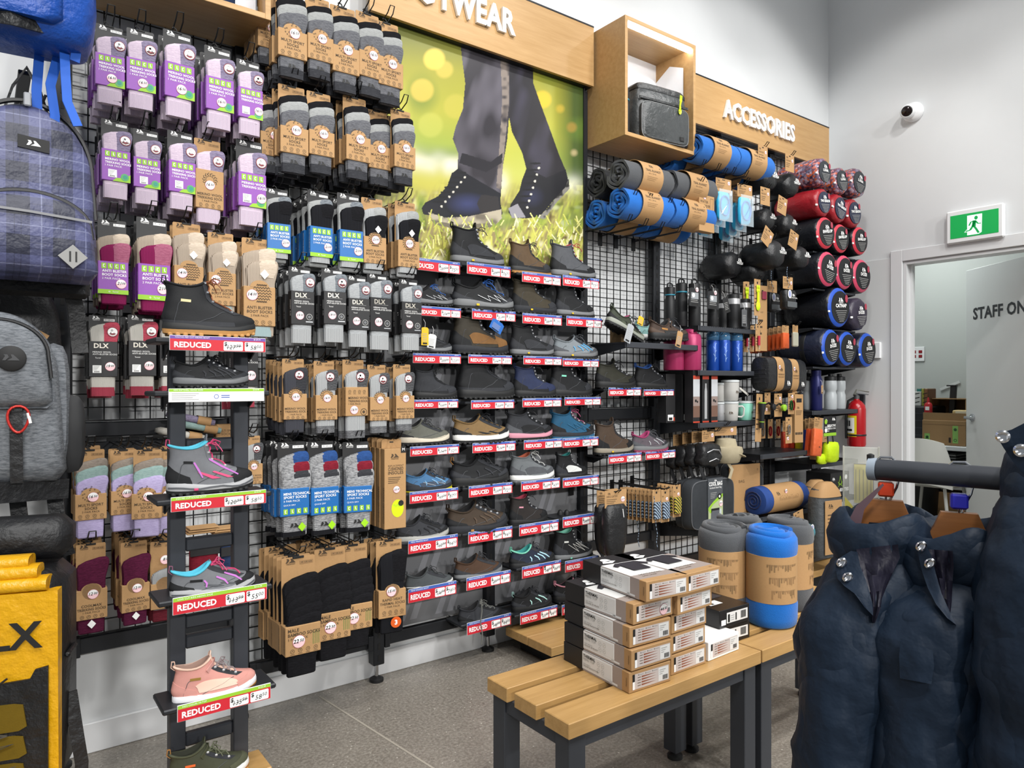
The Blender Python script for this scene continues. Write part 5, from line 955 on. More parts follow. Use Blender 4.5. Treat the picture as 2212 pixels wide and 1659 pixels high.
# ================================================================ HANGING ACCESSORIES
def pxh(u,v,y):return onY(u,v,y),y/ray(u,v)[1]/F
def carded(name,label,cat,u,v,y,w,h,build,rz=0,group=None,st=None,cm=None,txt1='',ry=0):
 p=onY(u,v,y);t=thing(name,label,cat,p,rz,group,ry=ry);m=M();m.prism([(-w/2,-h),(w/2,-h),(w/2,-.002),(w/2-.002,0),(-w/2+.002,0),(-w/2,-.002)],.0012,cm or kraft);sub=M();fn=P0(-.0004);ik=kpr if(cm or kraft)in(kraft,krafts)else wht
 logo(sub,-w*.3,-h*.22,min(w,h)*.2,ik,fn);sub.text(txt1 or 'SPARE',-w*.42,-h*.42,min(w*.11,h*.12),ik,fn,'L',maxw=w*.5)
 for k in range(3):sub.rect(-w*.42,-h*(.52+.1*k),w*(.05-.06*k),-h*(.55+.1*k),ik,fn)
 sub.rect(-w*.09,-h*.13,w*.09,-h*.07,blk,fn);o=obj('backing_card',m,t,smooth=0);obj('card_print',sub,o,smooth=0)
 if st:me=sticker(*st[:1],st[3]);me.transform(Matrix.Translation((st[1],-.0006,st[2])));obj('price_sticker',me,t)
 build(t);return t
 # water bladders
clear=glass('clear_film','#dff2fb',.08);blad=mat('bladder_blue','#38b6e2',.25);hose=mat('hose_blue','#3a78d8',.3)
def bladder(t):
 m=M();m.loft([[(x,.006+y,z)for x,y,z in sup(w,d,12,.7,z0)]for z0,w,d in((-.075,.042,.006),(-.09,.05,.012),(-.15,.052,.016),(-.215,.05,.013),(-.23,.038,.005))],blad);obj('bladder',m,t,smooth=60)
 m=M();m.tube([(.036*math.cos(a),-.012,-.155+.055*math.sin(a))for a in[2*PI*k/20 for k in range(20)]],.0045,hose,6,closed=True);m.tube([(-.03,-.014,-.205),(.0,-.016,-.165),(.034,-.014,-.115)],.0035,clear,5);obj('drinking_hose',m,t,smooth=60)
 m=M();m.prism([(-.056,-.245),(.056,-.245),(.054,-.066),(-.054,-.066)],.0006,mat('clear_bag','#dcecf5',.12,alpha=.22),lambda x,z,y:(x,-.0185+y+.004*math.sin(x*120),z));obj('clear_bag',m,t)
for i,(u,v)in enumerate(((1563,386),(1609,399))):
 carded('water_bladder',('front','front')[i]and 'blue water bladder bag on kraft card, '+('next to the boxed bladder' if i==0 else 'next to the travel pillows'),'water bladder',u,v,2.50,.125,.075,bladder,rz=-.1,st=('14.00',.043,-.022,.011),txt1='WATER BLADDER')
 for k in(1,2,3):carded('water_bladder','blue water bladder %s from the front, %s hook'%(ORD[k],('left','right')[i]),'water bladder',u-14*k,v+13*k,2.50+.065*k,.12,.075,bladder,group='bladders behind the front %s one'%('left' if i==0 else 'right'))
p,k=pxh(1527,404,2.47);t=thing('bladder_box','kraft WATER BLADDER carton hanging beside the blue bladders','box',p);m=M();w,h=.13,.245;m.box((0,.02,-h/2),(w,.04,h),kraft,.0012);o=obj('carton',m,t);m=M();fn=P0(-.0005);m.text('WATER',-w*.44,-.09,.014,kpr,fn,'L',bold=.01);m.text('BLADDER',-w*.44,-.112,.014,kpr,fn,'L',bold=.01);m.line([(.03,-.06),(.055,-.06),(.055,-.08),(.045,-.12),(.05,-.17),(.03,-.17),(.025,-.12),(.03,-.06)],.0015,kpr,fn)
for q in range(5):m.rect(-w*.44,-.13-q*.011,w*.05,-.133-q*.011,krafts,fn)
obj('carton_print',m,o,smooth=0);me=sticker('18.00',.011);me.transform(Matrix.Translation((-.02,-.0014,-.06)));obj('price_sticker',me,t)
for i,(u,v)in enumerate(((1510,396),(1560,376),(1608,396))):prong(onY(u,v,2.47),.33,'%s wire hook above the water bladders'%ORD[i],.025)
# travel pillows in stuff sacks
def sack_parts(r,L,body,end,ringm,discm,lines,kind='bag',strap=False,wr=.004):
 out=[];m=M();n=24;prof=[(r*.80,0),(r*.93,.008),(r,.026),(r*1.02,L*.4),(r*1.0,L-.05),(r*.85,L-.015),(r*.4,L)]
 rings=[[(q*(1+wr/r*math.sin(7*a+z*40))*math.cos(a),z,q*(1+wr/r*math.sin(9*a+1+z*25))*math.sin(a))for a in[2*PI*k/n for k in range(n)]]for q,z in prof]
 m.loft([list(reversed(x))for x in rings],body);out.append(part('sack',m,smooth=60))
 if ringm:m=M();m.loft([[(q*math.cos(2*PI*k/n),z,q*math.sin(2*PI*k/n))for k in range(n)]for q,z in((r*.7,-.0035),(r*.84,-.003),(r*.96,.009),(r*.9,.013))],ringm,cap=False);out.append(part('end_band',m,smooth=60))
 if discm:m=M();q0=r*(.80 if ringm else .74);m.prism([(q0*math.cos(2*PI*k/n),q0*math.sin(2*PI*k/n))for k in range(n)],.005,discm,lambda x,z,y:(x,-.0055+y-.004*(1-(x*x+z*z)/q0**2)*(y==0),z));out.append(part('end_panel',m,smooth=60))
 m=M();fn=P0(-.0102);
 if kind=='bag':
  logo(m,.0,r*.28,r*.42,wht,fn);m.text(lines[0],0,-.0*r,r*.17,wht,fn,maxw=r*1.15,bold=.04)
  for k in range(6):m.rect(-r*(.5-.06*k),-r*(.16+.1*k),r*(.5-.06*k),-r*(.19+.1*k),grayp,fn)
  m.disc(r*.5,r*.42,r*.13,mat('union_print','#a33a4c',.5),fn,10,r*.2)
 out.append(part('end_print',m,smooth=0))
 if strap:
  m=M();m.lathe([(r*1.03,L*.35),(r*1.045,L*.36),(r*1.045,L*.36+.025),(r*1.03,L*.37+.025)],bkp,24,axis='Y',cap=False)
  out.append(part('webbing_strap',m))
 m=M();m.box((-r*.9,.004,-r*.18),(.022,.006,.012),wht,.001);out.append(part('sewn_label',m));return out
def pillow_parts(r,L):
 out=[];m=M();n=24;prof=[(r*.3,-.012),(r*.75,-.004),(r*.97,.02),(r*1.02,L*.4),(r*.96,L*.75),(r*.6,L*.92),(r*.3,L)]
 m.loft([[(q*(1+.05*math.sin(6*a+z*30)+.03*math.sin(11*a-z*50))*math.cos(a),z,q*.92*(1+.05*math.sin(5*a+z*20))*math.sin(a))for a in[-2*PI*k/n for k in range(n)]]for q,z in prof],nyb);out.append(part('sack',m,smooth=60))
 m=M();c=lambda x,z:(r*.5+x,.004-.0,r*.32+z);logo(m,r*.35,r*.22,r*.5,wht,P0(-.013));m.text('TRAVEL PILLOW',r*.35,r*.02,r*.17,wht,P0(-.013),maxw=r*.8,bold=.03);out.append(part('sack_print',m,smooth=0))
 m=M();m.tube([(-.01,.02,r*.9),(.0,.01,r*1.15),(.006,.012,r*1.35)],.0015,wire,4);out.append(part('hang_cord',m));return out
PIL=pillow_parts(.075,.2)
PILW=[(1665,384,2.50,1.12,'first row, beside the top blue blanket'),(1712,398,2.48,1.1,'first row, beside the floral sleeping bag'),(1661,473,2.50,1.0,'second row, beside the water bladders'),(1708,485,2.48,1.0,'second row, beside the red sleeping bag'),(1588,571,2.62,1.15,'third row, deepest at the left'),(1640,585,2.56,1.05,'third row, crumpled in the middle'),(1680,548,2.44,1.25,'third row, large one at the front'),(1735,556,2.46,1.05,'third row, beside the black sleeping bag')]
for u,v,y,s,lb in PILW:put(PIL,'travel_pillow','black travel pillow sack, '+lb,'pillow',onY(u,v,y),R.uniform(-.1,.1),s=s)
for u,v,rot,lb in((1648,335,0,'above the first pillow row, left'),(1706,354,0,'above the first pillow row, right'),(1653,425,0,'above the second pillow row, left'),(1692,446,.2,'above the second pillow row, right'),(1663,516,.5,'tilted, above the third pillow row, left'),(1717,521,.3,'tilted, above the third pillow row, right')):
 carded('hang_card','kraft hang card with price sticker '+lb,'card',u,v-20,2.455,.095,.105,lambda t:None,st=('14.00',.028,-.035,.010),txt1='TRAVEL PILLOW',ry=rot);prong(onY(u+8,v-20,2.45),.33,'wire hook '+lb,.02)
 # sleeping bags
red_n=mat('red_nylon','#a3202b',.35,0,'nylon','#85161f');navy_n=mat('navy_nylon','#222a45',.4,0,'nylon','#1a2138');dkn=mat('ink_nylon','#16181f',.38,0,'nylon','#0f1116');purp_n=mat('dusk_nylon','#3a3444',.4,0,'nylon','#2d2836');dbn=mat('deep_blue_nylon','#20263a',.38,0,'nylon','#161b2b')
ringr=mat('red_band','#c53445',.45);ringp=mat('rose_band','#c2405e',.45);ringb=mat('blue_band','#1f4fb5',.45);discb=mat('black_panel','#17181b',.55);floral=mat('floral_print','#7d5260',.4,0,'spot')
SB={'floral':sack_parts(.094,.33,floral,0,None,mat('slate_panel','#2b3036',.5),['LUNA']),'red':sack_parts(.094,.33,red_n,0,None,navy_n,['TWO SEASON']),'env':sack_parts(.1,.33,dkn,0,ringr,discb,['ENVELOP']),'doze_r':sack_parts(.112,.33,dkn,0,ringp,discb,['DOZE']),'cat':sack_parts(.128,.34,dkn,0,ringb,discb,['CATNAP']),'doze_p':sack_parts(.1,.33,purp_n,0,None,None,['DOZE']),'doze_b':sack_parts(.112,.33,dbn,0,ringb,discb,['DOZE'],strap=True)}
RB={'floral':.094,'red':.094,'env':.1,'doze_r':.112,'cat':.128,'doze_p':.1,'doze_b':.112}
LB={'floral':'floral print sleeping bag sack','red':'red sleeping bag sack with navy end','env':'black sleeping bag sack with red ring','doze_r':'black sleeping bag sack with rose ring','cat':'large black sleeping bag sack with blue ring','doze_p':'dusky purple sleeping bag sack','doze_b':'navy sleeping bag sack with blue ring'}
SR=[('floral',((1781,371,62),(1819,390,58),(1856,394,63))),('red',((1780,437,62),(1815,450,63),(1846,460,63))),('env',((1785,503,71),(1818,515,64),(1859,520,62))),('doze_r',((1790,581,78),(1826,588,76),(1863,596,74))),('cat',((1814,664,88),)),('doze_p',((1858,678,70),)),('doze_b',((1797,750,80),(1832,753,76),(1875,756,76)))]
for ty,its in SR:
 for i,(u,v,hp)in enumerate(its):
  p,k=pxh(u,v,2.44+.01*i);s=hp*k/2/RB[ty];pos=('next to the travel pillows','in the middle of its row','at the right end by the wall')[i]if len(its)>1 else 'in the fifth row'
  put(SB[ty],'sleeping_bag',LB[ty]+', '+pos,'sleeping bag',(p.x,p.y,p.z),R.uniform(-.05,.02),s=s,ry=R.uniform(-.2,.2))
def wshelf(x0,x1,z,yf,label,tray=False,lip=.028):
 t=thing('metal_shelf',label,'shelf',(x0,yf,z));w=x1-x0;d=GRIDY-.012-yf;m=M()
 if tray:
  for i in range(int(w/.02)):m.box((.01+i*.02,d/2,-.003),(.004,d,.004),wire)
  for i in range(int(d/.02)):m.box((w/2,.01+i*.02,-.0045),(w,.004,.004),wire)
  obj('wire_deck',m,t,kind='stuff',smooth=0)
 else:m.box((w/2,d/2+.002,-.006),(w-.006,d-.006,.01),steel_dk,.001);obj('deck',m,t)
 m=M();m.box((w/2,.005,-lip/2),(w,.01,lip),steel_md,.003);obj('front_lip',m,t)
 for x in(.006,w-.006):m=M();m.prism([(0,.0),(0,-lip),(-d,-lip-.05),(-d,0)],.004,steel_dk,lambda a,zz,y:(x-.002+y,-a,zz));obj('side_bracket',m,t)
for z,lb in((onY(1781,404,2.45).z-.004,'floral'),(onY(1781,470,2.45).z-.004,'red'),(onY(1785,540,2.45).z-.004,'red-ringed'),(onY(1790,621,2.45).z-.004,'rose-ringed'),(onY(1814,709,2.45).z-.004,'large blue-ringed'),(onY(1797,791,2.45).z-.004,'navy')):
 wshelf(4.31,4.84,z,2.50,'dark metal shelf under the %s sleeping bags'%lb,lip=.012)
 # ================================================================ SHELVES AND WHAT STANDS ON THEM
SX=[2.575,3.155,3.735,4.30,4.88]
zs_=lambda u,v,y=2.5:onY(u,v,y).z
zA,zB,zC,zD=zs_(1575,708),zs_(1575,801),zs_(1575,911),zs_(1575,1134);zS=zs_(1430,742)
wshelf(SX[0]+.01,SX[1]-.005,zS,2.5,'dark metal shelf holding the sandals',lip=.03);wshelf(SX[1],SX[2]-.005,zA,2.5,'dark wire shelf under the black flasks',True);wshelf(SX[1],SX[2]-.005,zB,2.5,'dark metal shelf under the blue bottles');wshelf(SX[1],SX[2]-.005,zC,2.5,'dark metal shelf under the flask cartons and mugs');wshelf(SX[1],SX[2]-.005,zD,2.5,'dark wire shelf under the cool bag',True)
zE,zF,zG,zH=zs_(1700,977),zs_(1800,998),zs_(1800,886),zs_(1690,1140)
wshelf(SX[2],SX[3]-.005,zE,2.5,'empty dark metal shelf below the carabiners',lip=.03);wshelf(SX[3],SX[4]-.005,zF,2.5,'dark wire shelf beside the hi-vis rain cover',True);wshelf(SX[3],SX[4]-.005,zG,2.5,'dark metal shelf under the clear water bottles')
def onshelf(u,z,y):
 return Vector((onY(u,800,y).x,y,z))
FL=[(.033,0),(.035,.004),(.035,.15),(.028,.185),(.0285,.19),(.032,.193),(.033,.24),(.02,.245)]
def loop_top(t):
 m=M();m.tube([(-.024,0,.235),(-.022,0,.262),(.0,0,.27),(.022,0,.262),(.024,0,.235)],.005,bkp,6);obj('carry_loop',m,t);m=M();m.lathe([(.0325,.188),(.0345,.19),(.0345,.194),(.0325,.196)],mat('teal_ring','#2d7f96',.4),20);obj('teal_ring',m,t)
for i,(u,y,h)in enumerate(((1447,2.62,.88),(1472,2.62,1.0),(1500,2.56,.98),(1540,2.56,.92))):bottle('flask','%s black flask with carry loop on the wire shelf'%ORD[i],onshelf(u,zA+.001,y),FL,blkm,bkp,.19,extra=loop_top,s=h)
for i,(u,v)in enumerate(((1501,622),(1541,629))):
 t=hangtag(onY(u,v,2.50),mat('flask_tag','#1c1d20',.4),.095,.1,'black picture card hanging on the %s flask'%('third','fourth')[i]);m=M();m.rect(-.03,-.06,.03,-.025,mat('photo_grey','#8e9296',.5),P0(-.0006));m.disc(-.012,-.04,.012,wht,P0(-.001),10);obj('card_photo',m,t);me=sticker('26.50',.013);me.transform(Matrix.Translation((.018,-.0008,-.008)));obj('price_sticker',me,t)
def steelband(t):
 m=M();m.lathe([(.036,.135),(.0375,.137),(.0375,.165),(.036,.167)],stl,22,cap=False);obj('steel_band',m,t)
MGP=[(.03,0),(.034,.004),(.034,.05),(.0365,.055),(.0365,.13),(.036,.165),(.034,.167),(.034,.19),(.024,.194)]
for i,(u,y,s)in enumerate(((1563,2.60,.9),(1584,2.55,1.05),(1609,2.55,.95))):bottle('travel_mug','%s black and steel travel mug on the wire shelf'%ORD[i],onshelf(u,zA+.001,y),MGP,blkm,bkp,.167,cat='travel mug',extra=steelband,s=s)
hangtag(onY(1566,642,2.49),bcard,.05,.09,'kraft and black tag hanging on the first travel mug',ry=-.3);hangtag(onY(1608,668,2.49),mat('tag_grey','#55575a',.5),.05,.10,'grey barcode tag hanging on the third travel mug')
pinkf=mat('raspberry_metal','#a83160',.35,.2);bluf=mat('royal_metal','#1746a0',.3,.3)
def lever(t):m=M();m.tube([(-.03,-.02,.245),(-.03,-.045,.22),(-.03,-.047,.15)],.006,pinkf,6);obj('handle',m,t)
PF=[(.062,0),(.066,.005),(.066,.2),(.06,.225),(.04,.235),(.04,.255),(.03,.26)]
for i,(u,y)in enumerate(((1455,2.60),(1492,2.57))):bottle('insulated_jug','%s raspberry pink insulated jug below the sandal shelf'%('left','right')[i],onshelf(u,zB+.001,y),PF,pinkf,pinkf,.235,cat='jug',extra=lever,s=.84+.04*i)
BT=[(.034,0),(.036,.004),(.036,.165),(.034,.17),(.037,.175),(.037,.2),(.03,.215),(.024,.222)]
capg=mat('clear_blue_cap','#4d7fa8',.15,alpha=.75)
def leaf_print(t):
 m=M();rr=random.Random(2);fn=lambda x,z:(.0366*math.sin(x/.0366),-.0366*math.cos(x/.0366),z)
 for k in range(5):z=.06+k*.02;m.line([(0,z),(.008*(-1)**k,z+.014)],.0025,mat('pale_print','#8fb0dd',.5),fn)
 m.line([(0,.05),(.002,.15)],.002,mat('pale_print','#8fb0dd',.5),fn);obj('leaf_print',m,t)
for i,(u,y)in enumerate(((1540,2.60),(1563,2.56),(1590,2.56))):bottle('water_bottle','%s royal blue bottle with leaf print on the metal shelf'%ORD[i],onshelf(u,zB+.001,y),BT,bluf,capg,.17,extra=leaf_print,rz=-.6,s=1.04)
# flask cartons
flr=mat('carton_red','#b8402a',.5)
for i,(u,y,w,lb)in enumerate(((1440,2.64,.075,'far left black flask carton with barcode label'),(1474,2.64,.075,'second black flask carton with barcode label'),(1495,2.555,.056,'flask carton with red top, left of three'),(1515,2.555,.056,'flask carton showing the steel flask, middle of three'),(1534,2.555,.056,'flask carton with red top, right of three'))):
 q=onshelf(u,zC+.001,y);t=thing('flask_carton',lb,'box',q);h=.29 if i>1 else .27;m=M();m.box((0,0,h/2),(w,.06,h),bcard,.0012);o=obj('carton',m,t);s=M();fn=P0(-.0305);f2=P0(-.031)
 if i<2:s.rect(-.025,.012,.02,.045,wht,fn);s.rect(-.018,.014,.012,.03,blk,f2);s.rect(.022,.01,.032,.03,flr,fn)
 else:
  s.rect(-w/2,h*.9,w/2,h-.001,bcard,fn);logo(s,0,h*.93,.014,wht,f2,False);s.rect(-w/2,h*.83,w/2,h*.9,flr,fn);s.rect(-w/2,0,w/2,.008,flr,fn)
  if i==3:s.flat([(-.011,.02),(.011,.02),(.011,h*.6),(.006,h*.68),(.006,h*.75),(-.006,h*.75),(-.006,h*.68),(-.011,h*.6)],stl,f2)
  else:s.rect(-w/2,.03,w/2,h*.32,mat('photo_brown','#6b4f42',.6),fn);s.rect(-w/2,h*.32,w/2,h*.5,mat('photo_dusk','#8a7a74',.6),fn);s.rect(-w/2,h*.5,w/2,h*.83,mat('photo_sky','#b9bcc0',.6),fn);s.disc(-.006,h*.42,.008,blk,f2);s.disc(.008,h*.4,.006,blk,f2)
 obj('carton_print',s,o,smooth=0)
greym=mat('mug_grey','#b9b8b4',.4);mintm=mat('mug_mint','#8fd6c0',.4);lidm=glass('mug_lid','#d9e2e4',.1)
MG=[(.034,0),(.038,.004),(.042,.05),(.043,.088),(.04,.09),(.044,.091),(.044,.1),(.03,.102)]
def mug(u,z,y,label,body,handle=True,tilt=0,s=1,rz=0,flip=False):
 def ex(t):
  m=M()
  if handle:m.tube([(.038,0,.075),(.062,0,.076),(.07,0,.065),(.068,0,.03),(.058,0,.02),(.038,0,.022)],.005,body,6);obj('handle',m,t)
  m=M();logo(m,0,.04,.022,kpr,lambda x,z:(.0425*math.sin(x/.0425),-.0425*math.cos(x/.0425),z));obj('mug_print',m,t,smooth=0)
 return bottle('camping_mug',label,onshelf(u,z,y),MG,body,mat('mug_lid_rim','#cdd2d3',.2),.09,cat='mug',extra=ex,s=s,rz=rz)
mug(1553,zC+.001,2.60,'grey tumbler at the back of the lower mug row',stl,False,s=1.08);mug(1577,zC+.001,2.55,'stone grey mug on the shelf below another mug',greym,True,rz=-.8,s=1.12);mug(1609,zC+.001,2.55,'mint green camping mug with handle on the shelf',mintm,rz=.2,s=1.12)
mug(1553,zC+.114,2.60,'grey tumbler stacked on the back tumbler',greym,False,s=1.08);mug(1577,zC+.118,2.55,'stone grey mug stacked on top of the lower grey mug',greym,False,s=1.2)
hangtag(onY(1598,838,2.5),mat('tag_pale','#c9c6be',.5),.012,.09,'pale strip tag sticking out from the stacked grey mug',ry=-1.1)
# cool bag
ccl=mat('charcoal_cloth','#36393d',.8,0,'fab','#2b2e31')
def softbag(nm,label,loc,w,d,h,mt_,rz,cat='bag'):
 t=thing(nm,label,cat,loc,rz);m=M();m.loft([[(x,y0,z+h/2)for x,z,_ in sup(w/2*f,h/2*f,28,.35)]for y0,f in((d,.9),(d-.012,1),(d*.5,1.02),(.012,1),(0,.95))],mt_);obj('body',m,t,smooth=50)
 m=M();m.tube([(x,.002,z+h/2)for x,z,_ in sup(w/2*.965,h/2*.965,36,.35)],.0035,mat('grey_edge','#55585c',.6),5,closed=True);obj('piping',m,t)
 m=M();m.tube([(x,d*.5,z+h/2)for x,z,_ in sup(w/2*1.025,h/2*1.025,36,.35)],.003,bkp,5,closed=True);obj('zip',m,t);return t
q=onshelf(1541,zD+.002,2.49);t=softbag('cool_bag','charcoal cool bag with COOL BAG picture sleeve on the wire shelf',q,.385,.12,.275,ccl,0)
m=M();m.box((.01,-.004,.137),(.13,.006,.285),mat('sleeve_dark','#4a4e53',.35),.001);o=obj('card_sleeve',m,t);s=M();fn=P0(-.0078);f2=P0(-.0083);f3=P0(-.0088);X=.01
logo(s,X,.262,.022,wht,fn,False);s.text('COOL BAG',X,.238,.022,wht,fn,maxw=.118,bold=.03);s.text('Insulated Snack Bag',X,.222,.011,wht,fn,maxw=.105)
for k in range(4):s.rect(X-.045,.2-k*.009,X+.01-.006*k,.197-k*.009,grayp,fn)
s.flat([(X-.064,.0),(X+.064,.0),(X+.064,.19),(X+.02,.172),(X-.02,.15),(X-.064,.118)],lime,fn);s.flat([(X-.064,.012),(X+.064,.012),(X+.064,.172),(X-.02,.135),(X-.064,.1)],mat('photo_leaf','#a9b58a',.6),f2);s.flat([(X-.045,.03),(X+.03,.03),(X+.033,.112),(X-.04,.112)],mat('photo_bag','#55585e',.6),f3);s.rect(X-.04,.1,X+.032,.112,blk,P0(-.0092));s.rect(X+.034,.035,X+.05,.105,mat('photo_bottle','#b8c2c4',.5),f3);s.disc(X-.045,.03,.014,mat('photo_green','#4c6a2a',.6),f3,8);s.disc(X-.045,.1,.012,lime,f3,8)
s.ring(X+.035,.175,.009,.017,blk,f2);s.disc(X+.035,.175,.007,wht,f2);obj('sleeve_print',s,o,smooth=0);me=sticker('25.50',.017);me.transform(Matrix.Translation((X+.045,-.0095,.135)));obj('price_sticker',me,t)
q=onshelf(1612,zD+.002,2.63);t=softbag('cool_bag','grey bag wrapped in a wide kraft sleeve, right of the cool bag',q,.30,.13,.315,ccl,-.15);m=M();m.box((-.02,-.006,.157),(.255,.008,.31),kraft,.001);o=obj('card_sleeve',m,t);s=M();fn=P0(-.0105);s.text('BAG',-.05,.2,.018,kpr,fn);s.ring(.085,.275,.004,.006,kpr,fn);s.ring(.04,.13,.008,.01,kpr,fn,4)
s.line([(-.03,.09),(.07,.09),(.075,.02),(-.03,.02)],.0012,kpr,fn);obj('sleeve_print',s,o,smooth=0)
# hiking bum bags
def bumbag(t):
 m=M();m.loft([[(x,y+noise.noise(Vector((x,y,z))*22)*.03,z+noise.noise(Vector((x,y,z))*18)*.02)for x,y,z in sup(.092*f,.045*f,24,.75,zz)]for zz,f in((-.21,.4),(-.2,.75),(-.18,.95),(-.15,1.05),(-.13,.98),(-.11,1),(-.09,.85),(-.08,.65),(-.075,.4))],nyb);obj('pouch',m,t,smooth=60)
 m=M();m.tube([(-.06,-.04,-.12),(-.02,-.05,-.105),(.03,-.05,-.11),(.065,-.04,-.14)],.003,silv,5);m.tube([(-.05,-.045,-.17),(.0,-.055,-.155),(.05,-.045,-.17)],.0025,silv,5);obj('reflective_piping',m,t)
 [obj('waist_strap',M().strip(q_,.025,.004,bkp),t)for q_ in([(-.07,0,-.19),(-.075,-.01,-.22),(-.06,-.015,-.255)],[(.06,0,-.19),(.065,-.01,-.22),(.07,-.012,-.25)])];m=M();m.box((-.06,-.016,-.262),(.03,.01,.03),bkp,.003);obj('buckle',m,t)
for i,(u,v,y)in enumerate(((1530,929,2.52),(1508,931,2.58),(1488,934,2.64),(1468,938,2.70))):carded('bum_bag','black hiking bum bag on a kraft card, '+('frontmost','second from the front','third from the front','rearmost')[i],'bag',u,v,y,.11,.065,bumbag,st=('19.50',.035,-.03,.012)if i==0 else None,txt1='BUM BAG')
prong(onY(1530,930,2.52),.33,'wire hook carrying the black bum bags',.02)
hatm=mat('sand_cloth','#b3a98f',.9,0,'fab','#9a9078')
def hatb(t):
 m=M();m.loft([[(x,y,z)for x,y,z in sup(.06*f,.055*f,18,.9,zz)]for zz,f in((-.075,.45),(-.08,.9),(-.12,1.05),(-.125,1.5),(-.15,1.6),(-.21,1.25),(-.215,1.1))],hatm);obj('crown',m,t,smooth=60)
 m=M();m.loft([[(x+.02,y-.01,z-.3*x)for x,y,z in sup(.095,.075,18,.9,zz)]for zz in(-.155,-.16)],hatm);obj('brim',m,t,smooth=60);m=M();m.strip([(-.03,-.04,-.2),(.0,-.05,-.25),(-.02,-.05,-.3)],.02,.004,hatm);obj('chin_strap',m,t)
carded('sun_hat','beige sun hat on a kraft card behind the bum bags','hat',1568,918,2.52,.16,.06,hatb,st=('16.50',.045,-.03,.011),txt1='SUN HAT',rz=-.2);prong(onY(1566,918,2.5),.3,'wire hook carrying the beige sun hat',.02)
# gaiters and cords
def gaiter(t):
 m=M();m.loft([[(x,y+.01,z)for x,y,z in sup(.064*f,.03*f2,16,.7,zz)]for zz,f,f2 in((-.07,.85,.6),(-.09,1.05,1),(-.17,1.08,1.1),(-.25,1.02,1),(-.31,.8,.9),(-.335,.5,.6))],nyb);obj('gaiter_cloth',m,t,smooth=60)
 m=M();m.strip([(-.04,0,-.31),(-.03,-.01,-.36),(.0,-.015,-.385),(.03,-.01,-.35),(.03,0,-.31)],.018,.004,bkp);obj('underfoot_strap',m,t);m=M();m.tube([(.02,-.03,-.09),(.022,-.035,-.13)],.002,wht,4);obj('draw_cord',m,t)
for i,(u,v,y)in enumerate(((1330,1058,2.46),(1312,1057,2.60))):carded('gaiters','black ankle gaiters on a kraft card, '+('front pair with price sticker' if i==0 else 'pair hanging behind'),'gaiters',u,v,y,.135,.085,gaiter,st=('12.00',.045,-.048,.0135)if i==0 else None,txt1='ANKLE GAITERS',rz=-.1)
prong(onY(1332,1064,2.46),.33,'wire hook carrying the ankle gaiters',.015)
def cordm(nm,a,b):
 g=G(nm);v=g.co();w=g.n('ShaderNodeTexWave',i_Scale=38.0,i_Distortion=2.0,bands_direction='DIAGONAL');g.l(v,w.inputs['Vector']);g.l(g.ramp(w.outputs['Fac'],(.45,a),(.55,b)),g.b.inputs['Base Color']);g.b.inputs['Roughness'].default_value=.8;return g.m
cblu,cyel=cordm('blue_cord_weave','#8fa3b8','#1d2430'),cordm('yellow_cord_weave','#b9a83a','#23231c')
def lacep(cm_):
 def f(t):
  m=M();m.loft([[(x,y-.006,z)for x,y,z in sup(.026*k,.008,10,.6,zz)]for zz,k in((-.065,.9),(-.07,1),(-.145,1),(-.15,.9))],cm_);obj('lace_bundle',m,t,smooth=50);m=M();m.prism([(-.022,-.17),(.022,-.17),(.022,-.15),(-.022,-.15)],.0012,kraft);obj('card_foot',m,t,smooth=0)
 return f
for g_,(u0,v0,u1,v1,n,cm_,nm)in enumerate(((1418,1057,1348,1052,9,cblu,'blue'),(1437,1057,1402,1050,4,cblu,'grey blue'),(1462,1047,1428,1043,5,cyel,'yellow'))):
 for i in range(n):
  f=i/max(n-1,1);y=2.47+.27*f;carded('boot_laces','%s boot laces card at the front of its hook'%nm if i==0 else '%s boot laces card, %s from the front'%(nm,ORD[i]),'laces',u0+(u1-u0)*f,v0+(v1-v0)*f,y,.058,.17,lacep(cm_),rz=-.05,group=None if i==0 else '%s boot laces on the hook'%nm,st=('4.50',.012,-.05,.009)if i==0 and g_ else None,txt1='BOOT LACES')
 prong(onY(u0,v0,2.47),.32,'wire hook carrying the %s boot laces'%nm,.012)
for i,(u,v)in enumerate(((1377,1130),(1417,1135))):
 ly=(2.63,2.47)[i];t=thing('loose_lace','end of a %s lace dangling below the cards'%('dark','speckled')[i],'lace',onY(u,v,ly));q=onY(u,v,ly);m=M();m.tube([onY(u+a,v+b,ly)-q for a,b in((-4,-62),(-2,-30),(0,0),(3,18),(1,35),(4,52))],.002,cblu,5);obj('cord',m,t)
 # sporks, saws, knives and ponchos by the flasks
def sporkc(t):spork_mesh_at(t)
def spork_mesh_at(t):
 c=bpy.data.objects.new('spork_body',None)
 m=M();m.strip([(0,-.006,-.075),(0,-.006,-.135)],[.018,.020],.004,fluo,side=(1,0,0));m.box((0,-.006,-.068),(.032,.004,.02),fluo,.002)
 for x in(-.013,-.0045,.0045,.013):m.box((x,-.006,-.048),(.0045,.004,.024),fluo,.001)
 m.loft([[(x,-.006-y,z)for x,y in((-w,0),(-w*.5,d),(0,d*1.3),(w*.5,d),(w,0),(0,-.001))]for z,w,d in((-.13,.009,0),(-.142,.018,.004),(-.16,.021,.007),(-.178,.016,.004),(-.186,.004,0))],fluo);obj('spork_body',m,t,smooth=50)
for i,(u,v,y)in enumerate(((1636,603,2.47),(1612,608,2.58))):carded('spork_card',('front' if i==0 else 'rear')+' fluorescent yellow spork on a round-topped kraft card','spork',u,v,y,.062,.215,spork_mesh_at,txt1='SPORK')
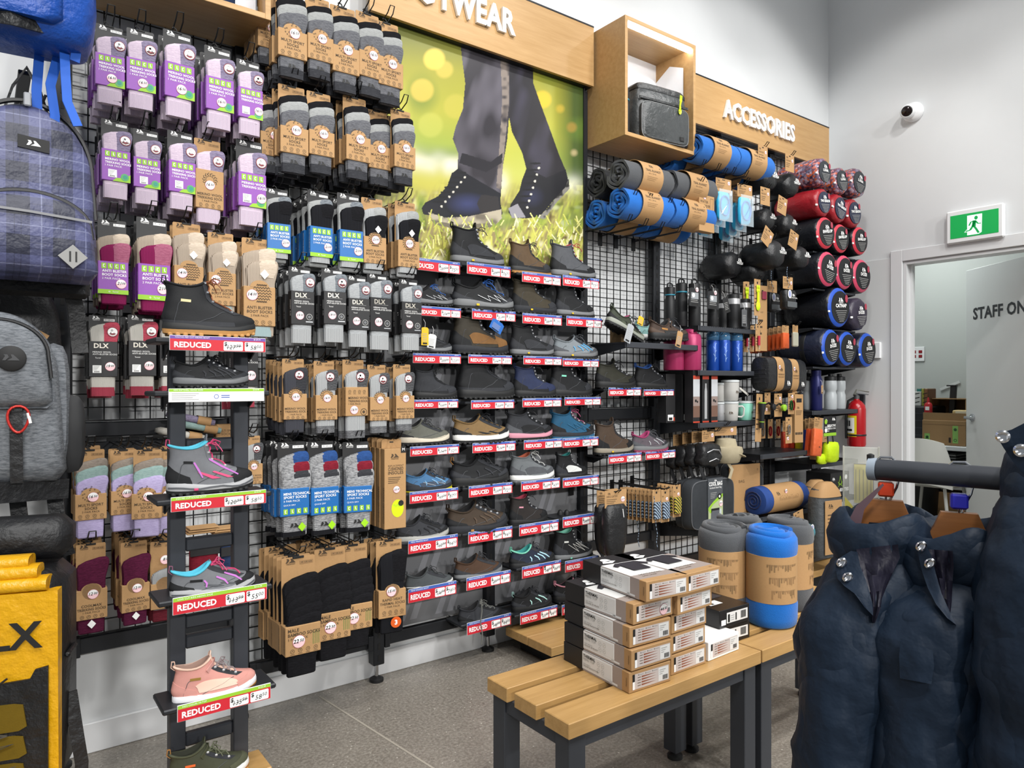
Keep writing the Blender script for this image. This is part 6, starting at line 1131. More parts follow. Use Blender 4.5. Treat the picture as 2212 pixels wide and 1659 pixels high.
prong(onY(1637,603,2.47),.32,'wire hook carrying the yellow sporks',.02)
carded('folding_saw','long kraft card with small red sachet beside the sporks','camping tool',1647,617,2.56,.085,.40,lambda t:obj('sachet',(lambda m:m.box((.01,-.006,-.06),(.04,.008,.05),mat('berry_print','#8a3347',.5),.003))(M()),t),txt1='TRAIL KIT',rz=-.1)
kn=mat('pocket_knife_red','#b0203c',.35)
def knife(t):m=M();m.loft([[(x,y-.008,z)for x,y,z in sup(.009,.006,10,.7,zz)]for zz in(-.07,-.075,-.12,-.125)],kn);obj('knife_body',m,t,smooth=50);m=M();m.tube([(0,-.008,-.12),(.003,-.01,-.14),(-.003,-.01,-.15)],.0015,stl,5);obj('key_ring',m,t)
for i,(u,v,y)in enumerate(((1637,700,2.47),(1624,702,2.54),(1611,704,2.61))):carded('pocket_knife','red pocket knife on a kraft card, %s one'%('front','middle','rear')[i],'knife',u,v,y,.045,.16,knife,txt1='KNIFE')
prong(onY(1638,701,2.47),.32,'wire hook carrying the red pocket knives',.02)
ponm=mat('orange_poly','#cf5c2a',.35,0,'nylon','#b84c20',1.5)
def poncho(t):m=M();m.loft([[(x,y+.004,z)for x,y,z in sup(.034,d,12,.45,zz)]for zz,d in((-.045,.006),(-.05,.011),(-.135,.012),(-.14,.007))],ponm);obj('folded_poncho',m,t,smooth=50)
for i in range(8):carded('poncho','orange emergency poncho, front one with clear face' if i==0 else 'orange emergency poncho, %s from the front'%ORD[i],'poncho',1697-i*9.5,703+i*2.0,2.46+.04*i,.07,.048,poncho,group=None if i==0 else 'orange ponchos on the hook',txt1='PONCHO',rz=-.06*(i%2))
prong(onY(1700,703,2.46),.33,'wire hook carrying the orange ponchos',.02)
carded('poncho','clear grey poncho right of the orange ones','poncho',1718,702,2.47,.06,.048,lambda t:obj('folded_poncho',(lambda m:m.box((0,.002,-.09),(.056,.02,.09),mat('clear_grey_poly','#a6a594',.3),.006))(M()),t),txt1='PONCHO');prong(onY(1722,702,2.46),.33,'wire hook carrying the clear poncho',.02)
def towel(t):
 m=M();m.loft([[(x,y,z)for x,y,z in sup(.06*f,.03*f,14,.55,zz)]for zz,f in((-.2,.8),(-.19,1),(-.10,1),(-.085,.85))],nyb);obj('pouch',m,t,smooth=50);m=M();m.box((0,-.029,-.172),(.1,.006,.034),mat('mesh_window','#55595c',.5),.002);obj('mesh_window',m,t)
 m=M();fn=P0(-.032);logo(m,.01,-.118,.026,wht,fn);m.text('DRYING TOWEL',.015,-.135,.008,wht,fn,maxw=.07);m.disc(-.03,-.11,.02,wht,fn,18,.026);m.disc(-.03,-.11,.014,mat('tag_lilac','#9aa3c9',.5),P0(-.0325),16,.02);obj('pouch_print',m,t,smooth=0);m=M();m.tube([(.0,0,-.07),(.004,-.01,-.05),(-.012,-.004,-.02),(-.012,0,.03),(-.006,0,.06)],.0018,cblu,5);obj('hang_cord',m,t)
carded('travel_towel','black drying towel pouch on a kraft card under the pillows','towel',1702,598,2.46,.105,.075,towel,st=('21.00',.035,-.035,.011),txt1='TOWEL');carded('travel_towel','black towel pouch behind the front towel','towel',1668,606,2.60,.105,.075,towel,txt1='TOWEL');prong(onY(1702,601,2.46),.33,'wire hook carrying the towel pouches',.02)
# waterproof blankets
wpb=mat('coated_black','#222325',.4,0,'nylon','#191a1c',.7)
for i,(u,v,y)in enumerate(((1668,808,2.48),(1700,811,2.52))):
 p,k=pxh(u,v,y);t=thing('picnic_blanket',('front' if i==0 else 'right')+' black waterproof picnic blanket with kraft band','blanket',(p.x,p.y,p.z),.1);m=M();m.loft([[(x0,yy,z)for yy,z,_ in sup(.06*f,.103*f,20,.6)]for x0,f in((-.15,.82),(-.145,.95),(-.12,1),(.12,1),(.145,.95),(.15,.8))],wpb);obj('folded_body',m,t,smooth=50)
 m=M();m.loft([[(x0,yy,z)for yy,z,_ in sup(.062,.105,28,.6)]for x0 in(-.055,.035)],kraft,cap=False);o=obj('paper_band',m,t,smooth=50);s=M();fn=P0(-.0626);logo(s,-.005,.022,.032,kpr,fn);s.text('WATERPROOF',-.008,-.008,.01,kpr,fn,maxw=.075);s.text('PICNIC BLANKET',-.008,-.022,.008,kpr,fn,maxw=.07);obj('band_print',s,o,smooth=0)
 m=M();logo(m,.09,-.06,.045,wht,P0(-.0605));obj('body_print',m,t,smooth=0);me=sticker('30.00',.013);me.transform(Matrix.Translation((-.03,-.0632,.04)));obj('price_sticker',me,t)
 m=M();[m.box((-.146,.0,-.05+.025*q),(.012,.08,.008),wpb,.003)for q in range(4)];obj('fold_edges',m,t)
wshelf(3.72,4.27,onY(1668,849,2.48).z,2.55,'dark metal shelf under the waterproof picnic blankets',lip=.01)
# torches, headlamps, carabiners, cutlery
def torch(t):m=M();m.lathe([(.012,-.2),(.014,-.19),(.014,-.11),(.02,-.085),(.02,-.05),(.017,-.048)],blkm,16,(0,-.02,0));obj('torch_body',m,t,smooth=40);m=M();m.lathe([(.0205,-.056),(.021,-.054),(.021,-.051),(.0205,-.049)],lime,16,(0,-.02,0));m.lathe([(.0145,-.165),(.0148,-.163),(.0145,-.161)],lime,16,(0,-.02,0));obj('torch_ring',m,t)
carded('torch','black torch with green rings on a tall kraft card','torch',1641,851,2.46,.06,.28,torch,txt1='TORCH',rz=.0,ry=.06);prong(onY(1641,853,2.46),.32,'wire hook carrying the black torch',.02)
def headlamp(c2):
 def f(t):m=M();m.tube([(-.035,-.004,-.075),(-.02,-.02,-.06),(.02,-.02,-.075),(.04,-.004,-.1)],.010,bkp,7,flat=.5);obj('head_strap',m,t,smooth=50);m=M();m.lathe([(.012,-.012),(.02,-.008),(.02,.008),(.014,.012)],c2,14,(.012,-.03,-.085),'Y');m.lathe([(.012,.012),(.008,.016)],chrome,12,(.012,-.03,-.085),'Y');obj('lamp_head',m,t,smooth=40)
 return f
carded('headlamp','black headlamp on a kraft card next to the torch','headlamp',1658,848,2.46,.06,.13,headlamp(bkp),st=('17.00',-.01,-.1,.01),txt1='HEADLAMP');carded('headlamp','lime headlamp on a kraft card, middle of the hook row','headlamp',1681,850,2.46,.08,.14,headlamp(lime),st=('15.00',.02,-.03,.011),txt1='HEADLAMP')
def carab(cols):
 def f(t):
  for i,c in enumerate(cols):
   m=M();x=-.012+.022*i;m.tube([(x+.011*math.cos(a),-.01,-.075+.028*math.sin(a))for a in[2*PI*k/14 for k in range(14)]],.0042,c,6,closed=True);obj('carabiner',m,t,smooth=60)
 return f
cgr,crd=mat('anodised_green','#1f6b35',.25,.8),mat('anodised_red','#a01c2a',.25,.8)
carded('carabiner_card','green and red carabiners on a kraft card','carabiner',1709,849,2.46,.065,.13,carab([cgr,crd]),st=('6.00',.012,-.022,.011),txt1='CARABINER');carded('carabiner_card','steel carabiner key ring on a waisted kraft card','carabiner',1704,901,2.45,.07,.16,carab([chrome]),st=('5.00',-.01,-.13,.0115),txt1='CARABINER')
for i,u in enumerate((1648,1664,1681)):carded('carabiner_card','small carabiner card in the dim lower hook row, %s'%('below the torch','second','third')[i],'carabiner',u,905,2.56,.05,.12,carab([crd if i else chrome]),txt1='CLIP',cm=krafts);prong(onY(u,905,2.55),.24,'wire hook in the dim lower row, %s'%('below the torch','second','third')[i],.012)
p,k=pxh(1726,852,2.46);t=thing('cutlery_carton','tall kraft carton with black window and four icons','box',p,-.1);w,h=.08,.3;m=M();m.box((0,.016,-h/2),(w,.032,h),kraft,.001);o=obj('carton',m,t);s=M();fn=P0(-.0005);s.rect(-.025,-.05,.025,-.025,blk,fn);logo(s,-.008,-.085,.022,kpr,fn);[s.rect(-.03,-.1-q*.008,.03-q*.004,-.103-q*.008,kpr,fn)for q in range(4)];[s.rect(-.034+q*.018,-.25,-.022+q*.018,-.235,blk,fn)for q in range(4)];obj('carton_print',s,o,smooth=0);m=M();m.prism([(-.03,0),(.03,0),(.02,.02),(-.02,.02)],.001,kraft,lambda x,z,y:(x,.03+y,z));obj('hang_tab',m,t)
for i,u in enumerate((1660,1684,1706,1729)):prong(onY(u,850,2.46),.32,'%s wire hook of the torch and carabiner row'%ORD[i],.02)
# dry pouches
for i,(u,v,y,c,lb)in enumerate(((1769,902,2.45,'#e06a3c','front orange dry pouch on a kraft card'),(1757,903,2.50,'#d8532a','second orange dry pouch'),(1748,904,2.55,'#2a3f8a','blue dry pouch behind the orange ones'),(1731,905,2.62,'#d8c41f','yellow dry pouch behind the kraft carton'),(1716,907,2.66,'#a8321f','red dry pouch below the carabiners'),(1700,909,2.69,'#b03a22','red orange dry pouch, rearmost'))):
 pm=mat('pouch_%d'%i,c,.35,0,'nylon',None,1.2);carded('dry_pouch',lb,'pouch',u,v,y,.085,.075,lambda t:(obj('pouch',(lambda m:m.loft([[(x,yy+.004,z)for x,yy,z in sup(.045,d,14,.45,zz)]for zz,d in((-.072,.008),(-.08,.015),(-.235,.018),(-.245,.01))],pm))(M()),t,smooth=50),obj('pouch_print',(lambda m:(logo(m,.01,-.19,.018,kpr,P0(-.0145),False),m)[1])(M()),t)),txt1='DRY POUCH',ry=.12 if i<2 else 0,rz=-.1)
prong(onY(1768,903,2.45),.33,'wire hook carrying the dry pouches',.02)
hv=mat('hi_vis_cloth','#c9e80f',.5,0,'nylon','#b4d30d',1.3)
def cover(t):
 s=M();s.rect(-.075,-.128,.075,-.108,lime,P0(-.0006));s.text('REFLECTIVE',.068,-.068,.014,wht,P0(-.0006),'R',maxw=.1,bold=.03);s.text('RUCKSACK COVER',.068,-.086,.012,wht,P0(-.0006),'R',maxw=.1);logo(s,.045,-.028,.04,wht,P0(-.0006),False);s.disc(-.05,-.035,.016,lime,P0(-.0006),14);s.disc(-.05,-.09,.015,wht,P0(-.0006),14);obj('card_artwork',s,t,smooth=0)
 m=M();m.loft([[(x,y+.012,z)for x,y,z in sup(.07*f,.03*f,16,.6,zz,.03)]for zz,f in((-.3,.7),(-.285,1),(-.2,1.05),(-.175,.9),(-.168,.5))],hv);obj('folded_cover',m,t,smooth=50);m=M();m.loft([[(x,y+.03,z)for x,y,z in sup(.06*f,.02*f,14,.6,zz,-.04)]for zz,f in((-.31,.6),(-.295,1),(-.26,1),(-.245,.6))],hv);obj('loose_corner',m,t,smooth=50);[obj('hang_strap',M().strip([(x_,0,-.13),(x_*1.1,-.004,-.175)],.014,.003,bkp),t)for x_ in(-.03,.03)]
carded('rain_cover','hi-vis yellow rucksack rain cover on a black card','rain cover',1793,899,2.45,.15,.13,cover,cm=bcard,txt1=' ');prong(onY(1793,901,2.45),.33,'wire hook carrying the hi-vis rain cover',.02)
# water bottles by the corner
milk=mat('frosted_plastic','#c3c9cc',.3,alpha=.8);ind=mat('indigo_metal','#22265e',.35,.3)
SPB=[(.033,0),(.036,.005),(.036,.085),(.031,.1),(.031,.11),(.036,.12),(.036,.165),(.033,.172),(.035,.174),(.034,.195),(.014,.2),(.014,.212),(.01,.215)]
for i,(u,y)in enumerate(((1747,2.62),(1794,2.56),(1813,2.60))):bottle('sports_bottle','frosted sports bottle with black cap, '+('behind the indigo flask','right of the indigo flask','nearest the wall')[i],onshelf(u,zG+.001,y),SPB,milk,bkp,.172,s=1.14)
bottle('flask','indigo blue metal bottle with swing tag beside the frosted bottles',onshelf(1763,zG+.001,2.56),[(.036,0),(.039,.005),(.039,.2),(.03,.228),(.031,.232),(.031,.262),(.02,.268)],ind,ind,.232);hangtag(onY(1776,832,2.5),kraft,.022,.055,'narrow kraft tag hanging on the indigo bottle')
# things on the low shelf near the extinguisher and below
q=onshelf(1830,zF+.002,2.62);t=thing('lantern_carton','kraft carton with a window showing a black lantern','box',(4.62,2.62,zF+.002));m=M();m.box((0,.02,.09),(.12,.07,.18),kraft,.001);o=obj('carton',m,t);s=M();s.rect(-.045,.02,.02,.12,blk,P0(-.0156));s.text('LANTERN',.03,.14,.01,kpr,P0(-.0156),maxw=.05);obj('carton_print',s,o);m=M();m.lathe([(.022,.02),(.024,.025),(.024,.08),(.02,.09),(.02,.105),(.008,.108)],bkp,14,(-.012,-.03,0));obj('lantern',m,t)
# sandals and approach shoe on the shelf
wblk=mat('raw_wood_block','#7d6545',.8,0,'wood','#6b5538');q=onshelf(1326,zS+.001,2.60);t=thing('wood_block','rough wooden block propping the olive sandal shoe','block',(2.72,2.64,zS+.001));m=M();m.box((0,0,.04),(.13,.09,.08),wblk,.004);obj('block',m,t)
o1=place_shoe('sandal',dict(upper=sh('olivesandal','#3c4236','#31362c'),toe=sh('sandaltoe','#6c7263'),heel=sb,mid=mat('sole_sage','#8c9086',.6),out=sol,lining=mat('plum_lining','#93305e',.8),lace=blk_l,bars=(sb,4),panel=sh('oliv2','#4c5344')),1318,1400,737,2.58,'olive sandal shoe tilted on the wooden block',ry=.42,rz=-.05);o1.location.z+=.085
place_shoe('low',dict(upper=sh('paleteal','#7fa6a3','#6d9390'),toe=sg_,mid=sow,out=sog,lace=wl),1380,1445,736,2.70,'pale teal shoe behind the sandals')
place_shoe('sandal',dict(upper=sh('mocha','#4a3c34','#3b302a'),toe=sh('mocha','#4a3c34'),heel=sh('mocha2','#5a4a40'),mid=sol,out=sol,lace=sdg,rows=3,panel=blk,strap=sh('mocha2','#5a4a40'),slash=gum),1410,1492,737,2.56,'brown closed-toe sandal on the shelf')
hangtag(onY(1364,701,2.47),mat('tag_grey2','#a5a9ad',.4),.045,.095,'grey and kraft swing tag hanging off the olive sandal',ry=.35);hangtag(onY(1386,684,2.50),mat('tag_gold','#e0b01a',.5),.04,.045,'yellow square tag on the olive sandal',ry=.3);hangtag(onY(1470,716,2.46),kraft,.045,.085,'kraft swing tag hanging off the brown sandal',ry=.25)
# mats, chair bags, boxes beyond the standing blankets
matb=mat('mat_blue','#2f4c8e',.6,0,'fab','#263f78');zM=onY(1690,1078,2.50).z
wshelf(SX[2],SX[3]-.005,zM-.09,2.5,'dark wire shelf under the rolled blue mat',True)
t=thing('rolled_mat','blue rolled mat with wide kraft wrapper under the empty shelf','mat',(3.99,2.56,zM));m=M();m.lathe([(.062,-.24),(.082,-.235),(.085,-.22),(.085,.22),(.082,.235),(.06,.24)],matb,28,axis='X');m.tube([(-.243,.06*(1-k/40)*math.cos(k*.5),.06*(1-k/40)*math.sin(k*.5))for k in range(36)],.004,mat('mat_dark','#1d2c55',.6),5);obj('roll',m,t,smooth=40)
m=M();m.lathe([(.0862,-.16),(.0862,.16)],kraft,28,axis='X',cap=False);o=obj('paper_wrapper',m,t,smooth=50);s=M();cyf=lambda x,z:(x,-.0868*math.cos(z/.0868),.0868*math.sin(z/.0868));rr=random.Random(9)
for k in range(26):x=-.1+k*.008;s.rect(x,.0,x+.004,.03-.02*rr.random(),krafts,cyf)
logo(s,-.1,.04,.035,kpr,cyf);obj('wrapper_print',s,o,smooth=0);me=sticker('35.00',.014);me.transform(Matrix.Translation((-.02,-.078,.05)));obj('price_sticker',me,t)
chg=mat('chair_grey','#4c5053',.6,0,'nylon','#3f4346',.6)
def chairbag(u,v0,v1,y,label,w,k0=1):
 p=onY(u,v0,y);q=onY(u,v1,y);h=p.z-q.z;t=thing('camp_chair_bag',label,'camp chair',(p.x,y,q.z),-.15);m=M();m.loft([[(x,yy,z)for x,yy,z in sup(w/2*f,.06*f,18,.6,zz)]for zz,f in((0,.9),(.02,1),(h*.5,1.03),(h-.08,.98),(h-.03,.8),(h,.45))],chg);obj('bag',m,t,smooth=50)
 m=M();m.box((.0,-.064,h*.42),(w*.7,.004,h*.74),kraft,.001);o=obj('kraft_panel',m,t);s=M();fn=P0(-.0665);logo(s,-w*.12,h*.7,w*.2,kpr,fn);[s.rect(-w*.25,h*(.6-.05*q_),w*(.1-.05*q_),h*(.585-.05*q_),kpr,fn)for q_ in range(4)];s.line([(-w*.05,h*.36),(-w*.07,h*.1)],.003,krafts,fn);s.line([(w*.1,h*.36),(w*.12,h*.1)],.003,krafts,fn);obj('panel_print',s,o,smooth=0)
 m=M();m.loft([[(x,yy-.004,z)for x,yy,z in sup(w/2*f,.064*f,18,.6,zz)]for zz,f in((h-.075,.97),(h-.04,.86),(h-.005,.6),(h+.012,.4))],kraft);obj('header_card',m,t,smooth=50)
chairbag(1781,1045,1200,2.36,'grey camp chair bag with kraft panel right of the rolled mat',.22);chairbag(1762,1040,1190,2.52,'grey camp chair bag behind the front chair bag',.2)
for i,(u,v0,v1,y,w,lb,tx)in enumerate(((1815,1020,1072,2.53,.24,'black air mattress box with lime tent emblem','AIR MATTRESS'),(1826,1118,1182,2.53,.24,'black air mattress box near the floor with white print','AIR PUMP'))):
 p=onY(u,v0,y);q=onY(u,v1,y);h=p.z-q.z;t=thing('mattress_box',lb,'box',(p.x,y,q.z));m=M();m.box((0,.09,h/2),(w,.18,h),bcard,.002);o=obj('carton',m,t);s=M();fn=P0(-.0006);logo(s,-w*.35,h*.72,w*.14,wht,fn);s.text(tx,w*.46,h*.2,h*.14,wht,fn,'R',maxw=w*.5,bold=.03)
 if i==0:s.line([(-.02,h*.5),(0,h*.85),(.02,h*.5),(-.02,h*.5)],.004,lime,fn);s.line([(-.03,h*.4),(.03,h*.6)],.003,lime,fn);s.line([(.03,h*.4),(-.03,h*.6)],.003,lime,fn);s.disc(.075,h*.78,.016,wht,fn)
 else:[s.rect(-.05,h*(.6-.06*k),.07,h*(.58-.06*k),grayp,fn)for k in range(5)]
 obj('carton_print',s,o,smooth=0)
wshelf(SX[3],SX[4]-.005,onY(1815,1073,2.53).z,2.5,'dark metal shelf under the air mattress box');wshelf(SX[3],SX[4]-.005,onY(1826,1183,2.53).z,2.5,'dark metal shelf at the bottom by the corner')
for i,(u,v,c)in enumerate(((1818,1104,'#2b2f9a'),(1820,1092,'#b8432f'),(1816,1116,'#8fbf2e'))):
 t=thing('foam_mat',('ribbed violet folded foam mat','small orange pouch','lime and white folded foam mat')[i]+' between the mattress boxes','mat',(4.55,2.56,onY(u,v,2.56).z));m=M();[m.box((0,.05,k*.012),(.2 if i!=1 else .07,.12,.011),mat('foam_%d'%i,c,.6),.004)for k in range(3 if i==0 else 1)];obj('folds',m,t)
 # neck pillow cards and teal roll behind the standing blankets
carded('neck_pillow','neck pillow pouch on black card behind the grey blanket rolls','pillow',1681,1112,2.5,.1,.12,lambda t:obj('pouch',(lambda m:m.box((0,-.02,-.15),(.1,.05,.08),nyb,.015))(M()),t),cm=bcard,txt1='NECK PILLOW',st=('17.00',-.02,-.09,.014));carded('neck_pillow','tilted kraft card behind the standing blanket rolls','pillow',1724,1104,2.42,.105,.10,lambda t:obj('pouch',(lambda m:m.box((0,.03,-.12),(.1,.04,.06),nyb,.015))(M()),t),txt1='PILLOW',ry=-.18)
t=thing('towel_roll','teal rolled travel towel behind the right grey blanket','towel',onY(1735,1150,2.40));m=M();m.lathe([(.03,-.09),(.045,-.08),(.047,0),(.045,.08),(.03,.09)],tealF,18,axis='X');obj('roll',m,t,smooth=50);m=M();m.disc(.02,.035,.02,wht,P0(-.048),14);m.disc(.02,.035,.014,mat('tag_lilac','#9aa3c9',.5),P0(-.0485),12);obj('round_tag',m,t)
# ================================================================ BENCHES AND WHAT LIES ON THEM
def bench(x0,x1,y0,ztop,label,pw=.095,gap=.032,n=3,th=.04,leg=.055,foot=True):
 t=thing('plank_bench',label,'bench',((x0+x1)/2,y0,0));w=x1-x0;D=n*pw+(n-1)*gap
 for i in range(n):m=M();m.box((0,pw/2+i*(pw+gap),ztop-th/2),(w,pw,th),oakb,.002);obj('plank',m,t)
 zl=ztop-th;hs=.042
 for sx in(-1,1):
  for yy in(leg/2+.012,D-leg/2-.012):
   m=M();x=sx*(w/2-leg/2-.012);m.box((x,yy,(zl+.03)/2),(leg,leg,zl-.03),steel_md,.002);o=obj('leg',m,t)
   m=M();m.lathe([(.026,.001),(.026,.012),(.012,.02),(.012,.031)],rubber,14,(x,yy,0));obj('foot',m,o)
  m=M();m.box((sx*(w/2-leg/2-.012),D/2,zl-hs/2),(leg-.01,D-2*leg-.024,hs),steel_md,.002);obj('end_rail',m,t)
 for yy in(leg/2+.012,D-leg/2-.012):m=M();m.box((0,yy,zl-hs/2),(w-2*leg-.024,leg-.01,hs),steel_md,.002);obj('side_rail',m,t)
 return t
ZB=.45
bench(1.150,1.946,1.302,ZB,'oak plank bench carrying the stacked thermal boxes');bench(1.953,2.75,1.302,ZB,'oak plank bench carrying the standing blanket rolls')
t=thing('wall_plinth','low oak plinth along the wall under the shoe and accessory racks','plinth',(2.01,2.39,0));m=M()
for i in range(2):m=M();m.box((1.32,.085+.172*i,.10),(2.64,.168,.04),oakb,.002);obj('plank',m,t)
m=M();m.box((1.34,.19,.04),(2.52,.28,.078),rubber);obj('base',m,t)
bench(-.2,.60,1.58,.30,'low oak plank bench under the ladder shoe stand',pw=.11,gap=.012)
taupe_c,label_w=mat('taupe_card','#9d9089',.5),mat('label_white','#dcdcda',.45)
skin_p=mat('diagram_brown','#8a4a30',.6)
TB=dict(w=.156,d=.285,h=.0555)
def thermal(x,y,z,rz,label,size='L',col='BLACK/STONE',top=False,white=False,stk=False):
 t=thing('thermal_box',label,'box',(x,y,z),rz);w,d,h=TB['w'],TB['d'],TB['h'];base=wht if white else kraft
 m=M();m.box((w/2,d/2,h/2),(w,d,h),base,.0012);obj('carton',m,t)
 m=M()
 # coloured zones of the printed sleeve, wrapped over top and long side
 if not white:
  for y0,y1,mt_ in((.028,.195,taupe_c),(.195,d-.0005,bcard)):
   m.box((w/2,(y0+y1)/2,h/2),(w+.0008,y1-y0,h+.0008),mt_)
  m.box((w/2-.012,.132,h/2+.0014),(w-.022,.135,h*.98),label_w,.003);m.box((w/2-.0014,.132,h*.56),(w,.135,h*.86),label_w,.004)
  o=obj('printed_sleeve',m,t,smooth=0)
 else:o=t
 s=M();fx=lambda a,zz:(-.0022,.196-a,zz);
 if not white:
  s.text('THERMAL',.005,h*.72,.0085,blk,fx,'L',bold=.02);s.text('MENS TOP',.005,h*.56,.0075,grayp,fx,'L');s.text('SIZE: MALE '+size,.005,h*.34,.0042,grayp,fx,'L');s.text('COLOUR: '+col,.005,h*.24,.0042,kpr,fx,'L')
  for q in range(4):s.ring(.072+.018*(q%2),h*(.68-.3*(q//2)),.0058,.0064,grayp,fx,14);s.line([(.069+.018*(q%2),h*(.65-.3*(q//2))),(.074+.018*(q%2),h*(.71-.3*(q//2)))],.0008,grayp,fx)
  f4=lambda a,zz:(-.001,.03-a,zz);s.text('TRESPASS',h*.5,-.012,.004,kpr,lambda a,b:(-.0008,.02+b,a),'C');s.rect(.03-.078,h*.06,.03-.045,h*.16,label_w,f4)
  if top:
   ft=lambda a,b:(a,b,h+.0036);f5=lambda a,b:(a,b,h+.0009)
   s.flat([(.045,.1),(.11,.1),(.112,.16),(.135,.14),(.142,.155),(.115,.185),(.042,.185),(.02,.165),(.026,.15),(.044,.16)],mat('shirt_print','#2b2a30',.5),ft);s.disc(.05,.24,.016,wht,f5,16);s.flat([(.02,.212),(.05,.205),(.075,.222),(.06,.232),(.03,.228)],wht,f5)
   s.text('LIGHTWEIGHT',.03,.06,.009,kpr,f5,'L',maxw=.09);s.text('BASE LAYER',.03,.045,.007,kpr,f5,'L');s.ring(.125,.012,.003,.004,kpr,f5,10)
 if stk:me=sticker('44.50',.016);me.transform(Matrix.Translation((.118,-.0016,h*.4)));obj('price_sticker',me,t)
 fe=P0(-.0006);f2=P0(-.001);f3=P0(-.0014)
 s.rect(.018,h*.12,w-.008,h*.86,mat('end_label','#c5bab5',.5),fe);s.rect(.108,h*.16,w-.01,h*.82,label_w,f2);s.rect(.012,h*.5,.02,h*.86,blk,f2);s.rect(.012,h*.12,.02,h*.5,wht,f2)
 for q in range(4):z0=h*(.66-.13*q);s.flat([(.045,z0+.002),(.1,z0),(.045,z0-.002)],skin_p,f2);s.rect(.03,z0-.001,.042,z0+.0006,kpr,f2)
 for q in range(3):s.disc(.034+.026*q,h*.78,.0016,blk,f2,6);s.rect(.037+.026*q,h*.76,.052+.026*q,h*.79,grayp,f2)
 for q in range(9):s.rect(.124+.0022*q,h*.2,.1253+.0022*q,h*.42,blk,f3)
 for q in range(3):s.rect(.112,h*(.72-.1*q),.135-.006*q,h*(.69-.1*q),grayp,f3)
 obj('carton_print',s,o if o is not t else t,smooth=0);return t
names=['bottom','fourth from the top','middle','second from the top','topmost']
LS=[(1359,1499,-.06),(1364,1451,-.04),(1360,1400.5,-.06),(1368,1350.6,-.02),(1396,1301.5,-.1)]
for i,(u,v,rz)in enumerate(LS):
 q=onZ(u,v,ZB+.001+i*.0592);thermal(q.x,q.y,q.z,rz,'kraft-ended thermal box, %s of the front left stack'%names[i],'LMXLS'[i],'BLACK/STONE' if i%2==0 else 'SKY/BLACK',top=i>=3,stk=i==3)
q0=None
RS=[(1448,1466,-.0),(1447,1420,.02),(1447,1376,.0),(1454,1337,.06),(1452,1296,.02)]
for i,(u,v,rz)in enumerate(RS):
 q=onZ(u,v,ZB+.001+i*.0592);thermal(max(q.x,1.572+(.02 if i==4 else .0)),q.y+.012,q.z,rz*.3,'kraft-ended thermal box, %s of the stack behind'%names[i],top=i==4)
thermal(1.742,1.345,ZB+.001,.03,'all white thermal box beside the right stack',white=True)
blkb=mat('gloss_black_card','#131316',.25)
for i,(x,y,lb)in enumerate(((1.868,1.405,'lower black underwear box on the bench'),(1.862,1.395,'upper black underwear box with barcode label'))):
 t=thing('black_box',lb,'box',(x,y,ZB+.001+i*.0575),-.08+.05*i);w,d,h=.15,.21,.056;m=M();m.box((w/2,d/2,h/2),(w,d,h),blkb,.0012);obj('carton',m,t);s=M();fe=P0(-.0006);f2=P0(-.001)
 s.rect(.035,h*.2,w-.01,h*.8,label_w,fe);s.rect(.04,h*.25,.05,h*.7,blk,f2);s.rect(.078,h*.28,.084,h*.7,blk,f2);[s.rect(.105+.003*q,h*.3,.107+.003*q,h*.72,blk,f2)for q in range(9)];[s.rect(.054,h*(.6-.12*q),.072,h*(.56-.12*q),grayp,f2)for q in range(3)];s.rect(.008,h*.15,.03,h*.45,wht,f2)
 fx=lambda a,zz:(-.0006,d-a,zz);[(s.ring(.05+.05*q,h*.5,.011,.0128,wht,fx,18),s.line([(.045+.05*q,h*.4),(.055+.05*q,h*.62)],.0018,wht,fx))for q in range(2)];[s.rect(.078+.0,h*(.7-.1*q),.09,h*(.68-.1*q),grayp,fx)for q in range(4)]
 ft=lambda a,b:(a,b,h+.0006);s.rect(.02,.05,.08,.085,label_w,ft);s.rect(.032,.055,.045,.08,blk,lambda a,b:(a,b,h+.001));s.flat([(.01,.1),(.14,.1),(.12,.2),(.04,.2)],mat('shirt_grey_print','#34343a',.4),ft);obj('carton_print',s,t,smooth=0)
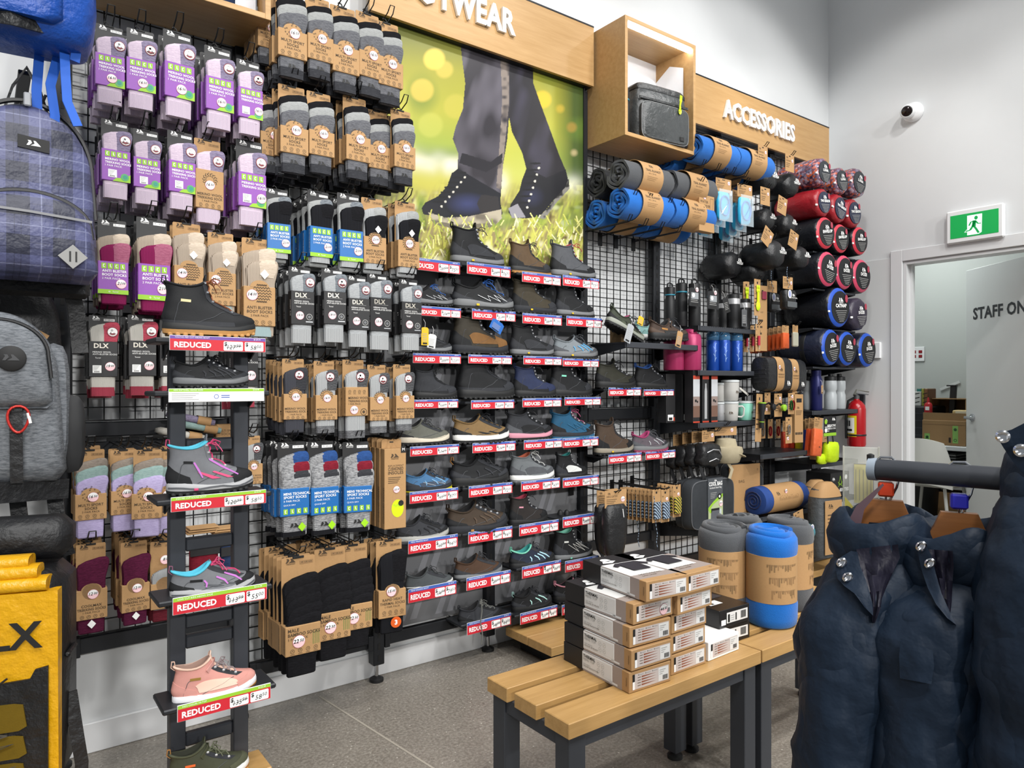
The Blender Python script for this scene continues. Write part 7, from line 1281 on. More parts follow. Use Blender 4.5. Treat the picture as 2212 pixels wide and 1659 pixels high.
 # standing blanket rolls
def standing(mt_,r,h,b0,b1):
 out=[];n=40;m=M();prof=[(.86,0),(.97,.008),(1.0,.03),(1.0,b0-.008),(.965,b0+.004),(.965,b1-.004),(1.0,b1+.01),(1.01,h-.035),(.985,h-.012),(.9,h)]
 rings=[[(r*q*(1+.012*math.sin(3*a+z*30)+.008*math.sin(7*a))*math.cos(a),r*q*(1+.012*math.sin(2*a+z*22))*math.sin(a),z+(.006*math.sin(2*a+1)if z>h-.05 else 0))for a in[2*PI*k/n for k in range(n)]]for q,z in prof]
 m.loft(rings,mt_);out.append(part('fleece_body',m,smooth=60))
 m=M();T=3;pts=[]
 for i in range(T*22):a=2*PI*i/22;q=r*(.86-.24*i/22/1.0*.95);pts.append((q*math.cos(a)*1.0,q*math.sin(a),h+.004+.006*math.sin(a*.8)))
 m.tube(pts,[.011]*len(pts),mt_,7,flat=1.3);out.append(part('spiral_fold',m,smooth=60))
 ro=r*.985;m=M();m.lathe([(ro-.002,b0),(ro,b0+.001),(ro,b1-.001),(ro-.002,b1)],kraft,40,cap=False);s=M();fn=lambda x,z:((ro+.0006)*math.sin(x/ro),-(ro+.0006)*math.cos(x/ro),z);rr=random.Random(int(r*1e5));bm=b1-b0
 for k in range(3):
  z=b0+bm*(.84-.27*k);x=-.06+.008*k
  while x<.052-.006*k:dl=bm*rr.uniform(.04,.19);s.rect(x,z-dl,x+.0042,z,krafts if rr.random()<.6 else mat('kraft_mark','#7d6240',.7),fn);s.rect(x,z-.004,x+.008,z,krafts,fn);x+=rr.uniform(.005,.0095)
 out.append(part('paper_band',m,[('band_print',s)],smooth=50));return out
STB=standing(blueF,.086,.31,.085,.245);STG=standing(greyF,.086,.31,.08,.245)
q=onZ(1682,1362,ZB);put(STB,'standing_blanket','blue blanket roll standing upright on the bench','blanket',(q.x+.052,q.y+.062,ZB+.001),-.45)
put(STG,'standing_blanket','grey blanket roll standing left of the blue one','blanket',(2.135,1.585,ZB+.001),-.9);put(STG,'standing_blanket','grey blanket roll standing right of the blue one, barcode on its band','blanket',(2.425,1.505,ZB+.001),.5);put(STG,'standing_blanket','grey blanket roll standing rearmost behind the blue one','blanket',(2.33,1.655,ZB+.001),2)
t=thing('barcode_label','white barcode label on the right grey blanket band','label',(2.425-.088,1.505-.03,ZB+.2),-1.1);s=M();s.box((0,0,0),(.045,.0008,.035),wht);[s.rect(-.018+.004*q,-.012,-.016+.004*q,.004,blk,P0(-.0006))for q in range(9)];obj('label',s,t)
# ================================================================ CLOTHES RAIL AND JACKETS
P_0=onT(1897,1014,1.2);RD=Vector((.1638,-.9866,0));rang=math.atan2(RD.y,RD.x)
t=thing('clothes_rail','thick dark grey tube rail carrying the navy jackets','rail',P_0);m=M();m.tube([RD*-.0,RD*.9],.0178,steel_md,24);obj('tube',m,t,smooth=40)
m=M();m.tube([RD*-.014,RD*-.001],.0192,mat('grey_end_cap','#8f9aa6',.4),24);obj('end_cap',m,t,smooth=40);m=M();m.lathe([(.002,-.006),(.006,-.006),(.006,.004),(.002,.006)],bkp,12,tuple(RD*-.012+Vector((0,0,.02))));obj('cap_screw',m,t)
m=M();m.box(tuple(RD*.9+Vector((0,0,-P_0.z/2))),(.05,.05,P_0.z*2-P_0.z),steel_md,.003);obj('post',m,t)
t=thing('sign_sleeve','clear plastic ticket sleeve with yellowed inserts at the rail end','sleeve',onT(1860,1050,1.27),-1.15);acr=mat('clear_pvc','#e4e6dc',.12,alpha=.30)
m=M();m.box((0,0,-.01),(.056,.005,.16),acr,.001);obj('sleeve',m,t);m=M();m.box((.004,-.0038,.005),(.03,.0012,.07),mat('faded_card','#d9d3a0',.5,alpha=.75));o=obj('insert_card',m,t);s=M();[s.line([(-.008+.006*k,-.025),(-.008+.006*k,.03)],.0008,grayp,P0(-.0048))for k in range(5)];s.line([(-.012,.04),(.02,.04),(.02,-.035),(-.012,-.035)],.0012,grayp,P0(-.0048));obj('card_lines',s,o)
m=M();[m.box((sx*.0285,0,-.01),(.002,.007,.162),mat('sleeve_edge','#b9b9ad',.3))for sx in(-1,1)];obj('sleeve_edge',m,t);m=M();m.flat([(-.026,-.09),(.012,-.09),(-.01,-.04),(-.026,-.02)],mat('yellow_insert','#ded26a',.5),P0(-.0046));obj('yellow_slip',m,t)
navyj=mat('navy_shell','#1a2839',.55,0,'shell','#152130');navyl=mat('navy_lining','#232230',.42,0,'shell','#1b1a26');woodh=mat('hanger_wood','#9a6436',.4,0,'wood','#84522a')
def nz(p,s,a):return noise.noise(Vector(p)*s)*a
def jacket(loc,rz,label,cube,hang=.09,L=.62,seed=0,tag_=False):
 t=thing('jacket',label,'jacket',loc,rz,s=.9);n=48;off=Vector((seed*3.1,seed*1.7,0))
 def fold(p,k):q=Vector(p)+off;q.z*=.55;return nz(q,6,.022*k)+abs(nz(q,12,.034*k))+abs(nz(q,24,.012*k))+nz(q,30,.004*k)
 def disp(p,k=1):d=Vector((p[0]*.5,p[1],0));d=d.normalized()if d.length>1e-6 else d;return Vector(p)+d*fold(p,k)
 m=M();prof=[(.012,.05,.045),(-.012,.085,.06),(-.035,.118,.075),(-.07,.140,.085),(-.11,.15,.092)]+[(-.15-.025*i,.152+.0012*i,.096+.006*math.sin(i*.8))for i in range(int((L-.15)/.025)+1)]
 m.loft([[disp(p)for p in sup(hw,hd,n,.72,z)]for z,hw,hd in prof],navyj);obj('body',m,t,smooth=80)
 for sx in(-1,1):
  m=M();path=[(.08,-.03,.036),(.10,-.055,.050),(.122,-.11,.060),(.138,-.19,.061),(.148,-.29,.058),(.152,-.38,.056),(.150,-.46,.053),(.146,-.53,.050),(.144,-.58,.042)];P=[]
  for(x0,z0,r0),(x1,z1,r1)in zip(path,path[1:]):
   for f in(0,.25,.5,.75):P.append((sx*(x0+(x1-x0)*f),z0+(z1-z0)*f,r0+(r1-r0)*f))
  rr=[]
  for x,z,r in P:
   ring=[]
   for k in range(28):
    a=2*PI*k/28;p=Vector((x+r*math.cos(a)*.9,r*1.15*math.sin(a)-.015,z));ring.append(p+Vector((math.cos(a),math.sin(a),0))*fold((p.x*.6,p.y*.6,p.z*1.9),.62))
   rr.append(ring)
  m.loft(rr,navyj);o=obj('sleeve',m,t,smooth=80);m=M();m.loft([[(P[-1][0]+.040*f*math.cos(2*PI*k/20)*.9,.045*f*math.sin(2*PI*k/20)-.015,z)for k in range(20)]for z,f in((-.575,1.05),(-.61,1.0),(-.612,.8))],navyj);obj('cuff',m,o,smooth=50)
 m=M();cr=[]
 for z,hw,hd in((-.025,.088,.082),(-.01,.098,.092),(.02,.098,.09),(.05,.092,.082),(.064,.086,.074),(.066,.078,.066),(.05,.07,.058),(.0,.062,.05)):
  cr.append([(x+nz((x+off.x,y,z),14,.016),y+nz((y+off.y,x,z),14,.016),z+.012*math.sin(3*math.atan2(y,x)+seed)+(.004 if y<0 else 0))for x,y,_ in sup(hw,hd,40,.85)])
 m.loft(cr,navyj,cap=False);obj('collar',m,t,smooth=80)
 m=M();m.loft([[(x+.03,y+.06,z+nz((x+off.x,y,z),10,.02))for x,y,_ in sup(hw,hd,26,.8)]for z,hw,hd in((-.12,.04,.02),(-.10,.07,.03),(-.03,.085,.032),(.03,.085,.03),(.06,.07,.025),(.072,.04,.015))],navyj);obj('hood',m,t,smooth=80)
 h=thing('hanger','wooden hanger with %s size cube inside the %s'%(cube[1],cube[2]),'hanger',loc,-1.12);m=M();m.loft([[(x,y,z)for y,z in((-.010,z0-.022),(.010,z0-.022),(.008,z0+.016),(-.008,z0+.016))]for x,z0 in((-.05,.02),(-.034,.045),(-.025,.068),(.025,.068),(.034,.045),(.05,.02))],woodh);obj('wooden_arm',m,h,smooth=20)
 top=hang;m=M();m.box((0,0,.102),(.024,.022,.024),mat('size_cube_'+cube[1],cube[0],.4),.003);obj('size_cube',m,h);m=M();m.tube([(0,0,.09),(0,0,top-.075),(.006,0,top-.05),(.016,0,top-.028),(.021,0,top-.006),(.019,0,top+.012),(.008,0,top+.0215),(-.008,0,top+.021),(-.019,0,top+.010)],.0021,chrome,8);obj('wire_hook',m,h)
 if tag_:m=M();m.prism([(-.05,.04),(-.034,.075),(.005,.115),(.007,.112),(-.022,.07),(-.03,.03)],.001,mat('swing_tag_mauve','#5d4850',.5),lambda x,z,y:(x-.01,-.03+y,z));obj('swing_tag',m,h)
 return t
jz=math.atan2(.1638,.9866)
def railpt(s):return P_0+RD*s
def on_rail(s,dz):q=railpt(s);return(q.x,q.y,q.z-dz)
j1=jacket(on_rail(.012,.134),jz-.35,'navy jacket with press studs at the rail end, orange cube hanger',('#d8431f','orange','navy jacket at the rail end'),hang=.134,seed=1,tag_=True)
j2=jacket(on_rail(.118,.142),jz-.35,'navy jacket in the middle with chest pocket, blue cube hanger',('#2b2bb0','blue','middle navy jacket'),hang=.142,seed=2)
j3=jacket((1.245,.33,1.13),jz-.3,'navy jacket nearest the camera at the right picture edge',('#2b2bb0','indigo','nearest navy jacket'),hang=.16,seed=3,L=.75)
# its stand-up storm collar with two press studs
bpy.context.view_layer.update();iv=j3.matrix_world.inverted();FLP=[(2150,938),(2185,928),(2230,905),(2260,905),(2260,1060),(2215,1030),(2190,1000),(2168,968)]
m=M();fr=[iv@onT(u,v,.93+(2200-u)*.0004)for u,v in FLP];bk_=[iv@onT(u,v,.945+(2200-u)*.0004)for u,v in FLP];n=len(FLP);m.add(fr+bk_,[tuple(range(n-1,-1,-1)),tuple(range(n,2*n))]+[(i,(i+1)%n,(i+1)%n+n,i+n)for i in range(n)],navyj);o=obj('storm_collar',m,j3,smooth=0)
for u,v in((2166,943),(2205,973)):
 c=onT(u,v,.926);ax=(Vector((0,0,H))-c).normalized();u_=ax.orthogonal().normalized();w_=ax.cross(u_);m=M();m.loft([[iv@(c+ax*d+(u_*math.cos(2*PI*k/16)+w_*math.sin(2*PI*k/16))*r)for k in range(16)]for r,d in((.0085,-.006),(.0085,.001),(.006,.003),(.004,.0015),(.002,.001))],chrome);obj('press_stud',m,o)
 # flaps, linings and studs laid on the jacket fronts
from mathutils.bvhtree import BVHTree
def drape(j,rows,name,mt_,off,th=.006,nc=7,label=None,wob=.0):
 V,P=[],[]
 for o in j.children:
  if o.name.split('.')[0]in('body','sleeve','collar'):
   mw=j.matrix_world@o.matrix_local;k=len(V);V+=[mw@v.co for v in o.data.vertices];P+=[tuple(k+i for i in q.vertices)for q in o.data.polygons]
 tree=BVHTree.FromPolygons(V,P);cam0=Vector((0,0,H));iv=j.matrix_world.inverted();T=[]
 for(u0,v0),(u1,v1)in rows:
  r=[]
  for i in range(nc):
   f=i/(nc-1);d=Vector(ray(u0+(u1-u0)*f,v0+(v1-v0)*f));hit=tree.ray_cast(cam0,d)[0];r.append((u0+(u1-u0)*f,v0+(v1-v0)*f,(hit-cam0).length/d.length if hit else None))
  T.append(r)
 kn_=[q[2]for r in T for q in r if q[2]];md=sorted(kn_)[len(kn_)//2];D=[[min(max(q[2]or md,md-.06),md+.06)for q in r]for r in T]
 S_=[[sum(D[min(max(i+a,0),len(D)-1)][min(max(k+b,0),nc-1)]for a in(-1,0,1)for b in(-1,0,1))/9 for k in range(nc)]for i in range(len(D))]
 D=[[min(S_[i][k],D[i][k])for k in range(nc)]for i in range(len(D))]
 m=M();g=[]
 for i,r in enumerate(T):
  fr=[iv@onT(q[0],q[1],D[i][k]-off-wob*math.sin(k*2.1+i*1.3))for k,q in enumerate(r)];bk_=[iv@onT(q[0],q[1],D[i][k]-off+th)for k,q in enumerate(r)];g.append(fr+list(reversed(bk_)))
 m.loft(g,mt_);return obj(name,m,j,label,smooth=60),(lambda u,v:md),D
bpy.context.view_layer.update()
def stud(j,o,u,v,t):
 iv=j.matrix_world.inverted();c=onT(u,v,t);ax=(Vector((0,0,H))-c).normalized();u_=(ax.orthogonal()).normalized();w_=ax.cross(u_);m=M();m.loft([[iv@(c+ax*d+(u_*math.cos(2*PI*k/16)*.8+w_*math.sin(2*PI*k/16))*r)for k in range(16)]for r,d in((.0085,-.008),(.0085,.001),(.006,.003),(.004,.0015),(.002,.001))],chrome);obj('press_stud',m,o)
drape(j1,[((1850,1186),(1940,1176)),((1852,1215),(1944,1205)),((1862,1245),(1928,1238)),((1874,1280),(1912,1275)),((1882,1310),(1903,1312)),((1884,1345),(1890,1346))],'inner_lining',navyl,.004,label='dusky satin lining',wob=.005)
o,f,D=drape(j1,[((1838,1190),(1852,1192)),((1803,1212),(1858,1222)),((1809,1250),(1870,1252)),((1824,1266),(1880,1285)),((1846,1282),(1885,1305)),((1868,1312),(1886,1330))],'storm_flap',navyj,.012)
stud(j1,o,1818,1215,D[1][2]-.015);stud(j1,o,1831,1247,D[2][2]-.015)
drape(j2,[((1998,1186),(2058,1190)),((2006,1215),(2060,1222)),((2014,1245),(2058,1255)),((2024,1285),(2056,1300)),((2040,1320),(2052,1335))],'inner_lining',navyl,.004,label='dusky satin lining',wob=.005)
o,f,D=drape(j2,[((1978,1176),(1998,1174)),((1984,1200),(2012,1200)),((1992,1235),(2022,1240)),((2004,1270),(2034,1282)),((2022,1305),(2052,1322)),((2046,1335),(2066,1350))],'storm_flap',navyj,.012)
stud(j2,o,1990,1180,D[0][3]-.016);stud(j2,o,2009,1217,D[1][5]-.016)
drape(j2,[((1945,1378),(2015,1405)),((1942,1420),(2018,1440)),((1944,1465),(2012,1478))],'chest_pocket',navyj,.012)
# ================================================================ LADDER SHOE STAND
LY=1.85
t=thing('ladder_stand','dark grey ladder shoe stand on the low bench','shoe stand',(onY(455,800,LY).x,LY,.301))
xa,xb=onY(381,800,LY).x-t.location.x,onY(517,800,LY).x-t.location.x
for x in(xa,xb):m=M();m.box((x,0,.545),(.036,.03,1.09),steel_md,.002);obj('upright',m,t)
for v in(742,960,1170,1333,1376,1583):
 z=onY(450,v,LY).z-.301;m=M();m.box(((xa+xb)/2,0,z),(xb-xa-.036,.02,.032),steel_md,.004);obj('rung',m,t)
lst=[(366,574,727,759,'red ticket under the kids tan-soled black boot','127.99','58.50',mat('violet_strip','#6a4a9a',.5),True,'YOUTHS MID CUT HIKING BOOT','$129.99'),(364,571,839,868,'white ticket with green strip under the low black kids shoe','120.99','58.50',lime,False,'KIDS SOFTSHELL HIKING SHOE','$120.99'),(369,575,1066,1097,'red ticket under the grey and pink kids boot','120.99','58.50',lime,True,'KIDS MID CUT ROUND BOOT','$120.99'),(373,577,1276,1312,'red ticket under the grey and pink kids shoe','113.99','55.00',lime,True,'LOW CUT KIDS HIKING SHOE','$113.99'),(383,585,1500,1535,'red ticket under the pink kids high-top','135.99','58.50',lime,True,'KIDS CASUAL HI-TOP','$135.99')]
for u0,u1,v0,v1,lb,p1,p2,top,red,tw,q in lst:shelf(u0,u1,v0,v1,1.735,.115,'dark ladder shelf with '+lb,p1,p2,top,red,1.836,tw,q,xl=.012)
kg=sh('kidgrey','#6d6f73','#5f6165',.5);fu=mat('fuchsia_trim','#c23f6c',.55);lilst=mat('striped_lace_pink','#b067b5',.6)
kids=[('boot',349,561,728,'kids black boot with tan sole and brown laces on the ladder top',dict(upper=mat('nubuck_black','#1d1e20',.5,0,'fab','#191a1c',.4),rand=sdg,toe=sb,toe_h=.2,mid=sol,out=mat('tan_sole','#b5854c',.5),osh=-.045,lace=mat('brown_lace','#7a4423',.6),eye=chrome,rows=4,lace_range=(.36,.98),slash=mat('cream_label','#cbbf8f',.4))),('low',374,546,838,'kids low black shoe with grey stripes on the second ladder shelf',dict(upper=sb,toe=sdg,heel=sdg,mid=sog,out=sol,lace=steel_dk,bars=(sdg,5),eye=silv,strap=sdg)),('boot',358,556,1066,'kids grey and pink boot with aqua lining on the ladder',dict(upper=kg,toe=sb,toe_h=.34,heel=sb,lining=aqua,collar=aqua,mid=mat('midsole_silver','#a9aaac',.5),mid2=mat('midsole_dark','#56585c',.5),out=sol,lace=fu,rows=4,wedge=fu,bars=(lilst,2),tab=fu,slash=sb,vib=fu,wave=.03,stay=kg)),('low',366,560,1291,'kids low grey and pink shoe with aqua lining on the ladder',dict(upper=kg,toe=sb,toe_h=.36,heel=sb,lining=aqua,collar=aqua,mid=mat('midsole_silver','#a9aaac',.5),mid2=mat('midsole_dark','#56585c',.5),out=sol,lace=fu,rows=3,wedge=sg_,bars=(lilst,3),tab=mat('mauve_tab','#8d5670',.6),slash=sb,vib=fu,wave=.03)),('mid',371,563,1513,'kids pink high-top with white sole on the ladder',dict(upper=mat('pink_suede','#c68f85',.7,0,'fab','#b98279',.4),toe=mat('pink_suede','#c68f85'),panel=mat('blush_leather','#dcb9a6',.5),heel=mat('pink_suede','#c68f85'),collar=mat('blush_leather','#dcb9a6'),lining=mat('taupe_pile','#94786c',.9),mid=mat('white_eva','#e6e6ea',.45),out=gum,lace=mat('spotted_lace','#8c7f80',.7),strap=mat('pink_strap','#cb978f',.55),slash=mat('olive_label','#8a6c2c',.5),rows=3,tongue=mat('blush_leather','#dcb9a6'),lace_range=(.42,.72),wave=.02)),('mid',362,547,1696,'kids olive high-top with orange label on the low bench',dict(upper=sh('kidolive','#434636','#37392c'),toe=sh('kidolive2','#4f523f'),collar=sh('kidolive2','#4f523f'),lining=mat('olive_pile','#2b2d22',.9),mid=sow,out=gum,lace=mat('olive_lace','#5b5f4a',.7),eye=silv,strap=sh('kidolive2','#4f523f'),slash=mat('orange_label','#d9622b',.5),rows=3,lace_range=(.42,.75),tab=gum))]
for k,u0,u1,vb,lb,c in kids:place_shoe(k,c,u0,u1,vb,1.78,lb)
# folded packs lying on the rails behind the ladder
for i,(u,v,c,lb)in enumerate(((415,905,lild,'mauve folded sock pack lying behind the ladder, top'),(428,922,tealy,'pale teal folded sock pack lying behind the ladder'),(392,938,offw,'off white folded sock pack lying behind the ladder'))):
 t=thing('folded_socks',lb,'sock pack',onY(u,v,2.735),.1*i-.1,ry=.22);m=M();m.loft([[(x,yy,z)for yy,z,_ in sup(.035*f,.013*f,14,.6)]for x,f in((-.085,.6),(-.07,1),(.05,1.05),(.075,.8))],c);obj('sock',m,t,smooth=60);m=M();m.loft([[(x,yy,z)for yy,z,_ in sup(.039,.0165,14,.6)]for x in(.015,.06)],kraft,cap=False);obj('card_band',m,t,smooth=50)
t=thing('folded_card','kraft band pack lying right of the folded socks','sock pack',onY(487,932,2.745),-.05);m=M();m.box((0,0,0),(.075,.05,.055),kraft,.004);obj('card',m,t);m=M();m.text('MULTI SPORT',0,.0,.009,kpr,P0(-.0256),maxw=.06);m.text('SOCKS',0,-.012,.009,kpr,P0(-.0256));obj('card_print',m,t)
for i,(u,v)in enumerate(((432,1148),(487,1148))):
 t=thing('card_stack','kraft card edges lying on the rail behind the ladder, '+('left','right')[i],'card',onY(u,v,2.45));m=M();[m.box((.004*k,0,.007*k),(.09,.06,.005),kraft,.001)for k in range(3)];obj('cards',m,t)
for i,u in enumerate((440,505)):
 t=thing('sock_bundle',('red and navy','navy patterned')[i]+' sock bundle hanging behind the ladder shoe','sock pack',onY(u,1195,2.47));m=M();m.loft([sup(.045*f,.018*f,14,.6,z)for z,f in((-.09,.8),(-.08,1),(.02,1),(.03,.8))],(red2,yarn('denim_yarn','#2d3d5c'))[i]);obj('sock',m,t,smooth=50);m=M();m.box((0,-.019,.012),(.092,.004,.03),bcard,.001);obj('card',m,t)
 # ================================================================ BACKPACKS ON THE LEFT
def plaid():
 g=G('blue_plaid');tc=g.n('ShaderNodeTexCoord');sp=g.n('ShaderNodeSeparateXYZ');g.l(tc.outputs['Object'],sp.inputs[0]);P=.094
 def band(o,lo,hi,ph=0):x=g.math('FRACT',g.math('ADD',g.math('DIVIDE',o,P),ph));return g.math('MULTIPLY',g.math('GREATER_THAN',x,lo),g.math('LESS_THAN',x,hi))
 X,Z=sp.outputs[0],sp.outputs[2];d=g.math('MULTIPLY',g.math('ADD',band(X,.5,1),band(Z,.5,1)),.5)
 th_=g.math('MAXIMUM',band(X,.235,.262),band(Z,.235,.262));dk_=g.math('MAXIMUM',band(X,.66,.68),band(X,.8,.82));dk_=g.math('MAXIMUM',dk_,g.math('MAXIMUM',band(Z,.66,.68),band(Z,.8,.82)))
 c=g.mix(d,lin('#565a80'),lin('#2c2f40'));c=g.mix(g.math('MULTIPLY',th_,.55),c,lin('#8a8fae'));c=g.mix(g.math('MULTIPLY',dk_,.5),c,lin('#24273a'));g.l(c,g.b.inputs['Base Color']);g.b.inputs['Roughness'].default_value=.45;g.bump(g.noise(tc.outputs['Object'],14,4),.5,.02);return g.m
pl=plaid();bnyl=mat('bag_black','#191a1d',.5,0,'nylon','#131416',.8);rub=mat('grey_rubber','#8d8d8b',.5)
def ysup(hw,hz,y,n=36,e=.45,cz=0):return[(x,y,z+cz)for x,z,_ in sup(hw,hz,n,e)]
def arch(w,h,n=14,r=.11,k=.9):
 p=[(-w+.02,0),(w-.02,0),(w,.03)]+[(w*(1-(1-k)*i/4),h*.62*i/4+.03*(1-i/4))for i in range(1,4)]
 p+=[(w*k*math.cos(a),h*.6+h*.4*math.sin(a))for a in[PI/2*i/n for i in range(n+1)]];q=[(-x,z)for x,z in reversed(p[2:-1])];return p+q
def packbody(m,out,y0,y1,mt_,puff=.02):
 cx=0;cz=sum(z for _,z in out)/len(out);L=[]
 for y,f in((y1,.9),(y1-.015,.98),(y0+(y1-y0)*.5,1.0),(y0+.025,.975),(y0+.006,.92),(y0-.004,.82),(y0-.010,.5),(y0-.012,.2)):L.append([(x*f,y,cz+(z-cz)*f)for x,z in out])
 m.loft(L,mt_);return m
t=thing('backpack','blue plaid daypack with diamond lash tab','backpack',(.098,2.19,onY(110,598,2.1).z));OUT=arch(.158,.44)
m=M();packbody(m,OUT,-.05,.10,pl);obj('body',m,t,smooth=50)
m=M();PO=[(x*1.0,z*.46+.008)for x,z in OUT];packbody(m,[(x*.94,z*.98)for x,z in PO],-.105,-.045,pl);o=obj('front_pocket',m,t,smooth=50)
m=M();zl=[(x,-.062,z)for x,z in OUT if z>.2];m.tube([(x*.985,-.018,.02+z*.975)for x,z in OUT if z>.12],.006,bkp,6);obj('zip',m,t,smooth=50)
m=M();m.tube([(x*.92,-.072,z)for x,z in PO if z>.09],.006,bkp,6);m.strip([(-.14,-.118,.155),(0,-.123,.15),(.13,-.118,.142)],.006,.003,mat('piping_grey','#77787c',.4),side=(0,0,1));obj('pocket_zip',m,o,smooth=50)
m=M();m.prism([(-.033,.318),(.033,.312),(.033,.343),(-.033,.349)],.004,rubber,lambda x,z,y:(x+.01,-.066+y,z));o2=obj('logo_patch',m,t,smooth=0);s=M();logo(s,.01,.325,.03,wht,P0(-.0665),False);obj('patch_logo',s,o2)
m=M();dm=[(.0,.03),(.032,.0),(.0,-.03),(-.032,.0)];m.prism([(x+.088,z+.05)for x,z in dm],.005,rub,lambda x,z,y:(x,-.124+y,z));o2=obj('lash_tab',m,t,smooth=0);s=M();[s.rect(.08+d_,.037,.084+d_,.063,blk,P0(-.1245))for d_ in(0,.013)];obj('tab_slot',s,o2)
m=M();m.strip([(-.05,.05,.43),(-.03,.045,.50),(.0,.04,.555),(.03,.045,.50),(.05,.05,.43)],.026,.006,bnyl,side=(0,1,.2));obj('grab_handle',m,t,smooth=50);m=M();m.tube([(.03,.0,.452),(.038,-.01,.475),(.052,-.01,.473),(.055,0,.445)],.004,bkp,6);obj('strap_ring',m,t)
[obj('shoulder_strap',M().strip(q_,.04,.01,bnyl),t)for q_ in([(.10,.11,.02),(.12,.14,-.06),(.128,.13,-.18)],[(-.10,.11,.02),(-.12,.14,-.08),(-.11,.13,-.2)])]
m=M();m.box((0,.115,.02),(.3,.03,.10),bnyl,.012);obj('back_base',m,t)
heat=mat('heather_grey_cloth','#7f8388',.8,0,'heather','#55595e',.6)
t=thing('backpack','marled grey rucksack with red carabiner and round badge','backpack',(.03,2.16,onY(60,1052,2.08).z),-.12);OUT=arch(.150,.43)
m=M();packbody(m,OUT,-.05,.10,heat);obj('body',m,t,smooth=50);m=M();packbody(m,[(x*.78+.01,.19+z*.5)for x,z in OUT],-.09,-.05,heat);o=obj('top_pocket',m,t,smooth=50)
m=M();m.tube([(x*.78+.01,-.075,.19+z*.5)for x,z in OUT if z>.1],.004,bkp,6);obj('pocket_zip',m,o,smooth=50);m=M();m.lathe([(.030,.004),(.030,-.002),(.027,-.004),(.002,-.004)],rubber,28,(.043,-.105,.31),'Y');o2=obj('round_badge',m,o);s=M();logo(s,.043,.305,.034,mat('badge_relief','#3a3b3d',.5),P0(-.1105),False);obj('badge_logo',s,o2)
m=M();m.strip([(.048,-.07,.235),(.05,-.074,.12),(.05,-.06,.01)],.026,.005,bnyl,side=(1,0,0));obj('daisy_chain',m,t)
m=M();m.tube([(.055+.021*math.cos(a)*(1+.25*math.sin(a)),-.085,.165+.032*math.sin(a))for a in[2*PI*k/18 for k in range(18)]],.0032,mat('red_anodised','#c2332c',.3,.4),7,closed=True);o2=obj('carabiner',m,t,smooth=60);m=M();m.tube([(.074,-.0855,.18),(.079,-.0855,.155)],.0036,wht,6);obj('gate',m,o2)
m=M();m.loft([ysup(.035*f,.1*f,y,16,.6,.12)for y,f in((.08,.8),(.07,1),(.0,1.02),(-.01,.8))],mat('pocket_mesh','#1c1d1f',.7));o2=obj('mesh_pocket',m,t,smooth=50);o2.location=(.155,.03,0)
m=M();m.loft([ysup(.035,.16,.03,16,.6,.19),ysup(.037,.165,.0,16,.6,.19),ysup(.03,.15,-.03,16,.6,.19)],heat);o2=obj('side_panel',m,t,smooth=50);o2.location=(.12,.03,0)
for x,z in((-.02,.40),(-.045,.375)):m=M();m.strip([(x,-.05,z),(x+.02,-.062,z-.012)],.008,.003,mat('zip_pull_red','#b5332f',.5));obj('zip_pull',m,t)
m=M();m.strip([(-.1,-.02,.0),(0,-.055,-.012),(.15,.02,-.02)],.05,.02,bnyl,side=(0,0,1));obj('base_trim',m,t);[obj('hip_strap',M().strip([(x,.05,-.02),(x+.01,.04,-.12),(x+.03,.05,-.2)],.036,.008,bnyl),t)for x in(-.05,.04,.12)]
t=thing('kraft_tag','kraft tag edge sticking out behind the grey rucksack','tag',onY(62,715,2.28),0,ry=.55);m=M();m.box((0,0,0),(.09,.002,.03),kraft);obj('card',m,t)
yel=mat('tarpaulin_yellow','#dba50f',.35,0,'nylon','#cd970c',.7);tarb=mat('tarpaulin_black','#161719',.4,0,'nylon','#101113',.7);olv=mat('mesh_ochre','#6d5812',.6,0,'fab','#5b490d')
q=onY(105,1660,1.98);t=thing('backpack','yellow and black roll-top dry bag at the lower left corner','backpack',(.012,1.99,q.z-.02),-.30);m=M();m.box((0,.06,.24),(.30,.20,.5),tarb,.03);obj('body',m,t,smooth=50)
m=M();m.loft([[(x,-.045-.01*math.sin(3*z),z)for x in(-.15,-.05,.05,.14,.152)]+[(x,-.03+.012,z)for x in(.152,.05,-.15)]for z in(-.02,.1,.2,.3,.4,.455)],yel);o=obj('front_panel',m,t,smooth=40)
m=M();m.prism([(-.15,.05),(.118,.02),(.135,.04),(.135,.29),(.11,.285),(.10,.265),(-.15,.25)],.006,tarb,lambda x,z,y:(x,-.062+y,z));obj('bungee_panel',m,t,smooth=0)
for z0,z1 in((.215,.155),(.145,.095),(.085,.035)):m=M();m.prism([(-.15,z1-.005),(.08,z1),(.095,z1+.008),(.088,z0-.004),(.07,z0),(-.15,z0+.004)],.004,olv,lambda x,z,y:(x,-.0655+y,z));obj('mesh_window',m,t,smooth=0)
m=M();m.tube([(-.15,-.07,.17),(-.02,-.071,.165),(.06,-.071,.15),(-.15,-.071,.105),(.07,-.071,.13),(-.15,-.071,.06),(.075,-.071,.08),(-.15,-.071,.02)],.0022,mat('bungee_grey','#4a463c',.7),5);m.tube([(-.15,-.07,.225),(.02,-.073,.245),(.06,-.07,.275)],.0024,bkp,5);obj('bungee_cord',m,t)
s=M();s.text('DLX',.125,.335,.058,blk,P0(-.0615),'R',bold=.03);obj('panel_lettering',s,t)
for i,z in enumerate((.47,.495,.515)):m=M();m.loft([[(x,y-.03+.012*i,z+zz)for y,zz,_ in sup(.03,.016,12,.7)]for x in(-.15,.0,.13-.02*i)],yel);obj('roll_top_fold',m,t,smooth=50)
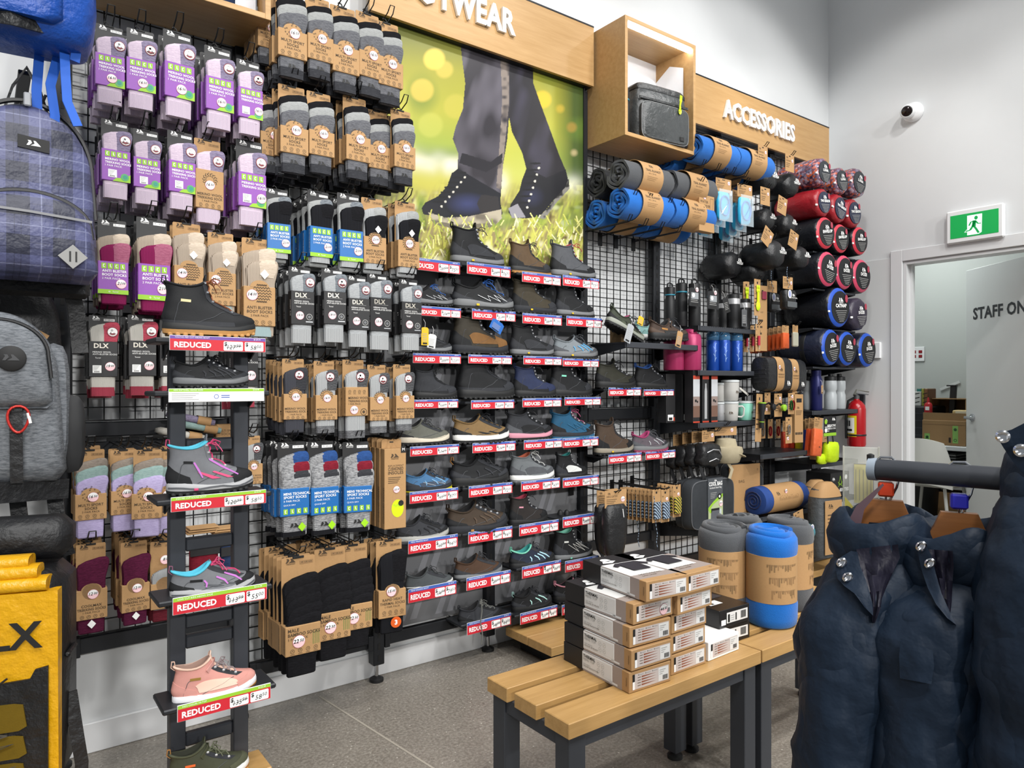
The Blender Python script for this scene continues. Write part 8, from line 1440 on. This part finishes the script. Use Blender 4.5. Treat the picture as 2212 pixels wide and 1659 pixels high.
m=M();m.tube([(.03,-.068,.012),(.05,-.072,.012),(.055,-.075,-.008),(.048,-.075,-.022),(.028,-.075,-.022),(.022,-.075,-.008),(.03,-.068,.012)],.005,bkp,6);obj('d_ring',m,t);m=M();m.strip([(.152,.06,.18),(.168,.05,.08),(.178,.05,.01),(.176,.05,-.035)],.028,.006,bnyl,side=(1,.3,0));obj('side_strap',m,t);m=M();m.box((.156,.05,.285),(.012,.08,.012),tarb,.004);obj('side_seam',m,t)
m=M();m.box((0,.1,.55),(.3,.10,.10),bnyl,.025);obj('neck',m,t,smooth=50)
blun=mat('azure_nylon','#114faf',.4,0,'nylon','#0d3f90',.7);blus=mat('azure_webbing','#155ac0',.6)
q=onY(100,88,2.08);t=thing('backpack','bright blue rucksack with dangling webbing at the top left corner','backpack',(.07,2.16,q.z),-.1);m=M();m.loft([[(x,y,z)for x,y,z in sup(.17*f,.10*f2,32,.55,zz)]for zz,f,f2 in((0,.75,.6),(.012,.92,.9),(.05,1,1),(.12,1.04,1.08),(.3,1.0,1.05),(.42,.9,.9))],blun);obj('body',m,t,smooth=60)
m=M();m.loft([[(x-.02,y-.09,z)for x,y,z in sup(.125*f,.035*f,24,.55,zz)]for zz,f in((.035,.85),(.05,1),(.2,1.02),(.25,.8))],blun);obj('front_pocket',m,t,smooth=60);m=M();m.strip([(-.16,-.06,.03),(0,-.112,.02),(.15,-.05,.035)],.03,.006,tarb,side=(0,0,1));obj('base_trim',m,t)
for pth in([(.105,-.02,.02),(.108,-.04,-.06),(.112,-.045,-.13),(.135,-.05,-.19)],[(.09,.02,.0),(.075,.0,-.08),(.085,-.01,-.16),(.08,-.01,-.24)],[(.05,.03,.0),(.045,.01,-.1),(.05,.0,-.22),(.045,.0,-.27)],[(.13,.0,.2),(.14,-.02,.08),(.128,-.03,-.02)]):m=M();m.strip(pth,.022,.003,blus,side=(1,.3,0));obj('webbing_strap',m,t)
m=M();m.tube([(.02,.02,-.13),(.0,.0,-.2),(.03,-.02,-.235),(.05,.0,-.2),(.03,.02,-.12)],.010,bnyl,8);obj('carry_loop',m,t,smooth=50);m=M();m.box((.028,-.025,-.135),(.016,.006,.034),mat('pale_buckle','#9a9da3',.4),.003);obj('buckle',m,t)
for i,z in enumerate((2.60,2.12,1.50,.80)):
 x=(.07,.098,.03,-.02)[i];t=thing('waterfall_arm','dark steel arm behind the %s'%('blue rucksack','plaid daypack','grey rucksack','yellow dry bag')[i],'arm',(x,GRIDY+.02,z));m=M();m.box((0,-.25,0),(.03,.5,.012),steel_dk,.002);obj('arm',m,t);m=M();m.box((0,.01,0),(.06,.02,.10),steel_dk,.002);obj('bracket',m,t)
rail(-1.2,POSTX[0]-.027,.72,'dark steel rail behind the yellow dry bag',.05);rail(-1.2,POSTX[0]-.027,1.0,'dark steel rail below the grey rucksack',.05);rail(-1.2,POSTX[0]-.027,1.58,'dark steel rail behind the plaid daypack',.06)
for x in(-.02,.1):pass
t=thing('rack_upright','dark steel upright behind the backpacks at the left edge','post',(-.10,GRIDY,0));m=M();m.box((0,0,1.4),(.052,.05,2.65),steel_dk,.003);obj('post',m,t)
grid(-.07,.19,1.02,2.1,.06,.044,'black wire grid in shadow behind the plaid and grey backpacks')
t=thing('back_liner','black folded packs in shadow behind the plaid daypack','backpack',(.05,2.45,1.18));m=M();packbody(m,arch(.16,.44),0,.2,bnyl);obj('body',m,t,smooth=50);[obj('shoulder_strap',M().strip([(x,-.02,.08),(x+.02,-.03,-.02),(x+.03,-.02,-.14)],.035,.006,bnyl),t)for x in(-.08,.06,.12)]
# ================================================================ BACK WALL AND STAFF ROOM
q=onX(1974,243,LX-.001);dirn=Vector((-1,-.22,-.22)).normalized()
t=thing('security_camera','white dome camera high on the back wall','camera',q);m=M();
def latheX(prof,mt_,n=24,c=(0,0,0),mm=None):mm=mm or M();mm.lathe([(r,-x)for r,x in prof],mt_,n,c,'X');return mm
latheX([(.066,0),(.068,.012),(.062,.03),(.05,.042),(.01,.044)],white_p,28,mm=m);obj('base',m,t,smooth=50)
m=M();m.lathe([(.001,-.05),(.03,-.042),(.046,-.02),(.05,0),(.046,.022),(.040,.032),(.036,.034)],white_p,24,(-.045,.012,-.0),'X');m2=M();c=Vector((-.05,.016,.0));ax=dirn;u_=ax.orthogonal().normalized();w_=ax.cross(u_)
def disk(r0,d0,r1,d1,mt_,mm):mm.loft([[c+ax*d+u_*r*math.cos(2*PI*k/24)+w_*r*math.sin(2*PI*k/24)for k in range(24)]for r,d in((r0,d0),(r1,d1))],mt_)
m=M();rings=[[c+ax*d+u_*r*math.cos(2*PI*k/24)+w_*r*math.sin(2*PI*k/24)for k in range(24)]for r,d in((.02,-.045),(.042,-.03),(.05,0),(.046,.022),(.038,.036))];m.loft(rings,white_p);obj('ball',m,t,smooth=50)
m=M();disk(.036,.035,.033,.038,bkp,m);disk(.03,.038,.012,.046,mat('lens_glass','#1a0f0d',.08),m);obj('lens',m,t,smooth=50)
# exit sign
a,b=onX(2045,455,LX-.03),onX(2169,520,LX-.03);zt,zb=onX(2046,459,LX-.03).z,onX(2047,529,LX-.03).z
W=a.y-b.y;Hh=zt-zb;t=thing('exit_sign','green running man exit sign above the staff door','sign',(LX-.04,a.y,zb));m=M();m.box((.0195,-W/2,Hh/2),(.038,W,Hh),white_p,.008);obj('housing',m,t)
fs=lambda x,z:(-.0012,-x,z);f2=lambda x,z:(-.0016,-x,z);bx,bz_=.08*W,.15*Hh;w,h=W*.84,Hh*.70
m=M();m.box((-.0004,-W/2,Hh/2),(.0012,w,h),mat('exit_green','#0d9a4a',.4,emit=.55),0);obj('green_panel',m,t)
ew=mat('exit_white','#e8fff4',.4,emit=.9);eg=mat('exit_green','#0d9a4a');s=M();X=lambda a:bx+a*w;Z=lambda b:bz_+b*h;FS=lambda a,b:fs(X(a),Z(b));F2=lambda a,b:f2(X(a),Z(b))
s.flat([(.36,.0+.06),(.6,.06),(.66,.12),(.67,.9),(.36,.9)],ew,FS);s.flat([(.3,.2),(.42,.2),(.42,.3),(.34,.3)],ew,FS);obj('doorway',s,t,smooth=0)
s=M();s.disc(.545,.76,.038,eg,F2,14,.085)
for pts,wd in(([(.52,.62),(.47,.4),(.42,.26),(.33,.24)],.05),([(.50,.42),(.55,.28),(.6,.1)],.05),([(.40,.46),(.44,.62),(.54,.62),(.585,.5),(.65,.5)],.035)):s.line(pts,wd,eg,F2)
s.flat([(.47,.66),(.55,.66),(.54,.4),(.46,.4)],eg,F2);obj('running_figure',s,t,smooth=0)
# thermostat, fire extinguisher
q=onX(1892,757,LX-.012);t=thing('thermostat','small white thermostat beside the navy sleeping bags','thermostat',q);m=M();m.box((0,0,0),(.022,.07,.115),white_p,.004);obj('housing',m,t);m=M();[m.box((-.0114,.015,.03-.01*k),(.001,.006,.005),mat('vent_grey','#a39f8c',.6))for k in range(6)];obj('vent_slot',m,t,kind='stuff')
q=onX(1851,965,5.05);t=thing('fire_extinguisher','red fire extinguisher on the back wall near the bottles','fire extinguisher',(5.045,q.y,q.z));rede=mat('extinguisher_red','#a8141c',.25);m=M();m.lathe([(.04,0),(.058,.006),(.062,.02),(.062,.27),(.055,.30),(.035,.325),(.02,.335),(.018,.345)],rede,28);obj('cylinder',m,t,smooth=50)
m=M();m.lathe([(.02,.345),(.02,.365),(.012,.375)],mat('valve_grey','#77787a',.3,.7),14);m.strip([(-.03,0,.37),(.0,0,.385),(.05,-.06,.375)],.02,.006,mat('valve_grey','#77787a'),side=(0,1,0));m.strip([(-.03,0,.375),(.0,.0,.41),(.04,-.07,.395)],.02,.004,mat('lever_pale','#8f9088',.4),side=(0,1,0));obj('valve',m,t)
cyf=lambda x,z:(-.0628*math.cos(x/.0628),-.0628*math.sin(x/.0628)*1.0,z);s=M();s.rect(-.09,.07,.055,.24,wht,cyf)if False else None
def cyl(x0,x1,z0,z1,mt_,r):
 n=10;s.add([(-r*math.cos((x0+(x1-x0)*i/n)/r),-r*math.sin((x0+(x1-x0)*i/n)/r),z)for z in(z0,z1)for i in range(n+1)],[(i,i+n+1,i+n+2,i+1)for i in range(n)],mt_)
yw=mat('label_yellow','#d8c21e',.4);cyl(-.10,.03,.075,.225,yw,.0625);cyl(-.10,.015,.1,.21,wht,.0629);[cyl(-.06-.0+.025*k-.02,-.045+.025*k-.02,.15,.19,blk,.0633)for k in range(3)];cyl(-.08,.0,.115,.13,blk,.0633);obj('label',s,t,smooth=60)
m=M();m.lathe([(.0635,.08),(.0645,.082),(.0645,.09),(.0635,.092)],bkp,24,cap=False);obj('strap',m,t);m=M();m.tube([(.0,-.0,.36),(-.03,.045,.33),(-.045,.055,.2),(-.04,.055,.06)],.009,bkp,8);obj('hose',m,t,smooth=50)
m=M();m.box((-.01,.10,.23),(.002,.05,.07),mat('tag_paper','#cfcfc9',.6));obj('inspection_tag',m,t);m=M();m.box((.068,0,.3),(.02,.05,.16),steel_md,.002);obj('wall_bracket',m,t)
# staff room
q=onX(1981,765,6.745);t=thing('wall_socket','white socket plate with four red outlets in the staff room','socket',q);m=M();m.box((-.004,0,0),(.008,.13,.13),white_p,.003);obj('plate',m,t)
ro=mat('socket_red','#8a1520',.4)
for y in(-.026,.026):
 for z in(-.02,.02):m=M();m.box((-.0095,y-.006,z),(.004,.03,.026),ro,.004);obj('outlet',m,t)
tw=mat('desk_white','#cfd2d3',.4);TX=6.10;ty0=onX(2120,970,TX).y;t=thing('desk','pale desk in the staff room','desk',(TX,2.2,0));ztd=onX(2050,964,TX).z;m=M();m.box((.3,.1,ztd-.0175),(.6,1.5,.035),tw,.004);obj('desk_top',m,t)
for x in(.03,.57):
 for y in(-.6,.8):m=M();m.box((x,y,(ztd-.035)/2),(.035,.035,ztd-.035),mat('desk_leg_grey','#8b8d8f',.4),.002);obj('leg',m,t)
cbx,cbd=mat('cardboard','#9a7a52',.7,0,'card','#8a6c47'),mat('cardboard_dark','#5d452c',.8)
def at(u0,u1,v0,v1,x):a,b=onX(u0,v0,x),onX(u1,v1,x);return a.y,b.y,b.z,a.z
def simplebox(nm,lb,cat,u0,u1,v0,v1,x,d,mt_,b=.003,zfix=None):
 y1,y0,z0,z1=at(u0,u1,v0,v1,x);h=z1-z0;z0=zfix if zfix is not None else z0;t=thing(nm,lb,cat,(x,(y0+y1)/2,z0));m=M();m.box((d/2,0,h/2),(d,y1-y0,h),mt_,b);obj('carton' if cat=='box' else 'body',m,t);return t,y1-y0,h
t,w,h=simplebox('cardboard_box','kraft moving box with green labels on the staff desk','box',1992,2086,905,963,6.16,.34,cbx,.003,ztd+.001);s=M();fx=lambda y,z:(-.0008,-y,z);f2=lambda y,z:(-.0014,-y,z);gl=mat('recycle_green','#7fae5a',.5);gd=mat('recycle_dark','#27502a',.5)
for y,hh in((-w*.38,.35),(w*.27,.7)):s.rect(y-.02,h*.1,y+.02,h*(.1+hh),gl,fx);s.disc(y,h*(.1+hh)-.03,.012,gd,f2,10);s.ring(y,h*.22,.008,.012,gd,f2,10)
s.rect(w*.12,h*.12,w*.17,h*.32,mat('hand_hole','#2b2420',.9),fx);s.rect(-w/2,h*.82,w/2,h*.83,cbd,fx);obj('box_print',s,t,smooth=0)
m=M();m.box((.02,0,h+.03),(.006,w*1.0,.06),cbx);m.box((.17,-w*.1,h+.012),(.25,w*.7,.004),mat('paper_cream','#cdbd96',.6));obj('flap',m,t)
y1,y0,z0,z1=at(2008,2086,862,905,6.45);t=thing('cardboard_box','open dark-mouthed cardboard box behind the moving box','box',(6.45,(y0+y1)/2,ztd+.001));h=z1-ztd;w=y1-y0
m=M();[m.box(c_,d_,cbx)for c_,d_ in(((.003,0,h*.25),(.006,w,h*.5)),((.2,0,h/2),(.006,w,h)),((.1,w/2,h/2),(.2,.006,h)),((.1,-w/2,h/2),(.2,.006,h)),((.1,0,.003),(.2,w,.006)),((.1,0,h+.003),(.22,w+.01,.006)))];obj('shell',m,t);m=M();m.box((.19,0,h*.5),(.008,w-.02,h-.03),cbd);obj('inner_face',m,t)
y1,y0,z0,z1=at(2046,2084,893,905,6.14);t=thing('paper_tray','cream tray lying on the moving box','tray',(6.30,(y0+y1)/2,ztd+.24));m=M();m.box((0,0,.02),(.10,.14,.04),mat('cream_card','#c9b07a',.6),.008);obj('tray',m,t);m=M();m.box((-.051,0,.022),(.002,.09,.022),mat('label_window','#d8d0b8',.5));obj('window',m,t)
t,w,h=simplebox('drawer_tower','black plastic drawer tower in the staff room','cabinet',1950,2005,868,948,6.30,.36,mat('tower_black','#1d1f22',.4),.012,ztd+.001);m=M();[m.box((-.002,0,h*(.2+.2*k)),(.004,w*.8,h*.02),steel_md)for k in range(4)];obj('drawer_gap',m,t)
t2,w2,h2=simplebox('tissue_box','white carton printed with dark dashes on the drawer tower','box',1958,1989,837,868,6.34,.2,mat('carton_white','#c3c4c0',.5),.003,ztd+h+.002);s=M();[s.flat([(-w2*.4+.06*(k%3),h2*(.2+.3*(k//3))),(-w2*.4+.06*(k%3)+.035,h2*(.27+.3*(k//3))),(-w2*.4+.06*(k%3)+.035,h2*(.33+.3*(k//3))),(-w2*.4+.06*(k%3),h2*(.26+.3*(k//3)))],blk,fx)for k in range(9)];obj('dash_print',s,t2,smooth=0)
for i,(u0,u1,c,lb)in enumerate(((1980,1990,'#2b6a66','teal spined book on the drawer tower'),(1990,1996,'#8f8f3a','olive spined book on the drawer tower'),(1996,2004,'#7a5232','brown spined book on the drawer tower'))):
 y1,y0,z0,z1=at(u0,u1,830,867,6.36);t3=thing('book',lb,'book',(6.36,(y0+y1)/2,ztd+h+.002));m=M();m.box((.08,0,(z1-z0)/2),(.16,y1-y0-.002,z1-z0),mat('book_%d'%i,c,.5),.002);obj('cover',m,t3);m=M();m.box((.08,0,(z1-z0)/2+.003),(.15,(y1-y0)*.6,z1-z0),mat('pages','#d5cfbf',.8));obj('pages',m,t3)
q=onX(2003,905,6.18);t=thing('glue_bottle','red squeeze bottle on the moving box corner','bottle',(6.2,q.y,ztd+.246));m=M();m.lathe([(.028,0),(.031,.006),(.031,.075),(.02,.09),(.012,.093),(.010,.115),(.004,.135)],mat('bottle_red','#b01e26',.35),16,sx=.6);obj('body',m,t,smooth=50);m=M();m.box((-.0195,0,.045),(.002,.03,.03),wht);obj('label',m,t)
q=onX(2062,868,6.60);t=thing('tape_stand','black stand rising behind the open box','stand',(6.55,q.y,ztd+.001));m=M();m.box((0,0,.24),(.03,.045,.48),bkp,.003,rx=.06);m.box((0,0,.475),(.04,.075,.012),bkp,.003);obj('column',m,t);m=M();m.box((0,-.01,.01),(.12,.14,.02),bkp,.004);obj('base',m,t)
q=onX(2052,833,6.738);t=thing('paper_slip','slanted paper slip on the staff room wall','paper',q,0,rx=-.42);m=M();m.box((0,0,0),(.004,.17,.022),mat('slip_white','#d0d3d2',.5));obj('slip',m,t)
wsh=mat('chair_shell','#c9cac4',.35);cy=onX(1990,1000,5.62).y;t=thing('chair','white shell chair in front of the staff desk','chair',(5.62,cy,0));zt=onX(1985,946,5.62).z;zs=onX(1985,1042,5.62).z
m=M();g=[]
for i in range(9):
 f=i/8;hw=.22*(1-.55*max(0,f-.35)**1.6);g.append([(-.02-.05*(1-(2*j/10-1)**2)*.6,hw*(2*j/10-1),zs+(zt-zs)*f-.03*(2*j/10-1)**2)for j in range(11)])
gg=[r+[(x+.012,y,z)for x,y,z in reversed(r)]for r in g];m.loft(gg,wsh);obj('backrest',m,t,smooth=60);m=M();m.loft([sup(.22*f,.22*f,24,.6,z,.2)for z,f in((zs-.03,.85),(zs-.012,1),(zs+.006,.97))],wsh);obj('seat',m,t,smooth=60)
for x in(.04,.36):
 for y in(-.18,.18):m=M();m.tube([(x,y*.8,zs-.03),(x+(-.04 if x<.1 else .04),y*1.15,0.002)],.012,wsh,8);obj('leg',m,t)
m=M();m.tube([(.0,-.19,.18),(.0,.19,.18)],.009,wsh,6);m.tube([(.4,-.19,.18),(.4,.19,.18)],.009,wsh,6);obj('stretcher',m,t)
t=thing('under_desk_box','white printed carton under the staff desk','box',(6.25,onX(2065,1060,6.25).y,.002));m=M();m.box((.15,0,.2),(.3,.35,.4),cbx,.003);obj('carton',m,t);m=M();m.box((.15,0,.52),(.3,.32,.18),mat('carton_white','#c3c4c0'),.003);obj('upper_carton',m,t);s=M();[s.rect(-.1+.05*k,.5,-.08+.05*k,.54,blk,lambda y,z:(-.001,-y,z))for k in range(4)];obj('carton_print',s,t)
t=thing('waste_bin','dark bin under the staff desk near the door frame','bin',(6.25,onX(1985,1060,6.25).y+.02,.002));m=M();m.lathe([(.14,0),(.15,.01),(.18,.5),(.185,.51),(.17,.51),(.14,.06)],mat('tower_black','#1d1f22'),20);obj('bin',m,t,smooth=40);m=M();m.lathe([(.186,.505),(.19,.51),(.19,.52),(.17,.521)],mat('bag_liner','#25272a',.3),20,cap=False);obj('bin_liner',m,t)
q=onX(2035,992,6.2);t=thing('paper_pile','pile of dark folders on a shelf under the desk','folders',(6.22,q.y,q.z));m=M();[m.box((.1,.004*(k%2),.012*k),(.22,.2,.009),(blk,grayp)[k%2],.001)for k in range(5)];obj('folders',m,t);m=M();m.box((.1,0,-.012),(.3,.5,.012),tw);obj('tray',m,t)
# ================================================================ shared group phrases for things that come in numbers
GR=dict(shoe='shoes and boots on display',hiking_boot='shoes and boots on display',shoe_shelf='ticketed shoe shelves',display_hook='wire display hooks',rack_upright='rack uprights along the wall',rack_rail='rack rails along the wall',wire_grid_panel='wire grid panels along the wall',thermal_box='thermal boxes stacked on the bench',blanket_roll='blanket rolls on the wall hooks',standing_blanket='blanket rolls standing on the bench',sleeping_bag='sleeping bag sacks in the corner',travel_pillow='travel pillows on hooks',hang_card='kraft hang cards over the pillows',metal_shelf='metal shelves of the accessories wall',jacket='navy jackets on the rail',hanger='hangers of the navy jackets',backpack='backpacks hanging on the left',flask='flasks and metal bottles',travel_mug='travel mugs on the wire shelf',water_bottle='royal blue bottles',sports_bottle='frosted sports bottles',insulated_jug='raspberry jugs',flask_carton='flask cartons',camping_mug='mugs and tumblers on the shelf',bum_bag='bum bags on the hook',gaiters='ankle gaiters on the hook',boot_laces='boot laces on hooks',poncho='ponchos on hooks',carabiner_card='carabiner cards',dry_pouch='dry pouches on the hook',book='books on the drawer tower',plank_bench='oak plank benches',black_box='black boxes on the bench',water_bladder='water bladders on hooks',waterfall_arm='backpack arms',display_box='oak display boxes',header_board='oak header boards',backing_board='shoe backing boards',swing_tag='swing tags',picnic_blanket='waterproof picnic blankets',pocket_knife='pocket knives on the hook',spork_card='spork cards on the hook',travel_towel='towel pouches on the hook',headlamp='headlamps on hooks',folded_socks='folded socks behind the ladder',mattress_box='air mattress boxes',camp_chair_bag='camp chair bags')
for o in list(COL.objects):
 if o.parent is None and o.get('category')and not o.get('group'):
  g=GR.get(o.name.split('.')[0])
  if g:o['group']=g
